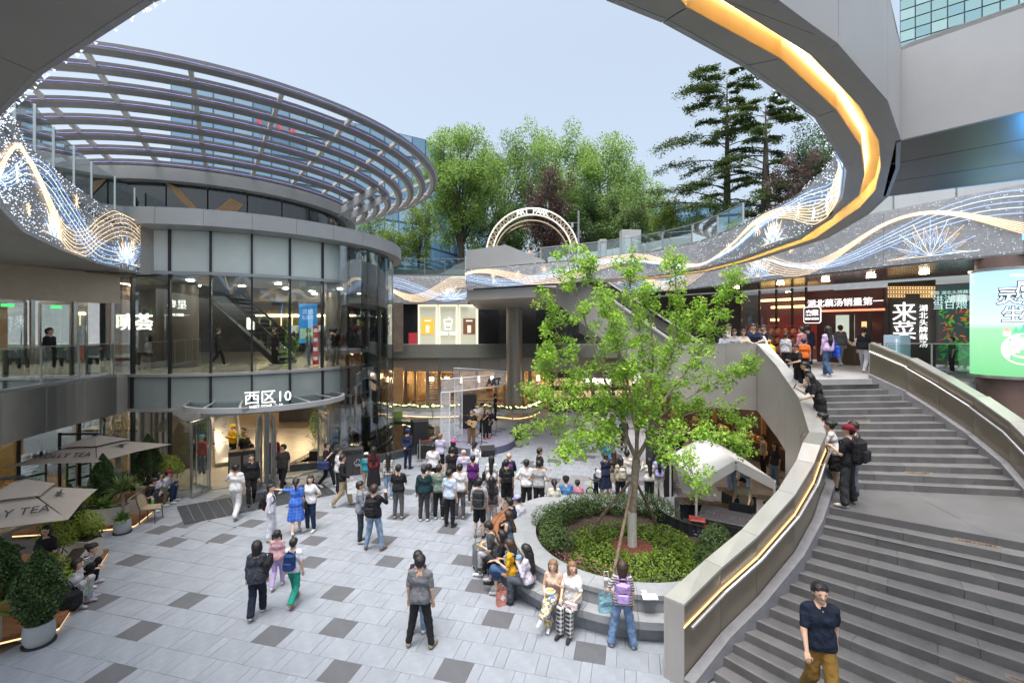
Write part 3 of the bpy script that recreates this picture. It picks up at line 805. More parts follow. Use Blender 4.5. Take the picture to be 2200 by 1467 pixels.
m = MB()
for i in range(len(RING_R) - 1):
 m.prism([RING_R[i], RING_R[i + 1], RING_O[i + 2], RING_O[i + 1]], ZT - .06, ZT)
m.build('top_deck', ALU_L, ring)
lb = thing('link_bridge', 'white box link bridge with blue lit soffit leading off right', 'bridge', (5.5, 5.5, 8.1))
BR = [(4.10, 4.97), (7.3, 1.4), (10.2, 4.0), (5.66, 7.1)]
m = MB(); m.slab([Vector((*BR[0], ZB)), Vector((*BR[1], ZB)), Vector((*BR[1], ZT)), Vector((*BR[0], ZT))], (-.75, -.66, 0), .05); m.build('fascia_panel', ALU_W, lb)
m = MB(); m.slab([Vector((*BR[3], ZB)), Vector((*BR[2], ZB)), Vector((*BR[2], ZT)), Vector((*BR[3], ZT))], (.75, .66, 0), .05); m.build('fascia_panel', ALU_W, lb)
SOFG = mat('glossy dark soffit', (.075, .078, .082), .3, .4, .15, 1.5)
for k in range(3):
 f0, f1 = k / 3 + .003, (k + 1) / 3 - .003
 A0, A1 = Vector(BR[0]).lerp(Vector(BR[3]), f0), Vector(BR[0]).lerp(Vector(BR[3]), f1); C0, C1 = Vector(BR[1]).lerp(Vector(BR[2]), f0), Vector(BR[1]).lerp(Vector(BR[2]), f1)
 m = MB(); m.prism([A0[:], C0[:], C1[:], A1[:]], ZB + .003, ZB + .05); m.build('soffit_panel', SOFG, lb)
m = MB(); m.prism(BR, ZT - .05, ZT - .003); m.build('deck', ALU_L, lb)
m = MB(); q = Vector(BR[1]).lerp(Vector(BR[2]), .55); m.box((6.5, 5.7, 7.24), (.24, .24, .06)); m.bar((6.5, 5.7, 7.24), (6.75, 5.9, 8.1), .03, .03); m.build('blue_lamp', emit('blue soffit lamp', (.05, .35, 1.0), 5.0, True, (.1, .2, .4)), lb)  # added out-of-view fixture, stands in for the glow of a blue LED screen
bl = bpy.data.lights.new('blue_lamp_light', 'AREA'); bl.energy = 18; bl.color = (.05, .4, 1.0); bl.size = .2  # area light added with it to wash the soffit blue
blo = bpy.data.objects.new('blue_lamp_light', bl); COL.objects.link(blo); blo.location = (6.5, 5.7, 7.3); blo.rotation_euler = (R(180), 0, 0)
# west wing: L3 deck with wide soffit, L2 balcony
west = thing('west_wing', 'west wing decks with broad dark soffit and curved panelled edges', 'building', (-15, 10, 0))
WZT = 10.0
ribbon('led_fascia_panel', RING_L[:8], None, ZB, WZT, MESHP, west, .04, True)
ribbon('led_fascia_panel', RING_L[7:], None, ZB, WZT, MESHP, west, .04, True)
BACK = [(-16.5, 17.6), (-17.5, 13), (-16.5, 9), (-14.5, 5), (-12, 1.5), (-9, -1), (-7, -2.5), (-5.5, -3.2), (-3.5, -3.6), (-1.8, -3.6), (.5, -3.6)]
for i in range(len(RING_L) - 1):
 for f0, f1 in ((0, .22), (.22, .6), (.6, 1)):
  A0, A1 = Vector(RING_L[i]).lerp(Vector(BACK[i]), f0), Vector(RING_L[i + 1]).lerp(Vector(BACK[i + 1]), f0)
  C0, C1 = Vector(RING_L[i]).lerp(Vector(BACK[i]), f1), Vector(RING_L[i + 1]).lerp(Vector(BACK[i + 1]), f1)
  dd = (A1 - A0).normalized() * .006; e = (C0 - A0).normalized() * .006
  m = MB(); m.prism([(A0 + dd + e)[:], (A1 - dd + e)[:], (C1 - dd - e)[:], (C0 + dd - e)[:]], ZB + .003, ZB + .06); m.build('soffit_panel', SOFFIT, west)
m = MB()
for i in range(len(RING_L) - 1): m.prism([RING_L[i], RING_L[i + 1], BACK[i + 1], BACK[i]], WZT - .5, WZT - .35)
m.build('upper_deck', CONC, west)
m = MB(); m.slab([Vector((-13.5, 16.9, ZB)), Vector((-13.25, 17.6, ZB)), Vector((-13.25, 17.6, WZT)), Vector((-13.5, 16.9, WZT))], (1, -.35, 0), .04); m.build('end_panel', ALU, west)
BAL = [(-14.05, 16.55), (-13.95, 15.2), (-13.7, 13.7), (-13.35, 12.2), (-12.9, 10.8), (-12.2, 9.3)]
ribbon('balcony_fascia', BAL, None, 3.05, 4.48, mat('balcony grey panel', (.235, .24, .24), .4, .3, .05, 1.2), west, .05, True)
m = MB(); m.prism(BAL + [(-19, 9.3), (-19, 17.2), (-14.2, 17.2)], 3.06, 4.40); m.build('balcony_floor', mat('pale lobby floor', (.34, .32, .28), .35, 0, .06, 2), west)
W1 = [(-16.8, 9.5), (-16.4, 11.2), (-15.9, 12.9), (-15.4, 14.5), (-14.9, 16.0), (-14.3, 17.4)]
for i in range(len(W1) - 1):
 a, c = Vector((*W1[i], 0)), Vector((*W1[i + 1], 0)); d = (c - a).normalized()
 m = MB(); m.slab([a + d * .05, c - d * .05, c - d * .05 + Vector((0, 0, 3.04)), a + d * .05 + Vector((0, 0, 3.04))], (d.y, -d.x, 0), .02); m.build('pane', GLASS_T, west)
 m = MB(); m.box((a.x, a.y, 1.52), (.09, .14, 3.03), math.atan2(d.y, d.x)); m.build('mullion', DARKM, west)
WARMW = mat('warm shop wall', (.50, .36, .20), .6, 0, .12, 1.5)
m = MB(); m.box((-20.2, 13.2, 1.55), (.1, 12, 3.0)); m.build('shop_back_wall', WARMW, west)
m = MB(); m.box((-18.4, 13.2, .1), (3.5, 12, .1)); m.build('shop_floor', mat('shop oak floor', (.35, .23, .12), .5, 0, .15, 2), west)
for k in range(4):
 m = MB(); m.box((-17.8 - .5 * (k % 2), 10.6 + k * 1.8, 2.98), (.9, .16, .04)); m.build('ceiling_lamp', emit('warm shop lamp', (1, .72, .4), 60), west)
for k, (x, y) in enumerate(((-15.95, 13.6), (-15.45, 15.1), (-15.05, 16.3))):
 d = Vector((.5, 1.6, 0)).normalized(); n = Vector((d.y, -d.x, 0))
 o = Vector((x, y, 0)) - n * .18
 mb = thing('menu_board', ['tall green framed menu board left of the two behind the shop glass', 'tall green framed menu board in the middle behind the shop glass', 'tall green framed menu board nearest the glass drum'][k], 'menu board', o, 'menu boards behind the shop glass')
 M = plane_M(o, d, (0, 0, 1))
 q = MB(); q.box((0, 1.05, 0), (.75, 1.9, .04), M=M); q.build('frame', mat('green board frame', (.11, .25, .10), .5), mb)
 for zz, hh in ((1.62, .55), (1.08, .38), (.55, .5)):
  q = MB(); q.box((0, zz, .026), (.62, hh, .008), M=M); q.build('poster', emit('backlit menu paper', (.75, .8, .78), .35, False, (.55, .6, .58)), mb)
  q = MB()
  for j in range(5):
   q.box((-.08 + .1 * (j % 2), zz + hh * (.36 - j * .17), .032), (.34, .022, .004), M=M)
  q.build('printed_line', mat('print green', (.08, .16, .09), .7), mb)
LZ = 4.42
m = MB(); m.prism([(-17.2, 11.0), (-14.3, 17.0), (-14.38, 17.05), (-17.3, 11.05)], 7.0, 8.08); m.build('transom_wall', mat('warm transom panel', (.55, .46, .35), .5, .1, .05), west)
WD = Vector((2.9, 6.0, 0)).normalized(); WN = Vector((WD.y, -WD.x, 0))
for k in range(7):
 p = Vector((-17.2, 11.0, 0)) + WD * (k * 1.05 + .1)
 q = MB(); q.box((p.x, p.y, 5.72), (.09, .16, 2.6), math.atan2(WD.y, WD.x)); q.build('door_post', STEEL, west)
 if k < 6:
  c = p + WD * .5; a = math.atan2(WD.y, WD.x) + (.9 if k % 2 else -.9) * (1 if k in (1, 2, 4, 5) else .15)
  hinge = p + WD * (.06 if k % 2 else .96); dv = Vector((math.cos(a), math.sin(a), 0)) * (1 if k % 2 else -1)
  o1 = hinge; o2 = hinge + dv * .88
  dr = MB(); dr.bar(o1 + Vector((0, 0, 4.55)), o1 + Vector((0, 0, 6.95)), .06, .06); dr.bar(o2 + Vector((0, 0, 4.55)), o2 + Vector((0, 0, 6.95)), .06, .06)
  dr.bar(o1 + Vector((0, 0, 4.5)), o2 + Vector((0, 0, 4.5)), .05, .1); dr.bar(o1 + Vector((0, 0, 6.95)), o2 + Vector((0, 0, 6.95)), .05, .1)
  dob = dr.build('door', STEEL, west)
  q = MB(); q.bar(o1 + Vector((0, 0, 5.72)), o2 + Vector((0, 0, 5.72)), .012, 2.34); q.build('pane', GLASS, dob)
  hp = o1.lerp(o2, .85) + WN * .07
  q = MB(); q.tube(smooth_path([hp + Vector((0, 0, 5.0)), hp + WN * .05 + Vector((0, 0, 5.2)), hp + Vector((0, 0, 5.6)), hp + WN * .05 + Vector((0, 0, 6.0)), hp + Vector((0, 0, 6.2))]), .018, 6); q.build('handle', STEEL, dob)
  if k in (0, 1, 3, 4):
   q = MB(); q.box((o1.lerp(o2, .5) + Vector((0, 0, 6.82)) + WN * .05), (.3, .03, .1), math.atan2(dv.y, dv.x)); q.build('exit_sign', emit('green exit sign', (.1, .95, .25), 1.2, False, (.02, .2, .05)), dob)
m = MB(); m.prism([(-21.5, 10), (-19.5, 18), (-19.6, 18), (-21.6, 10)], 4.42, 8.05); m.build('lobby_wall', mat('warm lobby wall', (.36, .22, .12), .5, 0, .1, 1.2), west)
m = MB(); m.prism([(-22, 9), (-13.9, 16.9), (-15, 21), (-22, 18)], 8.02, 8.08); m.build('lobby_ceiling', mat('lobby ceiling', (.3, .27, .23), .6), west)
for k in range(3):
 q = MB(); q.box((-18.3 + k * .6, 12.5 + k * 1.7, 8.0), (.18, 1.2, .03)); q.build('ceiling_lamp', emit('lobby lamp', (1, .8, .55), 20), west)
q = MB(); q.lathe([(.42, 4.42), (.42, 8.0)], (-18.6, 14.6, 0), 20); q.build('column', mat('bronze column', (.40, .27, .18), .35, .4, .06), west, True)
def balustrade(label, P, z0, h, name='glass_balustrade', step=1.2, rail=True, postm=None, lean=None, zs=None, group=None):
 t = thing(name, label, 'balustrade', (P[0][0], P[0][1], z0), group)
 pts = resample([Vector((*p, 0)) for p in P], step)
 for i, p in enumerate(pts):
  d = (pts[min(i + 1, len(pts) - 1)] - pts[max(i - 1, 0)]).normalized()
  q = MB(); q.box((p.x, p.y, z0 + h / 2), (.035, .06, h), math.atan2(d.y, d.x)); q.build('post', postm or STEEL, t)
  if i < len(pts) - 1:
   c = pts[i + 1]; e = (c - p).normalized()
   q = MB(); q.bar(p + e * .04 + Vector((0, 0, z0 + h / 2 + .02)), c - e * .04 + Vector((0, 0, z0 + h / 2 + .02)), .014, h - .1); q.build('pane', GLASS_B, t)
 if rail:
  for i in range(len(pts) - 1):
   q = MB(); q.bar(pts[i] + Vector((0, 0, z0 + h + .012)), pts[i + 1] + Vector((0, 0, z0 + h + .012)), .05, .028); q.build('handrail', STEEL, t)
 return t
balustrade('glass balustrade with steel posts along the left balcony', [(-14.12, 16.5), (-14.02, 15.2), (-13.77, 13.7), (-13.42, 12.2), (-12.97, 10.8), (-12.3, 9.4)], 4.44, 1.12, step=1.35)
balustrade('tall glass screen with steel posts above the glittering left band', [(p[0] - .25, p[1] + .12) for p in RING_L[:8]], 9.98, 1.25, step=1.45, rail=False)
# glass drum (west tower)
TC, TR = Vector((-13.6, 24.1)), 6.8
def tp(a, r=TR, z=0): return Vector((TC.x + r * math.cos(R(a)), TC.y + r * math.sin(R(a)), z))
tw = thing('glass_drum_building', 'round grey glass building with curved aluminium bands and entrance', 'building', (TC.x, TC.y, 0))
A0, A1, NA = -106, 44, 13
angs = [A0 + (A1 - A0) * i / NA for i in range(NA + 1)]
ZR = [(.02, 3.0, GLASS_T), (3.14, 4.30, SPANDREL), (4.42, 8.12, GLASS_T), (8.24, 9.78, SPANDREL)]
SPAN_U = mat('upper pale spandrel glass', (.62, .69, .66), .14, 0, .05, .6, spec=.5, coat=.2)
def arcpts(a0, a1, r, z, n=3): return [tp(a0 + (a1 - a0) * i / n, r, z) for i in range(n + 1)]
def curved_panel(name, a0, a1, r, z0, z1, m, parent, t=.03, n=3):
 q = MB(); lo = arcpts(a0, a1, r, z0, n); hi = arcpts(a0, a1, r, z1, n); lo2 = arcpts(a0, a1, r - t, z0, n); hi2 = arcpts(a0, a1, r - t, z1, n)
 vs = lo + hi + lo2 + hi2; k = n + 1; fs = []
 for i in range(n):
  fs += [(i, i + 1, k + i + 1, k + i), (2 * k + i + 1, 2 * k + i, 3 * k + i, 3 * k + i + 1), (i + 1, i, 2 * k + i, 2 * k + i + 1), (k + i, k + i + 1, 3 * k + i + 1, 3 * k + i)]
 fs += [(0, k, 3 * k, 2 * k), (n, 2 * k + n, 3 * k + n, k + n)]
 q.add(vs, fs); return q.build(name, m, parent, True)
DOOR_A = (-72.5, -37.0)
for i in range(NA):
 a, c = angs[i] + .25, angs[i + 1] - .25
 for z0, z1, m in ZR:
  if z0 < 1 and DOOR_A[0] - 3 < (a + c) / 2 < DOOR_A[1] + 3: continue
  curved_panel('pane' if m is GLASS_T else 'spandrel_panel', a, c, TR - .03, z0 + .01, z1 - .01, SPAN_U if z0 > 8 else m, tw, .02)
for i, a in enumerate(angs):
 p = tp(a, TR - .02)
 if DOOR_A[0] - 1 < a < DOOR_A[1] + 1: z0 = 3.0
 else: z0 = 0
 q = MB(); q.box((p.x, p.y, (z0 + 9.8) / 2), (.15, .07, 9.8 - z0), R(a)); q.build('mullion', DARKM, tw)
for z, hh, pr in ((3.07, .13, .06), (4.36, .11, .06), (8.18, .11, .06)):
 for i in range(NA): curved_panel('band', angs[i], angs[i + 1] - .06, TR + pr, z - hh / 2, z + hh / 2, ALU_L, tw, .16)
for i in range(NA):
 a, c = angs[i], angs[i + 1] - .08
 curved_panel('parapet_panel', a, c, TR + .85, 9.82, 10.42, ALU_W, tw, .05)
 q = MB(); lo = arcpts(a, c, TR + .80, 9.82, 3); hi = arcpts(a, c, TR - .05, 9.78, 3)
 q.add(lo + hi, [(j + 1, j, 4 + j, 5 + j) for j in range(3)]); q.build('eaves_soffit', ALU_L, tw)
q = MB(); q.lathe([(TR + .82, 10.30), (TR + .82, 10.36), (.01, 10.37)], (TC.x, TC.y, 0), 48); q.build('roof_deck', CONC, tw)
FLO = mat('polished stone floor', (.48, .45, .39), .22, 0, .06, 2)
q = MB(); q.lathe([(.01, .0), (TR - .12, .0), (TR - .12, .035), (.01, .036)], (TC.x, TC.y, 0), 48); q.build('ground_floor', FLO, tw)
q = MB(); q.lathe([(.01, 3.3), (TR - .12, 3.3), (TR - .12, 4.40), (.01, 4.41)], (TC.x, TC.y, 0), 48); q.build('upper_floor', FLO, tw)
CEI = mat('dark mall ceiling', (.13, .128, .122), .6, 0, .1, 2)
q = MB(); q.lathe([(.01, 8.05), (TR - .12, 8.05), (TR - .12, 8.12), (.01, 8.13)], (TC.x, TC.y, 0), 48); q.build('ceiling', CEI, tw)
q = MB(); q.box((-18, 33.0, 4.38), (16, 10, .06)); q.build('hall_floor', FLO, tw)
q = MB(); q.box((-18, 33.0, .03), (16, 10, .05)); q.build('hall_ground_floor', mat('warm hall floor', (.42, .33, .22), .3, 0, .08, 2), tw)
q = MB(); q.box((-18, 33.0, 8.09), (16, 10, .06)); q.build('hall_ceiling', CEI, tw)
q = MB(); q.box((-18, 33.0, 3.28), (16, 10, .06)); q.build('hall_lower_ceiling', CEI, tw)
DKW = mat('dark shop wall', (.16, .13, .11), .6, 0, .2, 1.2)
q = MB(); q.box((-17, 34.2, 6.2), (18, .1, 3.6)); q.build('shop_wall', DKW, tw)
q = MB(); q.box((-17, 34.2, 1.7), (18, .1, 3.1)); q.build('lower_shop_wall', mat('oak shop wall', (.34, .21, .11), .5, 0, .15, 1), tw)
WL = emit('warm strip light', (1, .72, .38), 20); WLC = emit('white downlight', (1, .88, .7), 230)
for k in range(9):
 a = -100 + k * 17; r = 3.2 + 2.2 * (k % 2); p = tp(a, r)
 q = MB(); q.lathe([(.12, 8.02), (.12, 8.04)], (p.x, p.y, 0), 10); q.build('downlight', WLC, tw)
for k in range(9):
 a = -98 + k * 16; r = 2.6 + 2.6 * (k % 2); p = tp(a, r)
 q = MB(); q.lathe([(.15, 3.26), (.15, 3.28)], (p.x, p.y, 0), 10); q.build('downlight', emit('entrance downlight', (1, .8, .55), 100), tw)
q = MB(); q.box((-14.8, 34.1, 7.05), (8, .06, .12)); q.build('light_strip', WL, tw)
for k in range(10):
 q = MB(); q.box((-18.5 + k * .8, 34.08, 6.65), (.05, .05, .7)); q.build('lamp_tube', emit('gold lamp tube', (1, .7, .3), 5, False), tw)
q = MB(); q.box((-13.6, 34.05, 6.05), (5.2, .08, .55)); q.build('menu_strip', emit('backlit menu', (.85, .88, .9), 1.1, False), tw)
for k, c in enumerate(((.9, .5, .1), (.8, .15, .08), (.1, .3, .6), (.85, .45, .1), (.6, .1, .1))):
 q = MB(); q.box((-15.5 + k * .98, 33.99, 6.05), (.5, .03, .34)); q.build('menu_picture', emit('menu pic %d' % k, c, .9, False), tw)
q = MB(); q.box((-13.4, 33.2, 5.0), (5.5, .6, 1.1)); q.build('counter', mat('dark counter', (.05, .045, .045), .3), tw)
for k in range(14):
 q = MB(); q.lathe([(.09, 0), (.13, .12), (.1, .3), (.01, .42)], (-15.9 + k * .37, 33.15, 5.55), 7); q.build('display_jar', mat('jar %d' % (k % 4), ((.4, .05, .05), (.3, .12, .05), (.1, .1, .12), (.45, .3, .1))[k % 4], .3), tw)
q = MB(); q.box((-11.2, 33.9, 5.4), (1.3, .1, 1.8)); q.build('red_shopfront', mat('red shop panel', (.35, .04, .04), .5), tw)
for k in range(7):
 q = MB(); q.box((-20.5 + k * 1.75, 34.1, 1.75), (1.2, .08, 1.9)); q.build('shelf_bay', mat('shop bay %d' % (k % 3), ((.5, .38, .22), (.16, .2, .12), (.4, .16, .1))[k % 3], .5, 0, .5, 5), tw)
 q = MB(); q.box((-20.5 + k * 1.75, 34.0, 2.85), (1.1, .06, .1)); q.build('bay_light', WL, tw)
q = MB(); q.box((-13.5, 30.5, .5), (3.2, .7, .95)); q.build('lower_counter', MC['dark counter'], tw)
for k in range(3): q = MB(); q.lathe([(.3, .04), (.42, .3), (.36, .7), (.3, .72)], (-9.8 + k * 1.1, 29.6 + k * .5, 0), 14); q.build('basket', mat('green basket', (.2, .3, .08), .6), tw)
e2, e3 = Vector((-12.6, 20.6, .2)), Vector((-15.4, 24.6, 3.4))
for sd in (-.5, .5):
 q = MB(); o_ = Vector((.82, .57, 0)) * sd; q.bar(e2 + o_ + Vector((0, 0, .45)), e3 + o_ + Vector((0, 0, .45)), .03, .7); q.build('lower_escalator_side', glass('escalator glass', (.7, .78, .78), .15, .5), tw); q = MB(); q.bar(e2 + o_ + Vector((0, 0, .85)), e3 + o_ + Vector((0, 0, .85)), .09, .07); q.build('lower_escalator_rail', BLACKP, tw)
q = MB(); q.bar(e2 - Vector((0, 0, .1)), e3 - Vector((0, 0, .1)), .9, .3); q.build('lower_escalator_truss', STEEL, tw)
text('Miss', .5, emit('lit sign white', (1, .95, .85), 3.5, False), tw, plane_M((-10.1, 32.2, 7.1), (1, 0, 0), (0, 0, 1)), 'sign_lettering', .02)
q = MB(); q.box((-10.1, 32.3, 7.1), (1.5, .08, .7)); q.build('sign_board', BLACKP, tw)
q = MB(); q.box((-10.05, 32.28, 6.4), (1.1, .06, .42)); q.build('sign_board', emit('yellow poster', (.9, .75, .12), .9, False), tw)
for p, rr_ in (((-14.6, 20.6), .62), ((-9.6, 25.4), .55), ((-18.5, 24), .6)):
 q = MB(); q.lathe([(rr_, 4.42), (rr_, 8.04)], (p[0], p[1], 0), 28); q.build('column', mat('taupe column', (.16, .135, .115), .35, .2, .06), tw, True)
 q = MB(); q.lathe([(rr_, .04), (rr_, 3.28)], (p[0], p[1], 0), 28); q.build('column', mat('taupe column', (.16, .135, .115), .35, .2, .06), tw, True)
text('星粤', .42, emit('lit sign white', (1, .95, .85), 3.5, False), tw, plane_M((-14.35, 19.93, 7.1), (1, .05, 0), (0, 0, 1)) @ Matrix.Scale(-1, 4, Vector((1, 0, 0))), 'column_sign', .01)
text('——老粵式糕點——', .12, emit('lit sign white', (1, .95, .85), 3.5, False), tw, plane_M((-14.35, 19.92, 6.68), (1, .05, 0), (0, 0, 1)), 'column_sign', .01)
text('曉荟', .8, emit('lit sign warm', (1, .9, .7), 6, False), tw, plane_M((-17.2, 21.2, 6.35), (1, .1, 0), (0, 0, 1)), 'shop_sign', .03, bold=.01)
esc = thing('indoor_escalator', 'indoor escalator seen through the upper drum glazing', 'escalator', (-11.6, 22.4, 4.42))
e0, e1 = Vector((-10.9, 22.6, 4.6)), Vector((-15.6, 24.4, 7.9)); dv = (e1 - e0); pv = Vector((-dv.y, dv.x, 0)).normalized()
q = MB(); q.bar(e0 - Vector((0, 0, .25)), e1 - Vector((0, 0, .25)), 1.0, .35); q.build('truss', DARKM, esc)
for sd in (-.55, .55):
 q = MB(); q.bar(e0 + pv * sd + Vector((0, 0, .45)), e1 + pv * sd + Vector((0, 0, .45)), .03, .75); q.build('side_panel', glass('escalator glass', (.7, .78, .78), .15, .5), esc)
 q = MB(); q.bar(e0 + pv * sd + Vector((0, 0, .88)), e1 + pv * sd + Vector((0, 0, .88)), .09, .08); q.build('handrail', BLACKP, esc)
 q = MB(); q.bar(e0 + pv * sd + Vector((0, 0, .02)), e1 + pv * sd + Vector((0, 0, .02)), .12, .1); q.build('skirt', STEEL, esc)
for k in range(14):
 p = e0.lerp(e1, (k + .5) / 14); q = MB(); q.box(p, (.36, .9, .06), math.atan2(dv.y, dv.x)); q.build('step', STEEL, esc)
def hang_banner(name, label, cat, c, sz, col, rz=0, st=.8):
 t = thing(name, label, cat, (c[0], c[1], c[2] - sz[1] / 2)); q = MB(); q.box(c, (sz[0], .03, sz[1]), rz); q.build('panel', emit(name + str(col), col, st, False, col), t); return t
ban = hang_banner('hanging_banner', 'bright blue hanging banner inside the upper drum', 'banner', (-9.9, 22.6, 6.35), (.85, 1.9), (.03, .30, .78), .12)
text('灵感', .26, emit('white print', (1, 1, 1), .9, False), ban, plane_M((-9.9, 22.57, 6.9), (1, .12, 0), (0, 0, 1)), depth=.004)
text('生活节', .2, emit('white print', (1, 1, 1), .9, False), ban, plane_M((-9.9, 22.57, 6.62), (1, .12, 0), (0, 0, 1)), depth=.004)
q = MB(); q.box((-9.9, 22.575, 5.85), (.7, .02, .5), .12); q.build('green_print', emit('green print', (.3, .75, .3), .7, False), ban)
ban2 = hang_banner('standing_banner', 'slim red and white standing banner inside the upper drum', 'banner', (-8.9, 21.1, 5.35), (.24, 1.75), (.55, .04, .05), .3)
for k in range(4):
 q = MB(); q.box((-8.9, 21.08, 4.75 + k * .42), (.16, .03, .16), .3); q.build('white_print', emit('white print', (1, 1, 1), .9, False), ban2)
ban3 = hang_banner('standing_poster', 'dark red poster stand near the right of the upper drum', 'poster', (-8.0, 24.2, 5.4), (.6, 1.7), (.30, .05, .04), .2, .4)
q = MB(); q.box((-8.0, 24.17, 5.7), (.42, .02, .6), .2); q.build('print', emit('poster print', (.7, .5, .3), .5, False), ban3)
# ---- entrance canopy with sign
can = thing('entrance_canopy', 'curved glass entrance canopy with pale metal rim carrying zone sign', 'canopy', tuple(tp(-60, TR, 3.3)))
CA0, CA1 = -77, -33
def cr(a):   # outer radius of the lens-shaped canopy
 f = (a - CA0) / (CA1 - CA0); return TR + .1 + 2.45 * (math.sin(PI * f) ** .38 if 0 < f < 1 else 0)
N = 30
for nm, z0, z1, ins, m in (('rim', 3.20, 3.38, 0, ALU_W), ('glass_top', 3.30, 3.32, .12, glass('canopy glass', (.62, .70, .72), .2, .6))):
 q = MB(); out = [tp(CA0 + (CA1 - CA0) * i / N, cr(CA0 + (CA1 - CA0) * i / N) - ins) for i in range(N + 1)]
 inn = [tp(CA0 + (CA1 - CA0) * i / N, (cr(CA0 + (CA1 - CA0) * i / N) - .14) if nm == 'rim' else TR + .1) for i in range(N + 1)]
 for i in range(N): q.prism([out[i][:2], out[i + 1][:2], inn[i + 1][:2], inn[i][:2]], z0, z1)
 q.build(nm, m, can)
for a in (-70, -62.5, -55, -47.5, -40):
 q = MB(); q.bar(tp(a, TR + .12, 3.28), tp(a, cr(a) - .1, 3.28), .07, .13); q.build('rib', ALU_L, can)
sp = tp(-57.3, cr(-57.3) - .06, 3.38); tr_ = Vector((math.cos(R(-57.3 + 90)), math.sin(R(-57.3 + 90)), 0))
sgn = thing('zone_sign', 'white lit Chinese zone sign standing on the entrance canopy', 'sign', tuple(sp))
Msg = plane_M(sp, tr_, (0, 0, 1))
SW = emit('white lit letters', (1, 1, 1), 1.8, False, (.6, .6, .6))
text('西区10', .50, SW, sgn, Msg @ Matrix.Translation((.05, .30, 0)), 'lettering', .02, bold=.0)
text('WEST ZONE      10', .125, SW, sgn, Msg @ Matrix.Translation((-.02, .02, .03)), 'lettering', .01, bold=.002)
q = MB(); q.box((0, -.03, -.05), (1.5, .05, .08), M=Msg); q.build('base_rail', STEEL, sgn)
# ---- entrance portal: posts, doors
for a in (-72.5, -55.5, -37.0):
 p = tp(a, TR); q = MB(); q.box((p.x, p.y, 1.5), (.3, .16, 3.0), R(a)); q.build('door_post', ALU_L, tw)
 p = tp(a, TR + .18)
for a0, a1 in ((-72, -56.2), (-54.8, -37.5)):
 q = MB(); q.bar(tp(a0, TR, 2.87), tp(a1, TR, 2.87), .12, .22); q.build('door_head', ALU_L, tw)
 q = MB(); q.bar(tp(a0, TR + .02, .02), tp(a1, TR + .02, .02), .12, .03); q.build('threshold', STEEL, tw)
def door_leaf(a, sw, lbl):
 p = tp(a, TR + .02); d = Vector((math.cos(R(sw)), math.sin(R(sw)), 0)); e = p + d * .95
 q = MB()
 for s_ in (p, e): q.bar(s_ + Vector((0, 0, .04)), s_ + Vector((0, 0, 2.72)), .055, .07)
 q.bar(p + Vector((0, 0, 2.7)), e + Vector((0, 0, 2.7)), .05, .09); q.bar(p + Vector((0, 0, .09)), e + Vector((0, 0, .09)), .05, .14)
 dob = q.build('door', STEEL, tw)
 q = MB(); q.bar(p + d * .03 + Vector((0, 0, 1.4)), e - d * .03 + Vector((0, 0, 1.4)), .014, 2.46); q.build('pane', GLASS, dob)
 n = Vector((-d.y, d.x, 0))
 for sd in (-1, 1):
  hp = p + d * .82 + n * .08 * sd; q = MB(); q.tube([hp + Vector((0, 0, .3)), hp + Vector((0, 0, 2.3))], .02, 8); q.build('handle', STEEL, dob)
door_leaf(-71.6, -92, ''); door_leaf(-57.2, -68, ''); door_leaf(-54.0, -58, ''); door_leaf(-38.4, -45, '')
q = MB(); q.box((tp(-63, 4.8, 2.62)), (.5, .04, .16), R(27)); q.build('exit_sign', emit('green exit sign', (.1, .95, .25), 2.0, False, (.02, .2, .05)), tw)
for k in range(2):
 p = tp(-66 + k * 5.5, 5.2); t = thing('litter_bin', ['left brown litter bin just inside the entrance', 'right brown litter bin just inside the entrance'][k], 'bin', (p.x, p.y, .04), 'bins inside the entrance')
 q = MB(); q.box((p.x, p.y, .54), (.5, .45, 1.0), R(25), .02); q.build('case', mat('brown bin case', (.06, .045, .04), .5), t)
 q = MB(); f = p + Vector((.1, -.22, 0)); q.box((f.x, f.y, .5), (.4, .02, .7), R(25)); q.build('door', mat('grey bin door', (.28, .28, .28), .5), t)
mt = thing('door_mat', 'long dark ribbed entrance mat on the paving', 'mat', (*G(560, 1085)[:2], 0))
C4 = [G(380, 1088), G(690, 1035), G(724, 1060), G(396, 1126)]
MATM = mat('ribbed black mat', (.035, .04, .048), .85, 0, .15, 6, .4, 120)
for k in range(16):
 f0, f1 = k / 16, (k + 1) / 16 - .004
 q = MB(); q.prism([tuple(C4[0].lerp(C4[1], f0)[:2]), tuple(C4[0].lerp(C4[1], f1)[:2]), tuple(C4[3].lerp(C4[2], f1)[:2]), tuple(C4[3].lerp(C4[2], f0)[:2])], .006, .02); q.build('strip', MATM, mt)
osk = thing('curved_glass_screen', 'clear curved outer glass screen wrapping the right flank of drum', 'glass screen', tuple(tp(0, TR + .5, 0)))
oa = [-32, -22, -12, -2, 8, 18, 28]
for i in range(len(oa) - 1): curved_panel('pane', oa[i] + .2, oa[i + 1] - .2, TR + .42, .35, 9.8, glass('clear outer screen', (.80, .85, .87), .16, .6), osk, .02, 4)
for a in oa: q = MB(); p = tp(a, TR + .42); q.box((p.x, p.y, 5.05), (.05, .02, 9.5), R(a)); q.build('fin', glass('fin glass', (.7, .76, .78), .2, .5), osk)
curved_panel('base_channel', oa[0], oa[-1], TR + .46, .02, .34, DARKM, osk, .1, 24)
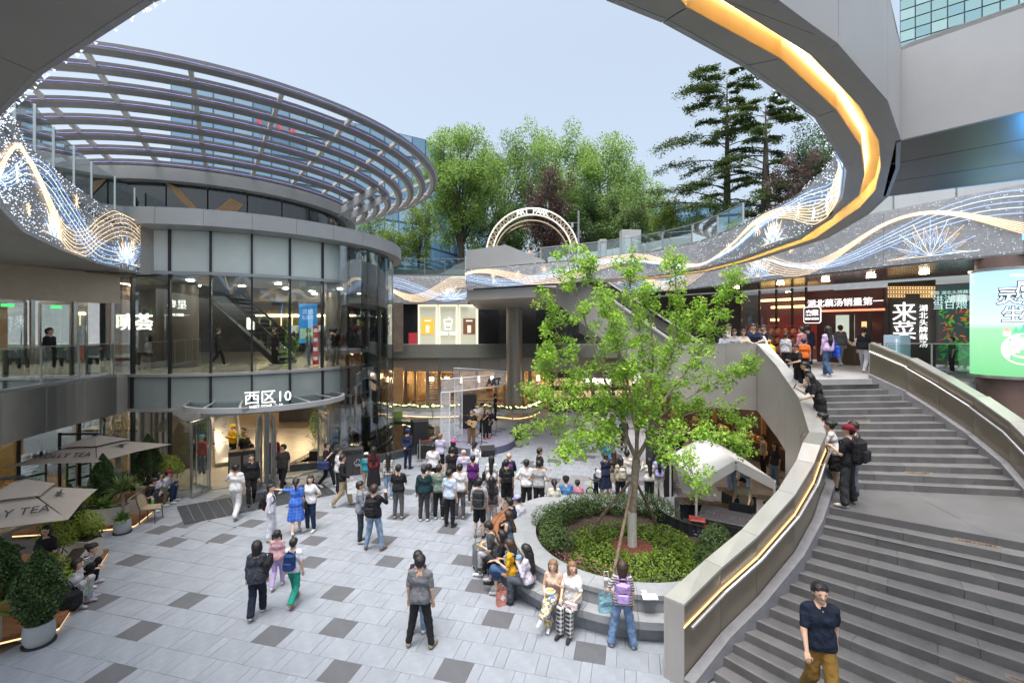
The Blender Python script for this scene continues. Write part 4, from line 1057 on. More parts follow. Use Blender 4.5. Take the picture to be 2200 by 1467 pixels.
# set-back upper drum, slatted canopy
RC = Vector((-14.5, 23.2))
def rp(a, r, z=0): return Vector((RC.x + r * math.cos(R(a)), RC.y + r * math.sin(R(a)), z))
pav = thing('rooftop_pavilion', 'dark glazed rooftop pavilion beneath the slatted disc canopy', 'building', (RC.x, RC.y, 10.37))
for i in range(16):
 a0, a1 = -140 + i * 13, -140 + (i + 1) * 13 - .5
 q = MB(); lo = [rp(a0 + (a1 - a0) * j / 3, 5.9, 10.38) for j in range(4)]; hi = [rp(a0 + (a1 - a0) * j / 3, 5.9, 11.75) for j in range(4)]
 q.add(lo + hi, [(j, j + 1, 5 + j, 4 + j) for j in range(3)]); q.build('pane', mat('dark pavilion glass', (.022, .028, .028), .06, 0, .1, .5, spec=.9), pav, True)
q = MB(); q.lathe([(6.35, 11.55), (6.4, 12.0), (6.1, 12.15), (.01, 12.2)], (RC.x, RC.y, 0), 64); q.build('roof', ALU_W, pav, True)
q = MB(); q.lathe([(5.85, 11.74), (6.34, 11.56)], (RC.x, RC.y, 0), 64); q.build('eaves', ALU_W, pav, True)
GT = mat('gold line decal', (.55, .38, .22), .5, .2, .2, 30, stretch=(1, 1, 20))
q = MB()
for k in range(16):
 r0 = 5.95
 pts = [rp(-75 + 20 * f + k * .28, r0 + .01 * (k % 3), 11.55 - 1.05 * math.sin(PI * (f * .9)) - .012 * k) for f in [i / 10 for i in range(11)]]
 q.tube(pts, .022, 4)
q.build('gold_swirl', GT, pav)
cano = thing('slatted_disc_canopy', 'great disc canopy of concentric metal slats with blue light lines', 'canopy', (RC.x, RC.y, 12.0))
SLAT = mat('slat underside metal', (.20, .20, .20), .5, .05, .08, 2); SLATL = mat('slat pale edge', (.52, .51, .49), .5, .1, .05)
BLUE = emit('violet blue line light', (.30, .30, 1.0), .9, False, (.3, .3, .6))
NR = 8; CSEG = 96
for k in range(NR):
 r = 10.6 - k * .6; z = 13.95 - .45 * (10.6 - r)
 q = MB(); ring_v = [];
 prof = [(.02, .17), (.0, -.02), (-.16, -.12), (-.33, -.06), (-.34, .06), (-.1, .17)]
 for j in range(CSEG):
  a = 360 * j / CSEG
  for dr, dz in prof: ring_v.append(rp(a, r + dr, z + dz))
 npf = len(prof); fs = []; mi = []
 for j in range(CSEG):
  for i in range(npf):
   fs.append((j * npf + i, ((j + 1) % CSEG) * npf + i, ((j + 1) % CSEG) * npf + (i + 1) % npf, j * npf + (i + 1) % npf))
 q.add(ring_v, fs); q.mi = [(1 if i in (2, 3) else 0) for j in range(CSEG) for i in range(npf)]
 s_ = q.build('slat_ring', [SLAT, SLATL], cano, False)
 q = MB(); q.tube([rp(360 * j / 80, r + .012, z + .055) for j in range(80)], .008, 4, closed=True); q.build('light_line', BLUE, s_)
for j in range(26):
 a = 360 * (j + .5) / 26
 q = MB(); q.bar(rp(a, 10.35, 13.95 - .05), rp(a, 6.1, 12.05), .13, .12); q.build('rib', SLATL, cano)
for a in (-8, 2):
 q = MB(); q.bar(rp(a, 6.15, 11.6), rp(a, 8.2, 12.75), .14, .3); q.build('bracket', ALU_W, cano)
# grand stair
STEP = [mat('stair stone %d' % i, c, .6, 0, .14, 3, .2, 90) for i, c in enumerate(((.118, .117, .117), (.106, .105, .106), (.13, .129, .128)))]
STRG = mat('pale stringer stone', (.2, .2, .21), .7, 0, .12, 4, .2, 120)
st = thing('grand_staircase', 'broad curving grey stone staircase with a mid landing', 'staircase', (7, 10, 0))
LL = [(6.8, 10.08), (6.6, 9.9), (6.46, 9.79), (6.23, 9.6), (5.98, 9.41), (5.73, 9.22), (5.52, 9.1), (5.27, 8.97), (4.98, 8.81), (4.73, 8.71), (4.44, 8.57), (4.18, 8.49), (3.9, 8.42), (3.64, 8.35), (3.34, 8.28), (3.06, 8.24)]
def ldir(i):
 a = R(-35.5 - 17.5 * i / 14); return Vector((math.cos(a), math.sin(a)))
NOSE = mat('stair nosing stone', (.155, .152, .15), .6, 0, .12, 5, .2, 90)
for i in range(1, 16):
 z = 2.25 - .15 * i
 if z < .01: break
 d0, d1 = ldir(i - 1), ldir(i); a0, a1 = Vector(LL[i - 1]), Vector(LL[i])
 off = .35 * (i % 2)
 cuts = [-.05] + [.9 + off + 1.25 * k for k in range(6)]
 for k in range(len(cuts) - 1):
  u0, u1 = cuts[k] + .003, cuts[k + 1] - .003; g = 1.06
  q = MB(); q.prism([(a1 + d1 * u0 * g - (a1 - a0) * -.02)[:], (a1 + d1 * u1 * g)[:], (a0 + d0 * u1 + (a0 - a1) * .15)[:], (a0 + d0 * u0 + (a0 - a1) * .15)[:]], max(0, z - .152), z)
  q.build('step', STEP[(i + k * 2) % 3], st)
 q = MB(); q.bar((*(a1 + d1 * -.05 + (a0 - a1) * .09), z + .003), (*(a1 + d1 * 7.4 * 1.06 + (a0 - a1) * .09), z + .003), .05, .006); q.build('tread_groove', NOSE, st)
LAND = mat('landing stone', (.11, .109, .111), .55, 0, .14, 1.5, .15, 60)
LU = [(8.55, 14.45), (8.5, 13.7), (8.3, 12.8), (7.95, 11.9), (7.5, 11.05)]
RU = [(11.47, 14.8), (11.7, 14.7), (11.86, 14.5), (12.1, 13.66), (12.1, 13.0), (12.15, 12.4), (12.03, 11.67), (11.8, 10.9), (11.6, 10.4)]
RUI = [0, 1, 2, 5, 7, 9, 11, 13, 15]
def lu(j):
 f = j / 15 * 4; k = min(int(f), 3); return Vector(LU[k]).lerp(Vector(LU[k + 1]), f - k)
def ru(j):
 for k in range(8):
  if RUI[k] <= j <= RUI[k + 1]: return Vector(RU[k]).lerp(Vector(RU[k + 1]), (j - RUI[k]) / (RUI[k + 1] - RUI[k]))
a = Vector(LL[0]); d = ldir(0)
land = [a[:], (a + d * 2.6)[:], (a + d * 5.2)[:], (13.3, 8.6), ru(15)[:], lu(15)[:]]
for poly in ([a[:], (a + d * 2.6)[:], lu(13.9).lerp(ru(13.9), .42)[:], lu(13.9)[:]], [(a + d * 2.606)[:], (a + d * 6.5)[:], (14.5, 8.0), ru(13.9)[:], lu(13.9).lerp(ru(13.9), .4215)[:]]):
 q = MB(); q.prism(poly, 2.09, 2.249); q.build('landing_slab', LAND, st)
for j in range(1, 16):
 z = 4.5 - .15 * j
 if j == 15: break
 b0, b1, c0, c1 = lu(j - 1), lu(j), ru(j - 1), ru(j)
 back = .16
 n = 4; fr = [0] + [(.2 + .07 * (j % 2)) + .26 * k for k in range(3)] + [1]
 for k in range(n):
  f0, f1 = fr[k] + .0008, fr[k + 1] - .0008
  p0, p1 = b1.lerp(c1, f0), b1.lerp(c1, f1); q0, q1 = b0.lerp(c0, f0), b0.lerp(c0, f1)
  q0 = q0 + (q0 - p0) * back; q1 = q1 + (q1 - p1) * back
  q = MB(); q.prism([p0[:], p1[:], q1[:], q0[:]], z - .152, z); q.build('step', STEP[(j + k) % 3], st)
 w0, w1 = b1 + (b0 - b1) * .12, c1 + (c0 - c1) * .12
 q = MB(); q.bar((*w0, z + .003), (*w1, z + .003), .05, .006); q.build('tread_groove', NOSE, st)
q = MB(); q.prism([lu(1)[:], ru(1)[:], (11.6, 15.1), (8.55, 14.75)], 4.2, 4.352); q.build('top_riser', STEP[0], st)
STK = mat('tan sticker', (.42, .33, .24), .6)
def sticker(p, dirv, z, w=.62):
 d3 = Vector((*dirv, 0)).normalized(); n = Vector((d3.y, -d3.x, 0))
 M = plane_M(Vector((*p, z)) + n * .006, d3, (0, 0, 1))
 q = MB(); q.box((0, 0, 0), (w, .055, .004), M=M); o = q.build('caution_sticker', STK, st)
 text('小心台阶 △ 小心地滑 ▽', .047, BLACKP, o, M @ Matrix.Translation((0, 0, .003)), 'sticker_print', .0005)
for j, f in ((1, .22), (7, .35), (13, .5)):
 p = lu(j).lerp(ru(j), f); sticker(p, ru(j) - lu(j), 4.5 - .15 * j + .075)
for i, u in ((1, 2.35), (8, 3.3), (9, 2.9)): sticker(Vector(LL[i]) + ldir(i) * u, ldir(i), 2.25 - .15 * i + .09 if i else 2.2)
# ---- left balustrade wall of the stair
OUT = [(2.66, 8.15, 1.42), (3.63, 8.75, 1.76), (4.46, 9.04, 2.2), (5.46, 9.55, 2.8), (6.19, 10.12, 3.25), (6.53, 10.45, 3.55), (7.15, 11.2, 3.62), (7.95, 12.9, 4.19), (8.05, 13.75, 4.66), (8.13, 14.3, 4.96), (8.17, 15.55, 5.6)]
INN = [(2.92, 7.9, 1.42), (3.82, 8.47, 1.76), (4.62, 8.75, 2.2), (5.64, 9.27, 2.8), (6.40, 9.86, 3.25), (6.78, 10.22, 3.55), (7.44, 11.02, 3.62), (8.27, 12.8, 4.19), (8.38, 13.7, 4.66), (8.45, 14.3, 4.96), (8.47, 15.4, 5.6)]
ZIN = [0, .42, .9, 1.5, 1.95, 2.25, 2.28, 3.1, 3.6, 4.0, 4.5]
OB = [0, 0, 0, 0, 0, 0, 0, 0, 2.5, 2.75, 3.36]
bal = thing('stair_balustrade', 'solid champagne metal stair balustrade with lit handrail, planter side', 'balustrade', (4, 8.6, 0))
RAILW = emit('warm rail light', (1, .62, .25), .8, True, (.6, .4, .2))
hr = []
for i in range(len(OUT) - 1):
 o0, o1, n0, n1 = (Vector(p) for p in (OUT[i], OUT[i + 1], INN[i], INN[i + 1]))
 e = (o1 - o0).normalized() * .004; e2 = (n1 - n0).normalized() * .004
 q = MB(); q.add([o0 + e, o1 - e, n1 - e2, n0 + e2, o0 + e - Vector((0, 0, .05)), o1 - e - Vector((0, 0, .05)), n1 - e2 - Vector((0, 0, .05)), n0 + e2 - Vector((0, 0, .05))],
     [(3, 2, 1, 0), (4, 5, 6, 7), (0, 1, 5, 4), (1, 2, 6, 5), (2, 3, 7, 6), (3, 0, 4, 7)])
 q.build('cap', mat('pale satin cap', (.48, .47, .44), .3, .6, .05, 1.5), bal)
 def face(a, c, za, zb, nm, m, th):
  d = (c - a); d.z = 0; d.normalize(); nn = Vector((d.y, -d.x, 0))
  q = MB(); q.slab([Vector((a.x, a.y, za)) + d * .004, Vector((c.x, c.y, zb)) - d * .004, Vector((c.x, c.y, c.z - .055)) - d * .004, Vector((a.x, a.y, a.z - .055)) + d * .004], nn, th); q.build(nm, m, bal)
 face(n0 - (n0 - o0) * .06, n1 - (n1 - o1) * .06, ZIN[i] - .05, ZIN[i + 1] - .05, 'inner_panel', mat('satin bronze panel', (.30, .265, .21), .3, .75, .05, 1.2), .03)
 z0_, z1_ = OB[i], OB[i + 1]
 if i == 7: z0_, z1_ = 0, 0
 face(o1 + (n1 - o1) * .06, o0 + (n0 - o0) * .06, z1_, z0_, 'outer_panel', ALU, .03)
 q = MB(); w0 = n0 + (n0 - o0).normalized() * .17; w1 = n1 + (n1 - o1).normalized() * .17
 q.prism([(n0 - (n0 - o0) * .03)[:2], (n1 - (n1 - o1) * .03)[:2], w1[:2], w0[:2]], [max(0, ZIN[i] - .3), max(0, ZIN[i + 1] - .3), max(0, ZIN[i + 1] - .3), max(0, ZIN[i] - .3)], [ZIN[i] + .16, ZIN[i + 1] + .16, ZIN[i + 1] + .16, ZIN[i] + .16])
 q.build('stringer', STRG, bal)
q = MB(); a, c = Vector(OUT[0]), Vector(INN[0]); q.prism([(a.x, a.y), (c.x, c.y), (c.x + .03, c.y + .05), (a.x + .03, a.y + .05)], 0, 1.40); q.build('end_post', ALU, bal)
pth = [Vector((n[0] + (n[0] - o[0]) * .22, n[1] + (n[1] - o[1]) * .22, n[2] - .42)) for n, o in zip(INN, OUT)]
pth[0] = pth[0].lerp(pth[1], .08)
for i in range(len(pth) - 1):
 q = MB(); q.tube([pth[i], pth[i + 1]], .032, 10); q.build('handrail', STEEL, bal, True)
 n0, n1, o0, o1 = Vector(INN[i]), Vector(INN[i + 1]), Vector(OUT[i]), Vector(OUT[i + 1])
 a = n0 - (n0 - o0) * .02; c = n1 - (n1 - o1) * .02
 q = MB(); q.bar(a - Vector((0, 0, .40)), c - Vector((0, 0, .40)), .012, .035); q.build('rail_light', RAILW, bal)
 p = pth[i + 1]; q = MB(); q.bar(p, n1 + Vector((0, 0, -.44)), .02, .02); q.build('rail_bracket', STEEL, bal)
P0, P1 = Vector((8.2, 15.58, 5.6)), Vector((5.4, 15.75, 5.6))
q = MB(); q.add([P0, P0 + Vector((0, .3, 0)), P1 + Vector((0, .3, 0)), P1, P0 - Vector((0, 0, .05)), P0 + Vector((0, .3, -.05)), P1 + Vector((0, .3, -.05)), P1 - Vector((0, 0, .05))], [(0, 1, 2, 3), (7, 6, 5, 4), (0, 4, 5, 1), (1, 5, 6, 2), (2, 6, 7, 3), (3, 7, 4, 0)]); q.build('cap', MC['pale satin cap'], bal)
for f0, f1, z0, z1 in ((0, .36, 3.36, 3.42), (.363, .72, 3.42, 3.5), (.723, 1, 3.5, 3.56)):
 a, c = P0.lerp(P1, f0), P0.lerp(P1, f1)
 q = MB(); q.slab([Vector((a.x, a.y, z0)), Vector((c.x, c.y, z1)), Vector((c.x, c.y, 5.545)), Vector((a.x, a.y, 5.545))], (0, -1, 0), .04); q.build('outer_panel', ALU, bal)
# ---- right balustrade wall
rb = thing('stair_balustrade', 'solid champagne metal stair balustrade with handrail, right-hand side', 'balustrade', (12, 13, 2))
RI = []
for j in (0, 3, 6, 9, 12, 15, 17, 21):
 if j <= 15: p = ru(j); z = 4.5 - .15 * j
 else: p = Vector((11.3, 9.6)) if j == 17 else Vector((10.6, 7.9)); z = 2.25
 RI.append(Vector((p.x + .16, p.y + .02, z)))
RI[0] = Vector((11.55, 15.0, 4.5))
for i in range(len(RI) - 1):
 a, c = RI[i], RI[i + 1]; d = (c - a); d.z = 0; d.normalize(); nn = Vector((d.y, -d.x, 0))   # towards the stair is -nn? (stair lies to -x)
 if nn.x > 0: nn = -nn
 za, zc = a.z + 1.15, c.z + 1.15
 q = MB(); q.slab([Vector((a.x, a.y, a.z)) + d * .004, Vector((c.x, c.y, c.z)) - d * .004, Vector((c.x, c.y, zc - .05)) - d * .004, Vector((a.x, a.y, za - .05)) + d * .004], nn, .03); q.build('inner_panel', MC['satin bronze panel'], rb)
 w = -nn * .36
 q = MB(); q.slab([Vector((a.x, a.y, a.z - 1.2)) + w, Vector((c.x, c.y, c.z - 1.2)) + w, Vector((c.x, c.y, zc - .05)) + w, Vector((a.x, a.y, za - .05)) + w], -nn, .03); q.build('outer_panel', ALU, rb)
 q = MB(); t0, t1 = Vector((a.x, a.y, za)), Vector((c.x, c.y, zc)); q.add([t0, t1, t1 + w, t0 + w] + [p - Vector((0, 0, .048)) for p in (t0, t1, t1 + w, t0 + w)], [(0, 1, 2, 3), (7, 6, 5, 4), (0, 4, 5, 1), (1, 5, 6, 2), (2, 6, 7, 3), (3, 7, 4, 0)]); q.build('cap', MC['pale satin cap'], rb)
 q = MB(); w2 = nn * .17; q.prism([(a + nn * .004)[:2], (c + nn * .004)[:2], (c + w2)[:2], (a + w2)[:2]], [a.z - .35, c.z - .35, c.z - .35, a.z - .35], [a.z + .14, c.z + .14, c.z + .14, a.z + .14]); q.build('stringer', STRG, rb)
 q = MB(); q.tube([Vector((a.x, a.y, a.z + .86)) + nn * .1, Vector((c.x, c.y, c.z + .86)) + nn * .1], .03, 10); q.build('handrail', STEEL, rb, True)
q = MB(); a = RI[0]; q.prism([(a.x - .01, a.y + .02), (a.x + .37, a.y + .02), (a.x + .37, a.y + .06), (a.x - .01, a.y + .06)], 4.5, 5.62); q.build('end_post', ALU, rb)
# east building: L2 floor, shops, L3 band
east = thing('east_building', 'east building with glittering fascia band above restaurant fronts', 'building', (15, 20, 0))
ETOP = mat('upper walkway paving', (.30, .30, .305), .5, 0, .08, 2, .1, 60)
q = MB(); q.prism([(8.55, 14.45), (8.45, 15.9), (5.6, 16.05), (5.6, 17.4), (7.6, 19.4), (7.6, 33), (27, 33), (27, 11), (14.6, 12.4), (12.1, 14.9), (11.47, 14.82)], 4.15, 4.5); q.build('upper_floor', ETOP, east)
EB = [(16.2, 7.8), (14.9, 10.1), (13.75, 12.5), (12.3, 15.4), (11.3, 18.2), (10.3, 21), (9.1, 24), (7.4, 27), (5.0, 30), (2, 32.5)]
ribbon('fascia_panel', EB, None, ZB, 9.98, MESHP, east, .05, True)
FAC = [(2.5, 36), (6, 32.5), (9.2, 28.2), (12.3, 24.6), (16, 18.8), (19.5, 14.2), (22.5, 9.5), (22.8, 9), (23, 8.5), (23.2, 8)]
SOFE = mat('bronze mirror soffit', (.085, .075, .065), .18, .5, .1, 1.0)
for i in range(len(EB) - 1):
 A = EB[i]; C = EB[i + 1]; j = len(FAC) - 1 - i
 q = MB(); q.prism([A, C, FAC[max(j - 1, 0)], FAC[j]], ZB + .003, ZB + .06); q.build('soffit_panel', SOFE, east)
q = MB(); q.prism([(EB[i][0] + .3, EB[i][1] + .1) for i in range(9)] + [FAC[i] for i in range(1, 8)], 9.3, 9.42); q.build('roof_deck', ETOP, east)
for i in range(len(EB) - 1):
 pts = resample([Vector((EB[i][0] + .5, EB[i][1] + .2, 0)), Vector((EB[i + 1][0] + .5, EB[i + 1][1] + .2, 0))], 1.5)
 for k in range(len(pts) - 1):
  a, c = pts[k], pts[k + 1]; e = (c - a).normalized() * .02
  q = MB(); q.bar(a + e + Vector((0, 0, 10.55)), c - e + Vector((0, 0, 10.55)), .02, 1.1); q.build('screen_panel', mat('frosted white screen', (.55, .58, .58), .35, 0, .06, 1), east)
  q = MB(); q.box((a.x, a.y, 10.55), (.05, .05, 1.25)); q.build('screen_post', STEEL, east)
def onfac(x, off=0.0):
 """point on the shop front line seen at photo column x"""
 t = (x - 1100) / 1000
 for i in range(len(FAC) - 1):
  a, c = Vector(FAC[i]), Vector(FAC[i + 1])
  fa, fc = a.x - t * a.y, c.x - t * c.y
  if fa * fc <= 0 and fa != fc:
   p = a.lerp(c, fa / (fa - fc)); d = (c - a).normalized(); n = Vector((-d.y, d.x)) if (Vector((-d.y, d.x)).dot(Vector((-1, -1))) > 0) else Vector((d.y, -d.x))
   return Vector((*(p + n * off), 0)), Vector((*d, 0)), Vector((*n, 0))
def zat(y, Y): return EYE + (705 - y) / 1000 * Y
def fpanel(name, x0, x1, y0, y1, m, parent, off=0.0, t=.05, zz=None):
 p0, d, n = onfac(x0, off); p1, _, _ = onfac(x1, off); pm, _, _ = onfac((x0 + x1) / 2, off)
 z1, z0 = (zat(y0, pm.y), zat(y1, pm.y)) if zz is None else zz
 q = MB(); dd = p1 - p0; nn = Vector((dd.y, -dd.x, 0)).normalized()
 if nn.dot(n) < 0: nn = -nn
 q.slab([Vector((p0.x, p0.y, z0)), Vector((p1.x, p1.y, z0)), Vector((p1.x, p1.y, z1)), Vector((p0.x, p0.y, z1))], nn, t)
 return q.build(name, m, parent), (p0 + p1) / 2 + Vector((0, 0, (z0 + z1) / 2)), dd.normalized(), nn, (z0, z1)
fpanel('rear_wall', 1300, 2330, 600, 800, mat('dark rear wall', (.05, .04, .036), .6), east, -3.4, zz=(8.06, 4.5))
q = MB(); q.box((6, 39.6, 6.9), (110, 1.1, 6.0)); q.build('terrace_wall', CONC, east)
RESTO = thing('lotus_soup_restaurant', 'dark red restaurant front with white lit Chinese lettering', 'shop front', (*onfac(1800)[0][:2], 4.5))
DRED = mat('oxblood panel', (.10, .018, .018), .4, 0, .12, 2); RESD = mat('dark timber front', (.035, .028, .026), .5, 0, .2, 2)
fpanel('backing_wall', 1330, 1590, 600, 800, RESD, RESTO, -.3, zz=(8.06, 4.5))
fpanel('dining_wall', 1590, 1735, 600, 800, mat('dining room wall', (.12, .035, .028), .5, 0, .2, 1.5), RESTO, -2.6, zz=(8.06, 4.5))
for yy, dd in ((655, -2.45), (683, -2.4), (640, -1.2)):
 fpanel('cove_light', 1602, 1728, yy, yy + 5, emit('amber cove light', (1, .62, .18), 3.0), RESTO, dd)
fpanel('dining_screen', 1640, 1725, 675, 745, mat('red tile screen', (.30, .035, .03), .35, 0, .25, 14), RESTO, -1.5)
for x in (1592, 1632, 1668, 1702, 1732):
 p, d, n = onfac(x); q = MB(); q.box((p.x, p.y, 6.28), (.07, .12, 3.55), math.atan2(d.y, d.x)); q.build('mullion', BLACKP, RESTO)
for x0, x1 in ((1594, 1631), (1634, 1667), (1670, 1701), (1704, 1731)): fpanel('pane', x0, x1, 615, 770, glass('shop pane', (.85, .86, .84), .05, .5), RESTO, 0, .012, zz=(8.0, 4.52))
fpanel('sign_fascia', 1735, 1905, 622, 662, DRED, RESTO, .12)
fpanel('sign_glow', 1737, 1903, 664, 668, emit('red sign glow', (1, .16, .06), 1.2), RESTO, .10)
_, c, d, n, _ = fpanel('sign_backing', 1740, 1900, 630, 661, DRED, RESTO, .15)
LIT = emit('white lit letters', (1, 1, 1), 1.5, False, (.6, .6, .6))
c2, _, _ = onfac(1815, .17); c2.z = zat(650, c2.y); text('湖北藕汤销量第一', .37, LIT, RESTO, plane_M(c2, d, (0, 0, 1)), 'lettering', .02)
fpanel('entry_wall', 1735, 1910, 668, 790, mat('entry dark wall', (.06, .022, .02), .5, 0, .2, 2), RESTO, -.9, zz=(7.2, 4.5))
fpanel('kitchen_window', 1778, 1818, 676, 730, emit('kitchen window glow', (.75, .85, .72), .7, False, (.3, .35, .3)), RESTO, -.8)
fpanel('lantern_panel', 1838, 1860, 690, 705, emit('paper lantern', (1, .45, .15), 1.6, False), RESTO, -.6)
for x in (1737, 1830, 1868, 1906):
 p, d, n = onfac(x); q = MB(); q.box((p.x, p.y, 5.8), (.14, .16, 2.7), math.atan2(d.y, d.x)); q.build('post', RESD, RESTO)
q = MB(); c, d, n = onfac(1752, .3); c.z = zat(676, c.y); Mq = plane_M(c, d, (0, 0, 1))
def octo(q, w, h, ch, t, M):
 pts = [(-w + ch, -h), (w - ch, -h), (w, -h + ch), (w, h - ch), (w - ch, h), (-w + ch, h), (-w, h - ch), (-w, -h + ch)]
 q.add([M @ Vector((*p, t)) for p in pts] + [M @ Vector((*p, -.02)) for p in pts], [tuple(range(8)), tuple(range(15, 7, -1))] + [((i + 1) % 8, i, i + 8, (i + 1) % 8 + 8) for i in range(8)])
octo(q, .37, .38, .07, .02, Mq); q.build('plaque_rim', LIT, RESTO)
q = MB(); octo(q, .34, .35, .065, .03, Mq); q.build('plaque', DRED, RESTO)
text('来菜', .27, LIT, RESTO, Mq @ Matrix.Translation((0, .08, .04)), 'lettering', .01, bold=.012); text('湖北头牌藕汤', .1, LIT, RESTO, Mq @ Matrix.Translation((0, -.18, .04)), 'lettering', .01, bold=.003)
fpanel('lattice_wall', 1908, 2010, 612, 790, RESD, RESTO, .02, zz=(8.0, 4.5))
LAT = emit('warm lattice glow', (1, .62, .28), 1.2, False, (.4, .25, .12))
for r_ in range(3):
 for k in range(17):
  x = 1913 + k * 5.8; y = 618 + r_ * 8.5
  if r_ == 2 and 5 < k < 12: continue
  p, d, n = onfac(x, .08); p.z = zat(y, p.y); M = plane_M(p, d, (0, 0, 1)); w = .048
  q = MB()
  for sx, sy, ww, hh in ((0, w, 2 * w, .02), (0, -w, 2 * w, .02), (w, 0, .02, 2 * w), (-w, 0, .02, 2 * w)): q.box((sx, sy, 0), (ww, hh, .03), M=M)
  q.build('lattice_cell', LAT, RESTO)
p, d, n = onfac(1947, .22); p.z = zat(672, p.y); text('来', .82, LIT, RESTO, plane_M(p, d, (0, 0, 1)), 'lettering', .03)
p.z = zat(712, p.y); text('菜', .8, LIT, RESTO, plane_M(p, d, (0, 0, 1)), 'lettering', .03)
for k, ch in enumerate('湖北头牌藕汤'):
 p, d, n = onfac(1987, .22); p.z = zat(662 + k * 15.5, p.y); text(ch, .27, LIT, RESTO, plane_M(p, d, (0, 0, 1)), 'lettering', .02)
_, c, d, n, _ = fpanel('food_poster', 2016, 2100, 612, 775, emit('poster dark teal', (.02, .06, .06), .8, False, (.03, .05, .05)), RESTO, .1)
def fx(x, y, off=.14):
 p, d, n = onfac(x, off); p.z = zat(y, p.y); return p, d, n
for body, x, y, sz in (('来菜 湖北头牌藕汤', 2045, 628, .15), ('洪湖藕', 2042, 643, .33), ('当日煨', 2042, 656, .33)):
 p, d, n = fx(x, y); text(body, sz, emit('poster print pale', (.6, .95, .95), 1.0, False), RESTO, plane_M(p, d, (0, 0, 1)), 'poster_lettering', .004)
pr_ = random.Random(3)
for k in range(110):
 x, y = pr_.uniform(2020, 2096), pr_.uniform(665, 772); p, d, n = fx(x, y, .13 + pr_.random() * .02); M = plane_M(p, d, (0, 0, 1)) @ Matrix.Rotation(pr_.uniform(0, 3), 4, 'Z')
 cc = ((.05, .35, .04), (.14, .5, .06), (.3, .03, .03), (.45, .1, .05), (.6, .3, .05))[0 if y > 735 else pr_.randint(0, 4)]
 q = MB(); q.lathe([(.09, -.004), (.1, .004)], (0, 0, 0), 7, 1, .3); q.v = [tuple(M @ Vector(v)) for v in q.v]; q.build('poster_print', emit('poster %s' % str(cc), cc, .35, False, cc), RESTO)
p, d, n = fx(2065, 640, .12); M = plane_M(p, d, (0, 0, 1)); q = MB(); q.lathe([(.32, -.004), (.3, .004)], (0, 0, 0), 18, 1, .45); q.v = [tuple(M @ Vector(v)) for v in q.v]; q.build('poster_print', emit('soup bowl', (.5, .45, .4), .7, False), RESTO)
fpanel('side_wall', 2105, 2330, 600, 800, RESD, east, -.05, zz=(8.06, 4.5))
for k in range(5):
 p, d, n = onfac(1640 + k * 95, 2.4); q = MB(); q.lathe([(.14, 8.055), (.14, 8.075)], (p.x, p.y, 0), 12); q.build('downlight', emit('east downlight', (1, .82, .58), 40), east)
q = MB(); q.prism([(8.3, 31), (13.5, 14.2), (13.6, 14.2), (8.4, 31)], .0, 4.14); q.build('lower_wall', mat('lower restaurant wall', (.10, .06, .04), .5, 0, .25, 1.0), east)
for k in range(6):
 f = k / 5; p = Vector((13.2, 15.0)).lerp(Vector((8.6, 29.5)), f); q = MB(); q.box((p.x - .12, p.y, 2.05), (.16, .16, 4.1)); q.build('timber_post', mat('lit timber post', (.30, .16, .08), .5), east)
for k in range(6):
 p = Vector((12.6, 15.3)).lerp(Vector((8.2, 28.5)), k / 5); q = MB(); q.box((p.x - .4, p.y, 4.1), (.5, .2, .05)); q.build('soffit_lamp', emit('amber soffit lamp', (1, .6, .26), 40), east)
for k in range(7):
 p = Vector((13.0, 15.6)).lerp(Vector((9.6, 26.5)), k / 6); q = MB(); q.box((p.x - .3, p.y, 1.0 + .02 * k), (.5, 1.1, .05)); q.build('shelf', WOOD, east)
 for j in range(4):
  q = MB(); q.lathe([(.06, 0), (.11, .08), (.09, .2), (.03, .26)], (p.x - .35, p.y - .4 + j * .27, 1.03 + .02 * k), 7); q.build('dish', mat('dish %d' % (j % 3), ((.5, .35, .15), (.45, .12, .06), (.4, .4, .38))[j % 3], .4), east)
scr = thing('lit_screen', 'tall bright white lit screen standing under the stair platform', 'screen', (*G(1491, 925)[:2], 0))
p = G(1491, 925); q = MB(); q.box((p.x, p.y, 2.05), (1.35, .12, 3.4), .1); q.build('case', DARKM, scr); q = MB(); q.box((p.x, p.y - .075, 2.05), (1.28, .02, 3.3), .1); q.build('display', emit('white display', (.95, 1, .98), .42), scr)
LCX, LCY, LCR = 14.1, 13.2, .80
lc = thing('led_column', 'round column wrapped in a bright blue and green cartoon screen', 'column', (LCX, LCY, 0))
q = MB(); q.lathe([(.70, 0), (.70, ZB)], (LCX, LCY, 0), 40); q.build('shaft', mat('rose bronze column', (.22, .15, .13), .35, .4, .06), lc, True)
def cyl(a, z, r=LCR + .02): return Vector((LCX + r * math.cos(R(a)), LCY + r * math.sin(R(a)), z))
SCR = bpy.data.materials.new('screen sky to meadow'); SCR.use_nodes = True; t_ = SCR.node_tree; p_ = t_.nodes['Principled BSDF']
tc = t_.nodes.new('ShaderNodeTexCoord'); sp_ = t_.nodes.new('ShaderNodeSeparateXYZ'); cr_ = t_.nodes.new('ShaderNodeValToRGB'); mr_ = t_.nodes.new('ShaderNodeMapRange')
mr_.inputs[1].default_value = 4.8; mr_.inputs[2].default_value = 7.7; t_.links.new(tc.outputs['Object'], sp_.inputs[0]); t_.links.new(sp_.outputs[2], mr_.inputs[0]); t_.links.new(mr_.outputs[0], cr_.inputs[0])
e_ = cr_.color_ramp.elements; e_[0].position = .0; e_[0].color = (.22, .72, .30, 1); e_[1].position = .44; e_[1].color = (.42, .85, .50, 1)
for ps, cc in ((.5, (.78, .95, 1, 1)), (.75, (.6, .87, 1, 1)), (1.0, (.5, .8, 1, 1))):
 z = e_.new(ps); z.color = cc
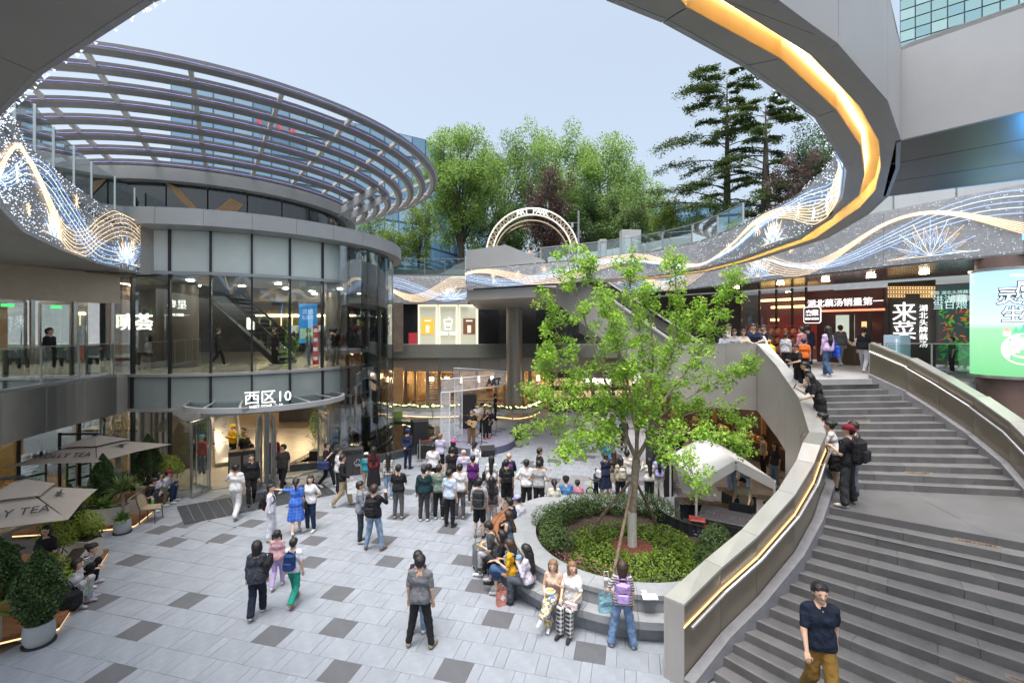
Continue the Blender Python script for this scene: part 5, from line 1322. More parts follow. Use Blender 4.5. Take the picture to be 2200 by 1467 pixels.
t_.links.new(cr_.outputs[0], p_.inputs['Emission Color']); p_.inputs['Emission Strength'].default_value = .55; p_.inputs['Base Color'].default_value = (.02, .02, .02, 1); p_.inputs['Roughness'].default_value = .3
q = MB(); q.lathe([(LCR, 4.8), (LCR, 7.7)], (LCX, LCY, 0), 64); so = q.build('screen', SCR, lc, True)
for z in (4.76, 7.74): q = MB(); q.lathe([(LCR + .04, z - .04), (LCR + .04, z + .04)], (LCX, LCY, 0), 64); q.build('screen_rim', STEEL, lc, True)
def epat(c, s=1.0): return emit('scr %.2f %.2f %.2f' % c, c, s, False, c)
def cpatch(pts, m, r=LCR + .012, name='screen_art'):
 q = MB(); q.add([cyl(a, z, r) for a, z in pts], [tuple(range(len(pts)))]); return q.build(name, m, lc)
def ctext(body, a, z, sz, m, bold=0):
 M = plane_M(cyl(a, z, LCR + .03), (-math.sin(R(a)), math.cos(R(a)), 0), (0, 0, 1)); return text(body, sz, m, lc, M, 'screen_lettering', .004, bold=bold)
BLK = epat((.02, .05, .08)); WHT = epat((1, 1, 1), 1.2)
for ch, a, z, sz in (('灵', -137, 6.95, .5), ('感', -112, 7.12, .55), ('”', -92, 7.2, .4), ('生', -132, 6.45, .46), ('活', -110, 6.55, .5), ('节', -90, 6.62, .52)):
 ctext(ch, a, z, sz, BLK, .022); M = None
 ctext(ch, a, z, sz, WHT, .002).location = Vector((math.cos(R(a)), math.sin(R(a)), 0)) * .012
ctext('◎ 北京市 | 西城大悦 大悦城', -104, 7.52, .085, WHT)
def ell(a, z, ra, rz, n=14): return [(a + ra * math.cos(2 * PI * k / n), z + rz * math.sin(2 * PI * k / n)) for k in range(n)]
cpatch(ell(-118, 5.55, 30, .42, 24), epat((.95, .97, .95), 1.1)); cpatch(ell(-118, 5.6, 22, .3, 24), epat((.45, .85, .45)), LCR + .018)
cpatch(ell(-124, 5.68, 12, .16, 20), epat((.55, .8, .92)), LCR + .022); cpatch(ell(-124, 5.68, 8, .1, 20), epat((.92, .95, .98), 1.1), LCR + .026)
for a, z, s_ in ((-128, 6.05, .16), (-118, 6.08, .2), (-108, 6.1, .18), (-95, 6.12, .22), (-82, 6.1, .2), (-86, 5.05, .2), (-98, 5.0, .22), (-112, 4.98, .18), (-78, 5.3, .2)):
 cpatch([(a - 9 * s_ / .2 * .7, z - s_ * .4), (a + 9 * s_ / .2 * .7, z - s_ * .4), (a, z + s_ * .7)], epat((.10, .48, .30)), LCR + .02)
for a, z in ((-102, 5.98), (-92, 5.85), (-99, 5.45), (-128, 5.45), (-140, 5.9)):
 cpatch([(a - 5, z), (a + 5, z), (a + 5, z + .13), (a - 5, z + .13)], epat((.93, .78, .62)), LCR + .024); cpatch([(a - 6.5, z + .12), (a + 6.5, z + .12), (a, z + .25)], epat((.85, .38, .3)), LCR + .026)
for a, z in ((-100, 5.2), (-93, 5.17), (-86, 5.22)): cpatch(ell(a, z, 6, .1), epat((.25, .62, .2)), LCR + .024)
balustrade('glass balustrade on the right upper walkway beside the screen column', [(12.1, 15.05), (13.0, 14.5), (14.0, 13.9)], 4.5, 1.12, step=1.05)
pl_ = thing('plinth_box', 'pale blue glowing box plinth before the restaurant', 'plinth', (13.1, 15.7, 4.5)); q = MB(); q.box((13.15, 15.9, 5.2), (.62, .5, 1.36), .4, .02); q.build('case', mat('pale blue case', (.45, .6, .72), .3), pl_); q = MB(); q.box((13.0, 15.66, 5.25), (.28, .02, 1.0), .4); q.build('window', emit('pale window', (.7, .82, .95), .8, False), pl_)
sh = thing('display_shelf', 'red metal display shelf set out with clay pots and greenery', 'shelf', (*onfac(1700, 1.2)[0][:2], 4.5))
REDM = mat('red painted steel', (.35, .04, .03), .4); POT = mat('terracotta pot', (.45, .17, .08), .7, 0, .15, 10)
p0, _, n0 = onfac(1643, 1.5); p1, _, _ = onfac(1765, 1.5)
for z in (4.62, 5.02, 5.42, 5.82): q = MB(); q.bar(p0 + Vector((0, 0, z)), p1 + Vector((0, 0, z)), .35, .035); q.build('shelf_board', REDM, sh)
for f in (0, .33, .66, 1):
 for o_ in (-.16, .16): q = MB(); c = p0.lerp(p1, f) + n0 * o_; q.bar(c + Vector((0, 0, 4.5)), c + Vector((0, 0, 6.25)), .035, .035); q.build('upright', REDM, sh)
q = MB(); q.bar(p0 + Vector((0, 0, 6.23)), p1 + Vector((0, 0, 6.23)), .035, .035); q.build('top_rail', REDM, sh)
ci = 0
for z in (4.64, 5.04, 5.44, 5.84):
 for k in range(8):
  c = p0.lerp(p1, (k + .5) / 8)
  t = thing('clay_pot', 'orange clay pot, %s from the left in the %s row of the red shelf' % (('first', 'second', 'third', 'fourth', 'fifth', 'sixth', 'seventh', 'eighth')[k], ('bottom', 'second', 'third', 'top')[int((z - 4.6) / .4)]), 'pot', (c.x, c.y, z), 'clay pots on the red shelf')
  q = MB(); q.lathe([(.085, 0), (.13, .08), (.135, .15), (.1, .19), (.12, .21)], (c.x, c.y, z), 12); q.build('bowl', POT, t, True); q = MB(); q.lathe([(.12, .205), (.08, .24), (.02, .26), (.015, .285)], (c.x, c.y, z), 12); q.build('lid', POT, t, True)
p = G(1838, 783, 4.5); mc = thing('menu_stand', 'dark menu stand with tilted pictured menu outside restaurant', 'menu stand', tuple(p))
q = MB(); q.box((p.x, p.y, 4.95), (.75, .55, .9), .2, .02); q.build('cabinet', mat('bronze cabinet', (.11, .08, .06), .4, .2), mc); q = MB(); M = Matrix.Translation((p.x, p.y - .05, 5.5)) @ Matrix.Rotation(.2, 4, 'Z') @ Matrix.Rotation(R(30), 4, 'X'); q.box((0, 0, 0), (.95, .6, .04), M=M); q.build('menu_board', mat('menu print', (.55, .45, .38), .5, 0, .6, 9), mc)
# escalator from the ring down to the platform
eo = thing('outdoor_escalator', 'outdoor escalator descending from ring to upper landing behind the tree', 'escalator', (6.6, 16.6, 4.5))
e0, e1 = Vector((6.5, 17.0, 4.55)), Vector((2.7, 22.5, 8.3)); dv = e1 - e0; pv = Vector((-dv.y, dv.x, 0)).normalized()
for sd in (-.75, .75):
 o_ = pv * sd
 q = MB(); q.slab([e0 + o_ + Vector((0, 0, -.9)), e1 + o_ + Vector((0, 0, -.9)), e1 + o_ + Vector((0, 0, .95)), e0 + o_ + Vector((0, 0, .95))], -pv if sd < 0 else pv, .06); q.build('side_cladding', ALU, eo)
 q = MB(); q.bar(e0 + o_ + Vector((0, 0, .98)), e1 + o_ + Vector((0, 0, .98)), .22, .05); q.build('cap', MC['pale satin cap'], eo)
 q = MB(); q.bar(e0 + o_ * .72 + Vector((0, 0, 1.0)), e1 + o_ * .72 + Vector((0, 0, 1.0)), .07, .07); q.build('handrail', BLACKP, eo)
q = MB(); q.slab([e0 - pv * .75 + Vector((0, 0, -.92)), e1 - pv * .75 + Vector((0, 0, -.92)), e1 + pv * .75 + Vector((0, 0, -.92)), e0 + pv * .75 + Vector((0, 0, -.92))], (0, 0, 1), .05); q.build('underside', ALU, eo)
for k in range(22):
 p = e0.lerp(e1, (k + .5) / 22); q = MB(); q.box(p - Vector((0, 0, .05)), (.3, 1.0, .2), math.atan2(dv.y, dv.x)); q.build('step', STEEL, eo)
q = MB(); w0 = e0.lerp(e1, .55) - pv * .78; w1 = e1 - pv * .78
q.slab([Vector((w0.x, w0.y, w0.z - 1.8)), Vector((w1.x, w1.y, w1.z - 2.4)), Vector((w1.x, w1.y, w1.z - .9)), Vector((w0.x, w0.y, w0.z - .9))], -pv, .05); q.build('lower_cladding', ALU, eo)
# north building
nb_ = thing('north_building', 'north building with tea shop lightboxes over a glazed ground floor', 'building', (-2, 36, 0))
NY = 36.0
def nx(x, Y=NY): return (x - 1100) / 1000 * Y
def nz(y, Y=NY): return EYE + (705 - y) / 1000 * Y
def npan(name, x0, x1, y0, y1, m, parent, Y=NY, t=.08, gap=0):
 q = MB(); q.box((nx((x0 + x1) / 2, Y), Y + t / 2, nz((y0 + y1) / 2, Y)), ((x1 - x0) / 1000 * Y - gap, t, (y1 - y0) / 1000 * Y)); return q.build(name, m, parent)
NDK = mat('black facade glass', (.018, .02, .024), .08, 0, .1, .4, spec=.8)
npan('upper_wall', 700, 1420, 648, 760, mat('facade backing', (.04, .04, .042), .6), nb_, NY + .15)
for x0, x1 in ((820, 852), (853.5, 896), (1028.5, 1070)): npan('black_pane', x0, x1, 654, 756.5, NDK, nb_, NY + .02, .06)
for k in range(4): npan('louvre', 1072, 1088, 656 + k * 25, 656 + k * 25 + 22, mat('dark louvre', (.06, .06, .065), .5), nb_, NY)
for x0, x1 in ((1071, 1087), (1121, 1152)):
 for k in range(24): npan('louvre_slat', x0, x1, 656 + k * 4.2, 656 + k * 4.2 + 2.4, mat('dark louvre', (.06, .06, .065), .5), nb_, NY - .04, .05)
for k in range(6): npan('black_pane', 1153 + k * 40, 1191 + k * 40, 654, 756.5, NDK, nb_, NY + .02, .06)
LBX = emit('cream lightbox', (1, .93, .66), .24, True, (.6, .58, .45)); LBE = emit('bright lightbox rim', (1, .92, .62), 1.5, False)
tea = thing('tea_shop_lightboxes', 'three tall cream lit tea shop panels with cup logo', 'sign', (nx(962), NY, 4.2))
LBI = mat('lightbox inner face', (.5, .5, .42), .5, 0, .03)
for k, (x0, x1) in enumerate(((898, 940), (942, 983), (985, 1027))):
 npan('lightbox', x0, x1, 653.5, 757, LBE, tea, NY - .02, .04); npan('lightbox_face', x0 + 2.2, x1 - 2.2, 656.5, 754, LBX, tea, NY - .035, .03)
 npan('lightbox_inner', x0 + 5, x1 - 5, 660, 750.5, emit('lightbox inner', (.74, .74, .50), .42, False, (.5, .5, .42)), tea, NY - .05, .03)
for x0, x1, c1, c2 in ((905, 932, (.75, .42, .04), (.95, .85, .6)), (995, 1021, (.14, .06, .03), (.8, .55, .3))):
 npan('poster', x0, x1, 683, 717, emit('tea poster %.2f' % c1[0], c1, .9, False, c1), tea, NY - .07, .03)
 npan('poster_drink', (x0 + x1) / 2 - 4, (x0 + x1) / 2 + 4, 698, 714, emit('tea drink', (.95, .8, .55), .9, False), tea, NY - .09, .02)
 npan('poster_print', (x0 + x1) / 2 - 7, (x0 + x1) / 2 + 7, 687, 690, emit('white print', (1, 1, 1), .9, False), tea, NY - .09, .02)
text('KOI Thé', .36, WHT, tea, plane_M((nx(963), NY - .1, nz(716)), (1, 0, 0), (0, 0, 1)), 'lettering', .02, bold=.006)
q = MB(); cx, cz = nx(963), nz(696)
q.tube([(cx - .3, NY - .1, cz + .33), (cx - .22, NY - .1, cz - .38), (cx + .22, NY - .1, cz - .38), (cx + .3, NY - .1, cz + .33)], .03, 5); q.tube([(cx - .33, NY - .1, cz + .33), (cx + .33, NY - .1, cz + .36)], .03, 5); q.tube([(cx + .05, NY - .1, cz + .33), (cx + .12, NY - .1, cz + .55)], .03, 5)
q.build('cup_logo', WHT, tea); text('KO', .3, WHT, tea, plane_M((cx, NY - .1, cz - .02), (1, 0, 0), (0, 0, 1)), 'cup_logo', .02, bold=.01)
q = MB(); npan('red_poster', 878, 896, 714, 754, emit('red poster', (.4, .03, .05), .6, False, (.3, .03, .04)), nb_, NY - .02, .03)
for k in range(16): npan('fascia_panel', 772 + k * 43, 772 + (k + 1) * 43, 757.5, 797, ALU_L if k % 3 == 1 else mat('mid aluminium panel', (.40, .39, .375), .42, .3, .05, 1.2) if k % 3 else ALU, nb_, NY - .12, .1, .02)
npan('rear_wall', 700, 1440, 795, 880, mat('warm shop backdrop', (.30, .2, .12), .6, 0, .35, .7), nb_, NY + 3.0)
q = MB(); q.box((nx(1070), NY + 1.6, .02), (24, 3.6, .04)); q.build('shop_floor', MC['warm hall floor'], nb_)
for k, x in enumerate((818, 855, 868, 890, 915, 940, 985, 1020, 1062, 1082, 1120, 1135, 1168, 1200, 1240, 1290)):
 npan('post', x, x + (7 if k % 3 else 4), 797, 874, mat('bronze post', (.30, .24, .17), .35, .5, .05), nb_, NY - .05, .2)
for x0, x1 in ((822, 853), (875, 913), (922, 983), (990, 1060), (1068, 1118), (1128, 1166), (1172, 1198), (1208, 1238), (1248, 1288)): npan('pane', x0, x1, 798, 873, glass('north pane', (.8, .82, .8), .07, .5), nb_, NY, .02)
for k in range(12):
 npan('louvre_slat', 915, 938, 802 + k * 5.2, 805 + k * 5.2, mat('pale louvre', (.3, .28, .25), .4, .5), nb_, NY - .08, .06)
 if k < 11: npan('louvre_slat', 940, 984, 802 + k * 5.2, 804 + k * 5.2, mat('bronze louvre', (.16, .13, .1), .4, .5), nb_, NY + .5, .06)
pr_ = random.Random(9)
for k in range(14):
 x = 824 + k * 33; npan('pendant_lamp', x, x + pr_.choice((3, 5, 8)), 806 + pr_.random() * 8, 812 + pr_.random() * 10, emit('amber pendant', (1, .66, .32), 45), nb_, NY + 1.2 + pr_.random(), .12)
for k in range(46):
 x = pr_.uniform(822, 1285); y = pr_.uniform(822, 864); c = pr_.choice(((.35, .05, .04), (.5, .35, .15), (.6, .58, .5), (.12, .1, .08), (.45, .2, .08), (.2, .22, .15)))
 npan('merchandise', x, x + pr_.uniform(5, 14), y, y + pr_.uniform(5, 12), mat('goods %s' % str(c), c, .5, 0, .2, 6), nb_, NY + 1.3 + pr_.random() * 1.2, .25)
for k in range(5): npan('bench_rail', 990, 1062, 862 + k * 2.6, 863.4 + k * 2.6, STEEL, nb_, NY - .5, .04)
npan('dark_shop_front', 1180, 1445, 798, 900, mat('dark timber shopfront', (.03, .025, .022), .5, 0, .2, 1), nb_, 34.2, .1)
for k in range(9): npan('warm_panel', 1190 + (k % 5) * 44, 1226 + (k % 5) * 44, 812 + 26 * (k // 5), 828 + 26 * (k // 5), emit('amber panel %d' % (k % 2), (1, .5 + .1 * (k % 2), .18), .3), nb_, 34.1, .06)
for x, y in ((1262, 817), (1277, 816), (1297, 819), (1309, 820)):
 q = MB(); q.lathe([(.01, -.14), (.12, -.08), (.15, 0), (.12, .08), (.01, .14)], (nx(x, 33.9), 33.9, nz(y, 33.9)), 10); q.build('globe_lamp', emit('white globe', (1, .95, .85), 7, True), nb_, True)
q = MB(); text('东区15', .85, LIT, nb_, plane_M((nx(1400, 30), 30, nz(812, 30)), (1, 0, 0), (0, 0, 1)), 'lettering', .04, bold=.02)
npan('led_fascia', 700, 1004, 592, 652, MESHP, nb_, NY - .3, .2); npan('terrace_edge', 700, 1004, 578, 592, ALU_L, nb_, NY - .1, .3)
cl = thing('round_column', 'tall round brushed metal column left of the maple', 'column', (.16, 32, 0))
for z0, z1 in ((0, 1.9), (1.905, 3.8), (3.805, 5.9), (5.905, 8.0)):
 q = MB(); q.lathe([(.55, z0), (.55, z1)], (.16, 32, 0), 40); q.build('sleeve', mat('brushed column metal', (.36, .345, .325), .32, .6, .06, 2, stretch=(1, 1, .15)), cl, True)
q = MB(); q.prism([(-2.3, 23.75), (1.1, 21.5), (2.6, 22.5), (4.5, 27), (3, 35.6), (-2.6, 35.6)], 7.55, 8.05); q.build('deck_slab', ALU, nb_)
q = MB(); q.prism([(-2.28, 23.8), (1.1, 21.55), (1.5, 21.95), (-1.9, 24.4)], 9.1, 10.02) ;
q = MB(); q.prism([(-2.32, 23.65), (-.3, 22.35), (1.5, 21.2), (1.55, 21.3), (-.25, 22.5), (-2.25, 23.78)], 9.1, [10.05, 10.12, 9.2, 9.2, 10.12, 10.05]); q.build('stair_parapet', ALU_L, nb_)
q = MB(); q.box((-2.3, 29.8, 9.0), (.12, 11.8, 1.9)); q.build('end_wall', ALU_L, nb_)
tr = thing('planting_trough', 'long curved white planting trough with fairy lights by the column', 'planter', (*G(1000, 893)[:2], 0))
TP = [G(x, y, .75) for x, y in ((800, 868), (870, 874), (950, 876), (1020, 872), (1075, 876), (1110, 880), (1145, 874), (1160, 866))]
TP = smooth_path(TP, 1)
for i in range(len(TP) - 1):
 q = MB(); q.bar(TP[i] + Vector((0, 0, -.12)), TP[i + 1] + Vector((0, 0, -.12)), .5, .22); q.build('trough', mat('white trough', (.5, .5, .48), .4), tr)
 if i % 2 == 0: q = MB(); q.box((TP[i].x, TP[i].y, .28), (.07, .07, .56)); q.build('leg', STEEL, tr)
 q = MB(); q.bar(TP[i] + Vector((0, .3, -.66)), TP[i + 1] + Vector((0, .3, -.66)), .04, .03); q.build('floor_light', emit('warm floor light', (1, .6, .25), 1.6), tr)
# string lights on the bands
def led(parent, P, z0, z1, side, seed, dens=26, wave=True, rad=.0095, suns=(), flip=False):
 pts = [Vector((*p, 0)) for p in P]; L = [0]
 for i in range(1, len(pts)): L.append(L[-1] + (pts[i] - pts[i - 1]).length)
 T = L[-1]; H = z1 - z0; pr = random.Random(seed)
 def pos(s, t, off=.05):
  s = min(max(s, 0), T); i = 1
  while i < len(L) - 1 and L[i] < s: i += 1
  f = (s - L[i - 1]) / max(L[i] - L[i - 1], 1e-6); p = pts[i - 1].lerp(pts[i], f); d = (pts[i] - pts[i - 1]).normalized()
  n = Vector((-d.y, d.x, 0)) * side; p = p + n * off; p.z = z0 + min(max(t, .03), .97) * H; return p
 GOLDL = emit('gold string', (1, .68, .34), 1.7, False); BLUEL = emit('blue string', (.22, .46, 1.0), 1.6, False); ICE = emit('ice string', (.62, .82, 1.0), 1.7, False)
 def string(fn, m, n=None, r=rad):
  n = n or max(12, int(T / .22)); q = MB(); q.tube([pos(T * i / n, fn(i / n)) for i in range(n + 1)], r, 3, cap=False); q.build('light_string', m, parent)
 if wave:
  w = 2 * PI * T / 7.5; ph = pr.random() * 6
  for j in range(7): string(lambda f, j=j: .5 + (.34) * math.sin(w * f + ph) + (j - 3) * .035 * (1.2 + math.sin(w * .5 * f + ph)), GOLDL)
  for j in range(5): string(lambda f, j=j: .48 + (.30) * math.sin(w * .8 * f + ph + 2.4) + (j - 2) * .04 * (1.1 + math.sin(w * .4 * f)), (BLUEL, ICE, BLUEL, ICE, BLUEL)[j])
 for s, r in suns:           # spiky sunburst outlines
  for rr_, m in ((r, GOLDL), (r * .82, BLUEL), (r * .62, ICE)):
   q = MB(); pl = []
   for k in range(19):
    a = PI * k / 18; d = rr_ * (1.0 if k % 2 == 0 else .58); pl.append(pos(s + d * math.cos(a), .12 + d * math.sin(a) / H))
   q.tube(pl, rad, 3, cap=False); q.build('light_star', m, parent)
  for k in range(9):
   a = PI * k / 8; q = MB(); q.tube([pos(s, .12), pos(s + r * 1.25 * math.cos(a), .12 + r * 1.25 * math.sin(a) / H)], rad * .8, 3, cap=False); q.build('light_star', (GOLDL, BLUEL, ICE)[k % 3], parent)
 for k in range(int(T / 2.0)):
  s, t, r = pr.uniform(.5, T - .5), pr.uniform(.25, .8), pr.uniform(.12, .22); q = MB()
  for a in range(4):
   an = PI * a / 4; q.tube([pos(s - r * math.cos(an), t - r * math.sin(an) / H), pos(s + r * math.cos(an), t + r * math.sin(an) / H)], rad, 3, cap=False)
  q.build('light_star', GOLDL if k % 3 else ICE, parent)
 n = int(T * H * dens); q = MB(); tet = [(1, 1, 1), (1, -1, -1), (-1, 1, -1), (-1, -1, 1)]
 for k in range(n):
  p = pos(pr.uniform(0, T), pr.random(), .06); r = pr.uniform(.006, .013) * rad / .011
  q.add([p + Vector(v) * r for v in tet], [(0, 2, 1), (0, 1, 3), (0, 3, 2), (1, 2, 3)])
 tag(q.build('fairy_bulbs', emit('fairy bulb', (.75, .86, 1.0), 1.7, False), parent), kind='stuff')
 q = MB()
 for k in range(int(H / .085)):
  t = (k + .5) * .085 / H; n = max(6, int(T / .6)); q.tube([pos(T * i / n, t, .03) for i in range(n + 1)], .0035, 3, cap=False)
 tag(q.build('mesh_wire', mat('mesh wire', (.33, .34, .36), .5, .5, 0), parent), kind='stuff')
led(west, RING_L[:9], ZB, WZT, 1, 1, 75, suns=((1.0, .75), (6.2, .6)))
led(ring, RING_R[3:], ZB, ZT, 1, 2, 70, suns=((4.2, .55), (9.5, .5), (15.0, .45)), rad=.009)
led(east, EB[:9], ZB, 9.98, 1, 3, 48, suns=((3.6, .8), (7.3, .9), (13.5, .8)))
led(nb_, [(nx(1003), NY - .3), (nx(720), NY - .3)], ZB, 10.1, 1, 4, 16, suns=((1.2, .9),), rad=.016)
balustrade('glass balustrade with pale top rail along the ring walkway', [(p[0] + .3, p[1] + .3) for p in RING_R[9:14]], 9.08, .75, step=1.5)
balustrade('glass balustrade along the planted north terrace', [(-9.8, 35.9), (-7, 35.75), (-3.6, 35.75)], 10.2, 1.25, step=1.7)
# foliage helpers
def leafmat(name, c1, c2, c3=None, trans=.35):
 if name in MC: return MC[name]
 m = bpy.data.materials.new(name); m.use_nodes = True; t = m.node_tree; p = t.nodes['Principled BSDF']; o = t.nodes['Material Output']
 gi = t.nodes.new('ShaderNodeNewGeometry'); r = t.nodes.new('ShaderNodeValToRGB')
 r.color_ramp.elements[0].color = (*c1, 1); r.color_ramp.elements[1].color = (*c2, 1)
 if c3: z = r.color_ramp.elements.new(.85); z.color = (*c3, 1)
 t.links.new(gi.outputs['Random Per Island'], r.inputs[0]); t.links.new(r.outputs[0], p.inputs['Base Color'])
 p.inputs['Roughness'].default_value = .5; p.inputs['Specular IOR Level'].default_value = .3
 tr = t.nodes.new('ShaderNodeBsdfTranslucent'); t.links.new(r.outputs[0], tr.inputs[0])
 mx = t.nodes.new('ShaderNodeMixShader'); mx.inputs[0].default_value = trans
 t.links.new(p.outputs[0], mx.inputs[1]); t.links.new(tr.outputs[0], mx.inputs[2]); t.links.new(mx.outputs[0], o.inputs[0])
 MC[name] = m; return m
def leaves_np(C, size, shape='diamond', seed=0, flat=.5, droop=0.0, out=None):
 """C (n,3) leaf centres -> V, F (one k-gon per leaf, own island)"""
 g = np.random.default_rng(seed); n = len(C)
 nrm_ = g.normal(size=(n, 3)); nrm_[:, 2] = np.abs(nrm_[:, 2]) + flat * 2
 if out is not None: nrm_ += out * 1.2
 nrm_ /= np.linalg.norm(nrm_, axis=1, keepdims=True)
 a = g.normal(size=(n, 3)); a[:, 2] -= droop; a -= nrm_ * (a * nrm_).sum(1, keepdims=True); a /= np.linalg.norm(a, axis=1, keepdims=True) + 1e-9
 b = np.cross(nrm_, a); s = size * g.uniform(.6, 1.25, (n, 1))
 if shape == 'diamond': P = [(-.5, 0), (0, -.28), (.5, 0), (0, .28)]
 elif shape == 'maple': P = [(-.45, 0), (-.1, -.5), (.12, -.2), (.5, -.3), (.62, 0), (.5, .3), (.12, .2), (-.1, .5)]
 elif shape == 'needle': P = [(-.5, -.06), (.5, -.02), (.5, .02), (-.5, .06)]
 elif shape == 'round': P = [(-.5, 0), (-.2, -.38), (.3, -.3), (.5, 0), (.3, .3), (-.2, .38)]
 k = len(P); V = np.stack([C + a * (p[0] * s) + b * (p[1] * s) for p in P], 1).reshape(-1, 3)
 F = np.arange(n * k).reshape(n, k)
 return V, F
def blob_pts(c, r, n, g, shell=.5):
 d = g.normal(size=(n, 3)); d /= np.linalg.norm(d, axis=1, keepdims=True)
 rr_ = (shell + (1 - shell) * g.random((n, 1)) ** .5)
 return np.array(c) + d * rr_ * np.array(r), d
BARK = mat('grey brown bark', (.10, .082, .065), .9, 0, .35, 8, .6, 25, stretch=(1, 1, .3))
BARKL = mat('pale maple bark', (.26, .215, .165), .85, 0, .3, 10, .4, 40)
# foreground maple, traced limb by limb in depth
def maple():
 root = thing('maple_tree', 'bright green young maple with staked trunk in the round planter', 'tree', (3.02, 11.7, .55))
 Y0 = 11.7
 W = lambda x, y, d=0: at(x, y, Y0 + d)
 trunk = MB(); base = Vector((3.02, 11.7, .5)); fork = W(1367, 985)
 trunk.tube([base, W(1358, 1120), W(1362, 1050), fork], [.115, .10, .095, .10], 12)
 tk = trunk.build('trunk', BARKL, root, True)
 wr = MB(); q0, q1 = W(1357, 1176), W(1361, 1100); wr.lathe([(.122, 0), (.112, q1.z - .5)], (3.02, 11.7, .52), 14); wr.build('white_trunk_wrap', mat('white trunk wrap', (.5, .48, .44), .8, 0, .15, 30, .5, 60), tk, True)
 limbs = [  # path (x, y, depth), leafy from fraction, spread
  ([(1340, 900, .1), (1290, 860, .3), (1235, 800, .4), (1190, 700, .3), (1170, 640, .2)], .42, .42),
  ([(1345, 905, -.2), (1305, 835, -.4), (1275, 740, -.5), (1240, 640, -.5), (1215, 540, -.4)], .38, .5),
  ([(1360, 900, .4), (1335, 800, .7), (1320, 700, .8), (1270, 600, .6), (1262, 560, .6)], .4, .45),
  ([(1372, 900, .2), (1385, 800, .4), (1375, 700, .3), (1350, 600, .3), (1345, 560, .3)], .36, .5),
  ([(1380, 890, -.3), (1405, 800, -.5), (1400, 690, -.6), (1380, 610, -.5)], .36, .45),
  ([(1390, 880, .1), (1440, 790, .3), (1455, 680, .4), (1452, 600, .4), (1447, 548, .3)], .4, .42),
  ([(1400, 890, -.2), (1465, 810, -.4), (1520, 730, -.5), (1560, 650, -.5), (1572, 600, -.5)], .45, .36),
  ([(1405, 900, .3), (1480, 850, .6), (1560, 810, .8), (1610, 775, .9)], .42, .36),
  ([(1335, 930, -.3), (1270, 900, -.6), (1200, 870, -.8), (1140, 835, -.9)], .42, .42),
  ([(1340, 955, .2), (1270, 925, .5), (1190, 905, .8), (1115, 930, 1.0)], .45, .34),
  ([(1345, 965, -.4), (1290, 945, -.9), (1240, 955, -1.2), (1205, 975, -1.4)], .5, .3),
  ([(1330, 925, -.1), (1240, 870, -.2), (1190, 800, -.2), (1165, 745, -.2)], .4, .42),
  ([(1405, 940, -.4), (1470, 925, -.8), (1540, 935, -1.1), (1605, 950, -1.2)], .48, .3),
  ([(1400, 955, -.5), (1440, 965, -1.1), (1480, 1000, -1.5), (1500, 1045, -1.7)], .35, .4),
  ([(1400, 920, .5), (1470, 890, 1.0), (1540, 870, 1.3), (1600, 905, 1.4)], .5, .34),
  ([(1370, 890, -.6), (1340, 800, -.9), (1325, 720, -1.0), (1310, 660, -1.0)], .4, .42),
  ([(1395, 870, .7), (1420, 780, 1.0), (1480, 700, 1.1), (1500, 660, 1.1)], .45, .4)]
 g = np.random.default_rng(5); C = []; br = MB()
 for path, f0, sp in limbs:
  nd = W(1344, 935, path[0][2] * .3) if path[0][0] < 1350 else W(1400, 930, path[0][2] * .3) if path[0][0] > 1386 else W(1369, 925, path[0][2] * .4); pts = smooth_path([fork, nd] + [W(*p) for p in path], 2); n = len(pts)
  br.tube(pts, [.052 * (1 - i / (n - 1)) ** 1.3 + .007 for i in range(n)], 6)
  P = np.array([p[:] for p in pts]); m = 3300 if path[-1][1] < 790 else 1900
  cl = int(26 + 18 * sp / .4)
  for k in range(cl):
   f = f0 + (1 - f0) * (k + g.random()) / cl; i = min(int(f * (n - 1)), n - 2); p = P[i] + (P[i + 1] - P[i]) * (f * (n - 1) - i)
   taper = .45 + .65 * math.sin(min(1, (f - f0) / (1 - f0) * .72 + .15) * PI)
   off = g.normal(size=3) * np.array([.36, .42, .5]) * sp * taper; off[2] *= 1.0
   e = p + off
   if k % 2 == 0: br.tube([p, (p + e) / 2 + np.array([0, 0, .03]), e], [.012, .008, .004], 4)
   q, _ = blob_pts(e, (.19, .19, .17), int(m / cl * .62), g, .1); C.append(q)
 br.build('limbs', BARKL, tk, True)
 C = np.concatenate(C)
 V, F = leaves_np(C, .068, 'maple', 3, .2, .8)
 np_obj('crown', V, F, leafmat('maple leaf', (.15, .32, .03), (.34, .56, .07), (.46, .68, .11), .5), root)
 for k, (x, y, z) in enumerate(((1250, 1160, .62), (1315, 1240, .62), (1420, 1145, .62))):
  s0 = G(x, y, z); s1 = W(1356 + 4 * k, 1030); dirn = (s1 - s0).normalized()
  st_ = thing('support_stake', ['wooden stake propping the maple from the left', 'wooden stake propping the maple at the front', 'wooden stake propping the maple from the right'][k], 'stake', tuple(s0), 'stakes propping the maple')
  q = MB(); q.tube([s0 - Vector((0, 0, .06)), s0.lerp(s1, .5) + Vector((.01, 0, .01)), s1 + dirn * .12], [.042, .038, .033], 8); q.build('pole', mat('stake timber', (.16, .115, .08), .9, 0, .3, 12, .4, 40), st_, True)
  q = MB(); q.tube([s1 - dirn * .04, s1 + dirn * .04], .05, 8); q.build('tie', mat('rope tie', (.3, .26, .2), .9), st_)
maple()
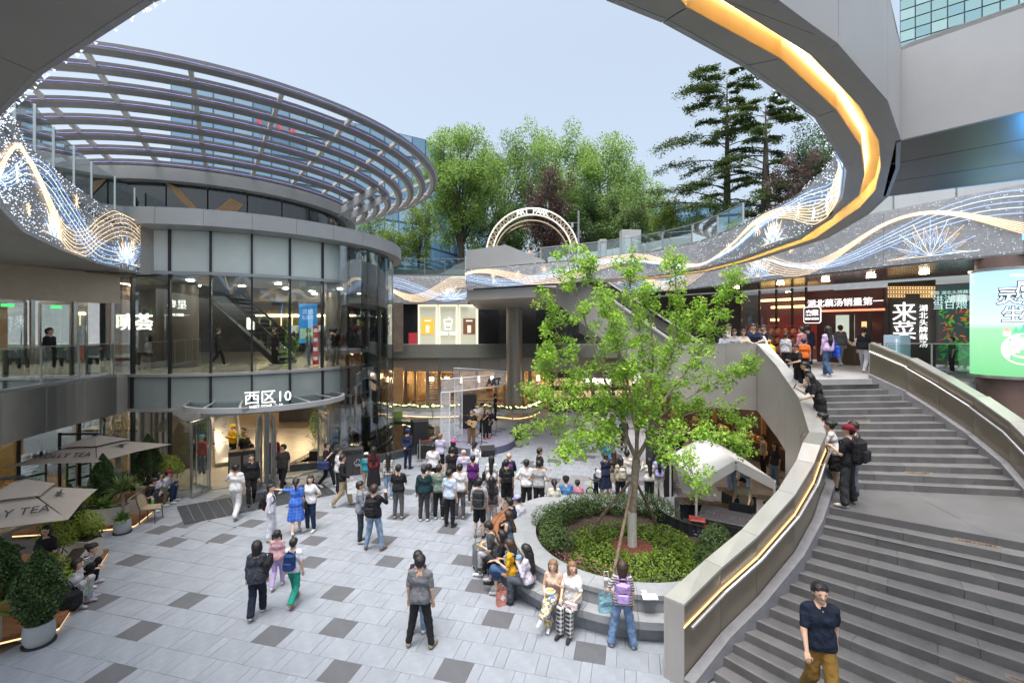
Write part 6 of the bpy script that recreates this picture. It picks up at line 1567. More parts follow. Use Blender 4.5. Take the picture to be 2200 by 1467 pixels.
# planter around it
PC = Vector((3.0, 12.1))
pt = thing('round_planter', 'curving concrete planter with stepped seat around the maple', 'planter', (PC.x, PC.y, 0))
PW = mat('honed grey concrete', (.27, .285, .30), .6, 0, .1, 2.5, .15, 60)
PWD = mat('dark grey concrete face', (.17, .182, .195), .6, 0, .12, 2.5, .15, 60)
def pr_out(a):     # outer radius of coping
 return 2.86 + .5 * math.exp(-((a - 140) / 28.) ** 2) + .12 * math.exp(-((a - 205) / 25.) ** 2)
def pr_seat(a): return pr_out(a) + .30 + .45 * math.exp(-((a - 150) / 38.) ** 2)
def pp(a, r): return (PC.x + r * math.cos(R(a)), PC.y + r * math.sin(R(a)))
SEG = [(100 + i * 4.0) for i in range(56)]
for i in range(0, 55, 5):
 q = MB()
 for j in range(i, min(i + 5, 55)):
  a, c = SEG[j] + (.06 if j == i else 0), SEG[j + 1] - (.06 if j == i + 4 else 0)
  q.prism([pp(a, 2.38), pp(a, pr_out(a)), pp(c, pr_out(c)), pp(c, 2.38)], .70, .80)
  q.prism([pp(a, 2.42), pp(a, pr_out(a) - .03), pp(c, pr_out(c) - .03), pp(c, 2.42)], .0, .699)
 q.build('coping', PW, pt)
for i in range(0, 50, 5):
 q = MB(); wd = 138 < SEG[i] + 10 < 196
 for j in range(i, min(i + 5, 55)):
  a, c = SEG[j] + (.08 if j == i else 0), SEG[j + 1] - (.08 if j == i + 4 else 0)
  q.prism([pp(a, pr_out(a) - .02), pp(a, pr_seat(a)), pp(c, pr_seat(c)), pp(c, pr_out(c) - .02)], .30 if not wd else .40, .45)
  if not wd: q.prism([pp(a, pr_out(a) - .02), pp(a, pr_seat(a) - .16), pp(c, pr_seat(c) - .16), pp(c, pr_out(c) - .02)], .0, .299)
 if not wd: q.build('seat', PW, pt)
 else:
  q = MB()
  for j in range(i, min(i + 5, 55)):
   a, c = SEG[j], SEG[j + 1]
   q.prism([pp(a, pr_out(a) - .02), pp(a, pr_seat(a) - .04), pp(c, pr_seat(c) - .04), pp(c, pr_out(c) - .02)], .0, .395)
  q.build('seat', PWD, pt)
  for k in range(5):
   f0, f1 = k / 5, (k + 1) / 5 - .02; q = MB()
   for j in range(i, min(i + 5, 55)):
    a, c = SEG[j], SEG[j + 1]
    ra0, rc0 = pr_out(a) + (pr_seat(a) - pr_out(a)) * f0, pr_out(c) + (pr_seat(c) - pr_out(c)) * f0
    ra1, rc1 = pr_out(a) + (pr_seat(a) - pr_out(a)) * f1, pr_out(c) + (pr_seat(c) - pr_out(c)) * f1
    q.prism([pp(a, ra0), pp(a, ra1), pp(c, rc1), pp(c, rc0)], .405, .46)
   q.build('slat', WOOD, pt)
q = MB(); q.lathe([(2.40, .3), (2.40, .56), (1.2, .60), (.01, .62)], (PC.x, PC.y, 0), 40); q.build('soil', mat('planter soil', (.06, .042, .03), .95, 0, .4, 10, .6, 40), pt, True)
q = MB(); q.lathe([(.55, .615), (.5, .645), (.01, .65)], (3.02, 11.7, 0), 20); q.build('bark_mulch', mat('red bark mulch', (.16, .05, .03), .95, 0, .5, 30, .9, 60), pt, True)
g = np.random.default_rng(8)
def shrub(name, label, cat, blobs, n, size, lm, shape='round', group=None, base_z=.56, stems=True, flat=.3, seed=1):
 c0 = np.mean([b_[0] for b_ in blobs], 0); t = thing(name, label, cat, (c0[0], c0[1], base_z), group)
 gg = np.random.default_rng(seed); C = []; D = []
 tot = sum(b_[1][0] * b_[1][1] for b_ in blobs)
 for c, r in blobs:
  q, d = blob_pts(c, r, int(n * r[0] * r[1] / tot), gg, .55); k = q[:, 2] > base_z - .02; C.append(q[k]); D.append(d[k])
 C = np.concatenate(C); D = np.concatenate(D); V, F = leaves_np(C, size, shape, seed, flat, 0, D); np_obj('foliage', V, F, lm, t)
 if stems:
  q = MB()
  for c, r in blobs[:12]:
   for k in range(3): q.tube([(c[0] + gg.normal() * .06, c[1] + gg.normal() * .06, base_z - .03), (c[0] + gg.normal() * r[0] * .4, c[1] + gg.normal() * r[1] * .4, c[2] + r[2] * .4)], [.012, .005], 4)
  q.build('stem', BARK, t)
 return t
HEDGE = leafmat('dark glossy hedge leaf', (.03, .07, .02), (.08, .145, .04), (.13, .2, .06), .25)
BOX = leafmat('bright boxwood leaf', (.08, .16, .02), (.2, .31, .04), (.27, .38, .06), .4)
def arc_blobs(a0, a1, r, n, sz, z, jit=.1):
 return [((PC.x + (r + g.normal() * jit) * math.cos(R(a0 + (a1 - a0) * (k + .5) / n)), PC.y + (r + g.normal() * jit) * math.sin(R(a0 + (a1 - a0) * (k + .5) / n)), z + g.normal() * .04), (sz * g.uniform(.85, 1.2),) * 2 + (sz * g.uniform(.8, 1.1),)) for k in range(n)]
shrub('hedge', 'dark glossy hedge around the back and left of the planter', 'hedge', arc_blobs(35, 205, 1.95, 22, .36, .86), 15000, .06, HEDGE, 'diamond', seed=2)
shrub('hedge', 'dark leafy shrub between the mixing desk and stair balustrade', 'shrub', [((4.75, 11.0, .95), (.38, .38, .45)), ((5.0, 11.4, .95), (.35, .35, .4)), ((4.5, 10.7, .8), (.3, .3, .3))], 4200, .06, HEDGE, 'diamond', seed=3)
shrub('boxwood_mound', 'low ring of bright clipped boxwood around the maple trunk', 'shrub', [((3.02 + 1.05 * math.cos(R(a)) * 1.2, 11.62 + .95 * math.sin(R(a)), .72 + g.normal() * .02), (.36, .33, .2)) for a in range(0, 360, 20)] + [((3.02 + .75 * math.cos(R(a)), 11.66 + .65 * math.sin(R(a)), .68), (.26, .24, .15)) for a in range(0, 360, 40)] + [((3.02 + 1.55 * math.cos(R(a)), 11.4 + 1.15 * math.sin(R(a)), .66), (.3, .28, .14)) for a in range(200, 380, 20)], 15000, .05, BOX, 'round', seed=4)
fl = leafmat('front bedding leaf', (.06, .10, .02), (.12, .16, .04), None, .3)
shrub('flower_bed', 'low bedding plants along the planter front edge', 'flower bed', arc_blobs(185, 350, 2.1, 20, .2, .62, .06), 4500, .055, fl, 'diamond', seed=5, stems=False)
for k, (col, a0, a1, lab) in enumerate((((.45, .06, .22), 185, 262, 'pink blossoms scattered in the planter front'), ((.16, .14, .42), 310, 380, 'blue blossoms scattered at the planter right'))):
 C = np.array([(*pp(g.uniform(a0, a1), g.uniform(1.75, 2.3)), .70 + g.random() * .1) for _ in range(150)]); V, F = leaves_np(C, .045, 'round', 20 + k, .6)
 tag(np_obj('blossom', V, F, mat('petals %d' % k, col, .7, 0, .2, 30)), lab, 'flowers', kind='stuff')
# background trees
def broadleaf(name, label, x, ytop, ybase, Y, wpx, lm, seed, n=9000, leaf=.26, trunk_px=None, group='trees in the park', bare=.3, dens=1.0, upright=False, zb=9.9):
 gg = np.random.default_rng(seed); X = (x - 1100) / 1000 * Y; zt = EYE + (705 - ytop) / 1000 * Y; rx = wpx / 2000 * Y; h = zt - zb
 root = thing(name, label, 'tree', (X, Y, zb), group)
 q = MB(); tr_ = .028 * h if trunk_px is None else trunk_px
 tp_ = [Vector((X + gg.normal() * .05 * h * f * .5, Y, zb - .1 + h * f)) for f in (0, .12, .26, .4)]; q.tube(tp_, [tr_, tr_ * .8, tr_ * .7, tr_ * .55], 8)
 C = []; top = tp_[-1]; nb = 26
 cz = zb + h * (bare + (1 - bare) / 2); rz = h * (1 - bare) / 2
 for k in range(nb):
  a = 2.4 * k; f = (k + .5) / nb; ph = math.acos(1 - 2 * f)
  d = np.array([math.sin(ph) * math.cos(a), math.sin(ph) * math.sin(a) * .8, math.cos(ph)]); rad = gg.uniform(.55, .92)
  e = np.array([X, Y, cz]) + d * np.array([rx, rx, rz]) * rad
  if upright: e[0] = X + (e[0] - X) * (.5 + .5 * (e[2] - zb) / h)
  s0 = tp_[1].lerp(tp_[3], min(1, max(0, (e[2] - zb) / h)))
  mid = Vector(e) * .5 + s0 * .5 + Vector((0, 0, .06 * h)); q.tube([s0, mid, Vector(e)], [tr_ * .32, tr_ * .18, tr_ * .05], 5)
  for j in range(4):
   e2 = e + gg.normal(size=3) * np.array([rx, rx, rz]) * .2; q.tube([mid.lerp(Vector(e), .6), Vector(e2)], [tr_ * .08, tr_ * .03], 4)
   p_, _ = blob_pts(e2, (rx * .25, rx * .25, rz * .2), int(n / nb / 4 * dens * 2.7), gg, .15); C.append(p_)
 tk = q.build('trunk', BARK, root, True)
 C = np.concatenate(C); V, F = leaves_np(C, leaf * .9, 'diamond', seed, .35, .3); np_obj('crown', V, F, lm, root)
LF1 = leafmat('fresh park leaf', (.11, .22, .045), (.25, .40, .09), (.34, .49, .13), .5); LF2 = leafmat('mid park leaf', (.09, .18, .055), (.2, .32, .095), (.27, .39, .12), .5)
LF3 = leafmat('yellow green park leaf', (.12, .20, .03), (.25, .34, .06), None, .45); LF4 = leafmat('deep park leaf', (.045, .1, .035), (.11, .18, .055), None, .4)
LFP = leafmat('purple plum leaf', (.085, .055, .052), (.17, .115, .105), None, .4)
T_ = [('broadleaf_tree', 'big fresh green tree with forked trunk left of the arch', 990, 270, 560, 44, 190, LF1, 1, 13000, .24, .42, .26),
 ('broadleaf_tree', 'tall green tree directly behind left side of the arch', 1085, 285, 560, 50, 150, LF2, 2, 9000, .26, .32, .2),
 ('broadleaf_tree', 'tall rounded green tree behind the arch crown', 1190, 268, 560, 52, 180, LF1, 3, 11000, .27, .35, .22),
 ('broadleaf_tree', 'wide airy green tree right of the arch', 1300, 280, 560, 48, 190, LF1, 4, 12000, .25, .36, .22),
 ('broadleaf_tree', 'deep green lower tree right behind the arch', 1265, 400, 560, 43, 150, LF4, 5, 7000, .22, .25, .1),
 ('broadleaf_tree', 'soft green small tree beside the tall lamp mast', 1345, 390, 560, 42, 130, LF2, 6, 7000, .22, .22, .1),
 ('plum_tree', 'dark purple leaved plum tree behind the arch', 1180, 365, 560, 41, 90, LFP, 7, 6500, .2, .2, .15),
 ('broadleaf_tree', 'deep green low tree filling behind arch left foot', 1075, 440, 560, 42, 110, LF4, 8, 6000, .2, .2, .1),
 ('young_tree', 'slim yellow green young tree by the drum parapet', 900, 430, 560, 40, 70, LF3, 9, 3600, .17, .09, .2),
 ('young_tree', 'thin bright young tree at far left of terrace', 800, 455, 560, 41, 80, LF3, 10, 3600, .17, .09, .15),
 ('young_tree', 'bushy yellow green young tree behind terrace glass', 850, 480, 560, 39, 60, LF3, 11, 2500, .16, .08, .15),
 ('young_tree', 'bright young tree right of the small white kiosk', 1440, 420, 560, 36, 80, LF3, 12, 4000, .16, .08, .15),
 ('broadleaf_tree', 'rounded green tree between lamp mast and cedars', 1385, 395, 560, 45, 90, LF1, 13, 5000, .22, .2, .15),
 ('broadleaf_tree', 'dark mixed tree at far right behind the ring', 1770, 250, 560, 30, 170, LF4, 14, 9000, .17, .2, .1),
 ('plum_tree', 'reddish brown leaved tree at far right beside cedars', 1720, 340, 560, 27, 120, LFP, 15, 5000, .15, .14, .1),
 ('broadleaf_tree', 'green bush tree below the cedar boughs', 1530, 425, 560, 33, 120, LF2, 16, 6000, .16, .14, .05)]
for a in T_: broadleaf(*a[:4], a[4], a[5], a[6], a[7], a[8], a[9], a[10], a[11], bare=a[12])
def cedar(label, x, ytop, Y, spread, seed, boughs, trunk, forkx=0, zb=9.9):
 gg = np.random.default_rng(seed); X = (x - 1100) / 1000 * Y; zt = EYE + (705 - ytop) / 1000 * Y; h = zt - zb
 root = thing('cedar_tree', label, 'tree', (X, Y, zb), 'cedars at the right of the park')
 q = MB(); q.tube([Vector((X + forkx * (f ** 2), Y, zb + h * f)) for f in (0, .25, .5, .7, .85, .95)], [trunk, trunk * .82, trunk * .58, trunk * .32, trunk * .14, .02], 9)
 C = []
 for k in range(boughs + 14):
  f = .14 + .84 * (k + gg.random() * .9) / boughs if k < boughs else gg.uniform(.8, 1.0); a = gg.uniform(0, 2 * PI) if k % 3 else (PI if k % 2 else 0) + gg.normal() * .3
  L = spread * (1.1 - f * .82) * gg.uniform(.3, 1.15) * (1.15 if math.cos(a) < 0 else .85); z = zb + h * f; o = Vector((X + forkx * f * f, Y, z))
  d = Vector((math.cos(a), math.sin(a) * .8, 0)); rise = .16 + .28 * f + gg.normal() * .12
  pts = [o + d * L * t + Vector((0, 0, L * (rise * t - .36 * t * t))) for t in (0, .25, .5, .75, 1)]
  q.tube(pts, [trunk * .28 * (1.1 - f), trunk * .2 * (1.1 - f), trunk * .13 * (1.1 - f), .025, .012], 5)
  for j in range(13):
   t = .38 + .62 * (j + gg.random()) / 13; i = min(int(t * 4), 3); p = pts[i].lerp(pts[i + 1], t * 4 - i)
   sd = Vector((-d.y, d.x, 0)) * gg.normal() * L * .16 * (1.3 - t * .5); e = p + sd + d * gg.uniform(0, .12) * L + Vector((0, 0, -.05 * L * gg.random()))
   q.tube([p, e], [.018, .007], 3)
   m = int(60 * (L / spread + .3)); tt = gg.random((m, 1))
   base = np.array(p)[None] * (1 - tt) + np.array(e)[None] * tt
   C.append(base + gg.normal(size=(m, 3)) * np.array([.16, .16, .05]) * (L / 4 + .4))
 q.build('trunk', BARK, root, True); C = np.concatenate(C)
 V, F = leaves_np(C, .17, 'diamond', seed, .7, .5); np_obj('crown', V, F, leafmat('blue green cedar needles', (.035, .075, .035), (.09, .15, .06), (.17, .23, .07), .25), root)
cedar('tall cedar with layered drooping boughs, left of the pair', 1562, 148, 33, 7.2, 31, 46, .34)
cedar('shorter cedar with bare scarred trunk, right of the pair', 1645, 205, 31, 5.6, 32, 38, .42)
shrub('terrace_planting', 'low green planting behind the terrace glass balustrade', 'planting', [((-9.5 + k * .45, 36.3, 10.3), (.4, .25, .28)) for k in range(14)], 5000, .12, LF2, 'diamond', base_z=10.15, seed=51, stems=False)
shrub('balcony_tree', 'dark leafy potted shrub on the drum roof beside gold swirl', 'shrub', [((-14.9, 17.3, 10.95), (.5, .45, .55)), ((-14.4, 17.2, 10.8), (.4, .4, .4)), ((-15.3, 17.3, 11.0), (.4, .4, .45))], 4500, .09, HEDGE, 'diamond', base_z=10.38, seed=52)
tq = [Vector(p) for p in TP]
shrub('trough_greenery', 'leafy green garland filling the long white trough', 'planting', [((p.x, p.y, .82), (.32, .25, .2)) for p in resample(tq, .4)], 9000, .1, BOX, 'diamond', base_z=.74, seed=53, stems=False)
q = MB(); tet = [(1, 1, 1), (1, -1, -1), (-1, 1, -1), (-1, -1, 1)]; pr_ = random.Random(4)
for p in resample(tq, .35): q.add([p + Vector((pr_.uniform(-.2, .2), -.22, .1 + pr_.random() * .15)) + Vector(v) * .03 for v in tet], [(0, 2, 1), (0, 1, 3), (0, 3, 2), (1, 2, 3)])
tag(q.build('fairy_bulbs', emit('warm fairy bulb', (1, .8, .45), 8, False), tr), kind='stuff')
# far buildings
def glass_tower(name, label, corners, z0, z1, nx_, nz_, cols, frame, ztop2=None):
 """corners: plan points of the visible faces in order; panes as parts per face in a shared mesh grid"""
 t = thing(name, label, 'building', (corners[0][0], corners[0][1], z0))
 q = MB(); cx = sum(c[0] for c in corners) / len(corners); back = [(c[0] * 1.25, c[1] * 1.25) for c in corners]
 q.prism(corners + back[::-1], z0, z1); q.build('core', frame, t)
 pr = random.Random(len(label))
 for i in range(len(corners) - 1):
  a, c = Vector((*corners[i], 0)), Vector((*corners[i + 1], 0)); d = (c - a); n = Vector((d.y, -d.x, 0)).normalized()
  if n.y > 0: n = -n
  for ix in range(nx_):
   for iz in range(nz_):
    p0 = a + d * ((ix + .04) / nx_) + n * .15; p1 = a + d * ((ix + .96) / nx_) + n * .15; za, zb_ = z0 + (z1 - z0) * (iz + .05) / nz_, z0 + (z1 - z0) * (iz + .95) / nz_
    m = MB(); m.add([Vector((p0.x, p0.y, za)), Vector((p1.x, p1.y, za)), Vector((p1.x, p1.y, zb_)), Vector((p0.x, p0.y, zb_))], [(0, 1, 2, 3)]); m.build('window', cols[pr.choice((0, 0, 0, 1, 1, 2))], t)
 return t
def curtain(name, c, r=.08): return mat(name, c, r, .0, .05, .05, spec=.9, coat=.5)
BG = [curtain('sky blue curtain glass', (.16, .32, .50)), curtain('paler curtain glass', (.25, .40, .56)), curtain('deeper curtain glass', (.10, .24, .40))]
fr_ = mat('blue grey mullion', (.10, .17, .25), .5, .2)
hot = glass_tower('glass_office_block', 'broad blue glass block seen through the slatted canopy', [(-66, 90), (-22, 118), (-8, 150)], 5, 54, 15, 9, BG, fr_)
text('CO', 5.2, emit('red roof sign', (.7, .06, .08), .7, False, (.4, .04, .05)), hot, plane_M((-50, 99, 49.5), (44, 28, 0), (0, 0, 1)), 'roof_sign', .2)
gb = glass_tower('office_block', 'distant ribbed blue glass block behind the cedars', [(38, 130), (66, 128)], 5, 41, 14, 6, BG, fr_)
gb2 = glass_tower('office_block', 'pale distant block glimpsed left of the arch', [(-14, 120), (-3, 120)], 5, 30, 6, 5, [curtain('pale stone glass', (.34, .42, .5)), BG[1], BG[0]], fr_)
gt = glass_tower('glass_tower', 'green tinted glass tower at the top right corner', [(50, 60), (78, 37.5)], 36, 51, 24, 11, [curtain('mint curtain glass', (.25, .45, .47)), curtain('pale mint glass', (.35, .55, .55)), curtain('sea mint glass', (.2, .4, .45))], mat('dark blue mullion', (.05, .08, .12), .4))
# parasols
CANV = mat('taupe parasol canvas', (.33, .29, .25), .85, 0, .05, 3, .15, 90)
def parasol(label, c, ux, uy, half, zr, zp, lay):
 """c plan centre, ux/uy half-side unit vectors"""
 t = thing('parasol', label, 'parasol', (c.x, c.y, .15)); ux = Vector((*ux, 0)).normalized() * half; uy = Vector((*uy, 0)).normalized() * half
 C = Vector((c.x, c.y, 0)); cor = [C + ux + uy, C - ux + uy, C - ux - uy, C + ux - uy]; peak = C + Vector((0, 0, zp)); f = .36
 for k in range(4):
  a, b_ = cor[k] + Vector((0, 0, zr)), cor[(k + 1) % 4] + Vector((0, 0, zr)); m = (a + b_) / 2 + Vector((0, 0, .05)) + (C - (a + b_) / 2) * .03; m.z = zr + .03
  ia, ib = peak.lerp(a, f), peak.lerp(b_, f); im = peak.lerp(m, f); dn = Vector((0, 0, -.07))
  q = MB(); q.add([a, m, im + dn, ia + dn, b_, ib + dn], [(0, 1, 2, 3), (1, 4, 5, 2)]); q.build('canopy_panel', CANV, t)
  a2, b2 = peak.lerp(a, f + .07) + Vector((0, 0, .02)), peak.lerp(b_, f + .07) + Vector((0, 0, .02)); q = MB(); q.add([peak + Vector((0, 0, .03)), a2, (a2 + b2) / 2 + Vector((0, 0, .015)), b2], [(0, 1, 2), (0, 2, 3)]); q.build('vent_panel', CANV, t)
  q = MB(); q.bar(a - Vector((0, 0, .02)), peak - Vector((0, 0, .1)), .02, .025); q.build('rib', DARKM, t)
 q = MB(); q.lathe([(.09, 0), (.1, .04), (.05, .07)], (c.x, c.y, zp + .02), 12); q.build('finial', DARKM, t, True)
 for k, w in lay:      # lettering or emblem on side k
  a, b_ = cor[k] + Vector((0, 0, zr)), cor[(k + 1) % 4] + Vector((0, 0, zr)); mid = (a + b_) / 2 + Vector((0, 0, .03)); up = peak - Vector((0, 0, .07)) - mid; r = (b_ - a); n = r.cross(up)
  if n.z < 0: r = -r
  o = mid + up * .27 + r.cross(up).normalized() * .035
  if w == 'text': text('MOLLY TEA', .27, mat('dark print', (.035, .035, .045), .8), t, plane_M(o, r, up), 'lettering', .003, space=1.05)
  else:
   M = plane_M(o + up * .12, r, up); q = MB(); q.add([M @ Vector(p) for p in ((0, -.1, .0), (.05, 0, .0), (.3, .06, .0), (.06, .05, .0), (0, .1, .0), (-.06, .05, .0), (-.3, .06, .0), (-.05, 0, .0))], [tuple(range(8))]); q.build('emblem', mat('dark print', (.035, .035, .045), .8), t)
 mast = C - ux * 1.05 + uy * .2
 q = MB(); q.tube([mast + Vector((0, 0, .12)), mast + Vector((0, 0, zp + .1))], .045, 8); q.build('mast', DARKM, t, True); q = MB(); q.tube([mast + Vector((0, 0, zp + .05)), peak + Vector((0, 0, .06))], .035, 8); q.build('arm', DARKM, t, True)
c = Vector((-13.55, 15.15)); parasol('taupe square parasol with lettering, the farther beside the drum', c, (2.35, .5), (.65, 2.2), 1.18, 2.0, 2.62, ((2, 'text'), (3, 'em')))
c = Vector((-11.02, 10.42)); parasol('taupe square parasol with lettering, the nearer at frame left', c, (1.9, 1.06), (-1.06, 1.9), 1.09, 2.0, 2.72, ((2, 'text'), (3, 'em')))
# cafe terrace
STRIP = emit('warm deck strip', (1, .62, .28), .8)
def terrace(label, poly, edge):
 t = thing('cafe_terrace', label, 'terrace', (poly[0][0], poly[0][1], 0))
 q = MB(); q.prism(shrink(poly, .06), .0, .06); q.build('plinth', DARKM, t)
 ys = [p[1] for p in poly]; y = min(ys); n = len(poly)
 while y < max(ys) - .02:
  y1 = min(y + .14, max(ys)); ym = (y + y1) / 2; xs = []
  for i in range(n):
   a, b_ = poly[i], poly[(i + 1) % n]
   if (a[1] - ym) * (b_[1] - ym) < 0: xs.append(a[0] + (b_[0] - a[0]) * (ym - a[1]) / (b_[1] - a[1]))
  xs.sort()
  for k in range(0, len(xs) - 1, 2):
   q = MB(); q.prism([(xs[k], y + .003), (xs[k + 1], y + .003), (xs[k + 1], y1 - .003), (xs[k], y1 - .003)], .07, .14); q.build('board', WOOD, t)
  y = y1
 for i in range(edge):
  q = MB(); q.bar((*poly[i], .1), (*poly[i + 1], .1), .05, .085); q.build('edge_board', WOOD, t)
  a, b_ = Vector((*poly[i], .03)), Vector((*poly[i + 1], .03)); q = MB(); q.bar(a, b_, .02, .03); q.build('light_strip', STRIP, t)
terrace('timber cafe terrace with glowing edge, nearer at frame left', [(-9.95, 8.4), (-9.9, 8.97), (-9.17, 9.4), (-10.95, 12.6), (-13.2, 12.2), (-14.5, 11.6), (-14.2, 8.4)], 3)
terrace('timber cafe terrace with glowing edge, farther beside the drum', [(-14.6, 13.6), (-12.6, 13.9), (-11.6, 14.3), (-12.3, 16.75), (-13.3, 17.1), (-14.2, 17.0)], 3)
CREAM = mat('cream planter box', (.50, .47, .40), .6, 0, .06, 2)
def boxplanter(label, a, b_, wd, h, z=.14):
 a, b_ = Vector((*a, z)), Vector((*b_, z)); t = thing('planter_box', label, 'planter', tuple((a + b_) / 2)); q = MB(); q.bar(a + Vector((0, 0, h / 2)), b_ + Vector((0, 0, h / 2)), wd, h); q.build('box', CREAM, t); q = MB(); q.bar(a + Vector((0, 0, h + .004)), b_ + Vector((0, 0, h + .004)), wd - .07, .01); q.build('soil', MC['planter soil'], t)
boxplanter('long cream planter box along the nearer terrace front', (-9.75, 8.75), (-11.4, 8.3), .42, .5); boxplanter('cream planter box behind the seated women', (-9.75, 9.75), (-10.75, 11.6), .35, .5)
boxplanter('short cream planter box at the nearer terrace corner', (-10.85, 12.1), (-11.6, 12.2), .45, .5); boxplanter('cream planter box on the farther terrace edge', (-13.0, 14.1), (-11.95, 14.45), .4, .5); boxplanter('cream planter box beside the seated trio', (-12.1, 14.9), (-12.5, 16.2), .35, .5)
THU = leafmat('thuja needle leaf', (.03, .065, .022), (.07, .12, .035), None, .2); LIME = leafmat('lime shrub leaf', (.17, .24, .03), (.34, .42, .07), None, .45); CORD = leafmat('maroon cordyline leaf', (.045, .012, .018), (.11, .03, .04), None, .2)
def conifer(label, p, h, r, seed, pot=None):
 gg = np.random.default_rng(seed); t = thing('conifer_shrub', label, 'shrub', tuple(p)); n = 11000; f = gg.random(n) ** .8; a = gg.random(n) * 2 * PI
 prof = np.sin(np.clip(f * .93 + .07, 0, 1) * PI) ** .75 * (1.15 - f * .55); rad = r * prof * (.5 + .55 * gg.random(n) ** .7) * (1 + .13 * np.sin(a * 5 + f * 12))
 C = np.stack([p.x + rad * np.cos(a), p.y + rad * np.sin(a), p.z + .05 + h * f], 1); D = np.stack([np.cos(a), np.sin(a), .4 + 0 * a], 1); V, F = leaves_np(C, .06, 'diamond', seed, .1, -1.2, D * .25); np_obj('foliage', V, F, THU, t)
 q = MB(); q.tube([p, p + Vector((0, 0, h * .8))], [.035, .01], 6); q.build('stem', BARK, t)
def potm(label, p, r, h):
 t = thing('concrete_pot', label, 'pot', tuple(p)); q = MB(); q.lathe([(r * .8, .02), (r * .98, h * .25), (r, h * .6), (r * .93, h), (r * .84, h), (r * .82, h * .9), (.01, h * .88)], p, 24); q.build('bowl', CONC, t, True); q = MB(); q.lathe([(r * 1.05, 0), (r * 1.08, .025), (r * .8, .026)], p, 24); q.build('saucer', BLACKP, t, True)
p = G(84, 1380); potm('grey concrete pot under the nearest clipped conifer', p, .24, .42); conifer('nearest full conifer shrub in a concrete pot at left', p + Vector((0, 0, .36)), 1.45, .42, 61)
conifer('conifer shrub behind the nearest potted one', Vector((-10.35, 9.3, .6)), 1.35, .45, 62); conifer('slim conifer between the two parasols', Vector((-11.7, 12.3, .6)), 1.35, .3, 63)
conifer('conifer beside the yucca on the farther terrace', Vector((-12.75, 14.5, .6)), 1.55, .36, 64); conifer('tall dark conifer against the drum glass', Vector((-12.75, 16.3, .6)), 1.75, .45, 65)
def spiky(label, p, n, L, lm, seed, trunk=0, cat='plant', w=.035, droop=.5):
 gg = np.random.default_rng(seed); t = thing('spiky_plant', label, cat, tuple(p)); o = p + Vector((0, 0, trunk)); q = MB()
 for k in range(n):
  a = gg.random() * 2 * PI; el = gg.uniform(.1, 1.45); d = Vector((math.cos(a) * math.cos(el), math.sin(a) * math.cos(el), math.sin(el))); l = L * gg.uniform(.75, 1.1); s_ = d.cross(Vector((0, 0, 1))).normalized() * w
  P_ = [o, o + d * l * .5, o + d * l + Vector((0, 0, -droop * l * (1 - math.sin(el)) * .6))]; q.add([P_[0] - s_ * .5, P_[0] + s_ * .5, P_[1] + s_, P_[1] - s_, P_[2]], [(0, 1, 2, 3), (3, 2, 4)])
 q.build('foliage', lm, t)
 if trunk: q = MB(); q.tube([p, p + Vector((.02, 0, trunk * .5)), o], [.05, .045, .04], 7); q.build('trunk', BARKL, t, True)
YUC = leafmat('yucca leaf', (.07, .12, .03), (.17, .23, .07), None, .25)
p = G(263, 1143); potm('grey concrete pot with the spiky yucca', p, .22, .4); spiky('spiky yucca with a slim trunk in the middle pot', p + Vector((0, 0, .36)), 90, .62, YUC, 71, .85); spiky('grassy tuft around the yucca base', p + Vector((0, 0, .37)), 70, .34, LF1, 72, 0)
spiky('maroon cordyline beside the cafe tables', Vector((-10.15, 10.1, .62)), 70, .5, CORD, 73, .15, w=.05)
spiky('bright fern at the lower left planter', Vector((-9.95, 8.75, .64)), 46, .5, LF3, 74, 0, w=.06); spiky('bright fern on the farther planter', Vector((-12.5, 14.25, .64)), 40, .42, LF1, 75, 0, w=.06); spiky('bright fern behind the corner planter', Vector((-11.2, 12.15, .64)), 40, .45, LF3, 76, 0, w=.06)
def limeb(label, c, r, seed, z=.64, n=1300): shrub('lime_shrub', label, 'shrub', [((c[0], c[1], z + r * 1.1), (r, r, r * .9)), ((c[0] + r * .7, c[1], z + r * .8), (r * .6, r * .6, r * .5)), ((c[0] - r * .6, c[1] + .1, z + r * 1.5), (r * .6, r * .6, r * .5))], n, .07, LIME, 'diamond', base_z=z, seed=seed)
limeb('lime leaved shrub beside the seated long haired woman', (-9.95, 10.05), .36, 81, .5); limeb('lime leaved shrub under the nearer parasol', (-11.2, 11.4), .4, 82); limeb('small lime shrub in the corner planter', (-11.1, 12.2), .34, 83, .64); limeb('lime shrub left of the fern, farther terrace', (-13.1, 14.2), .32, 84); limeb('lime shrub near the drum glass corner', (-12.2, 16.6), .4, 85, .8)
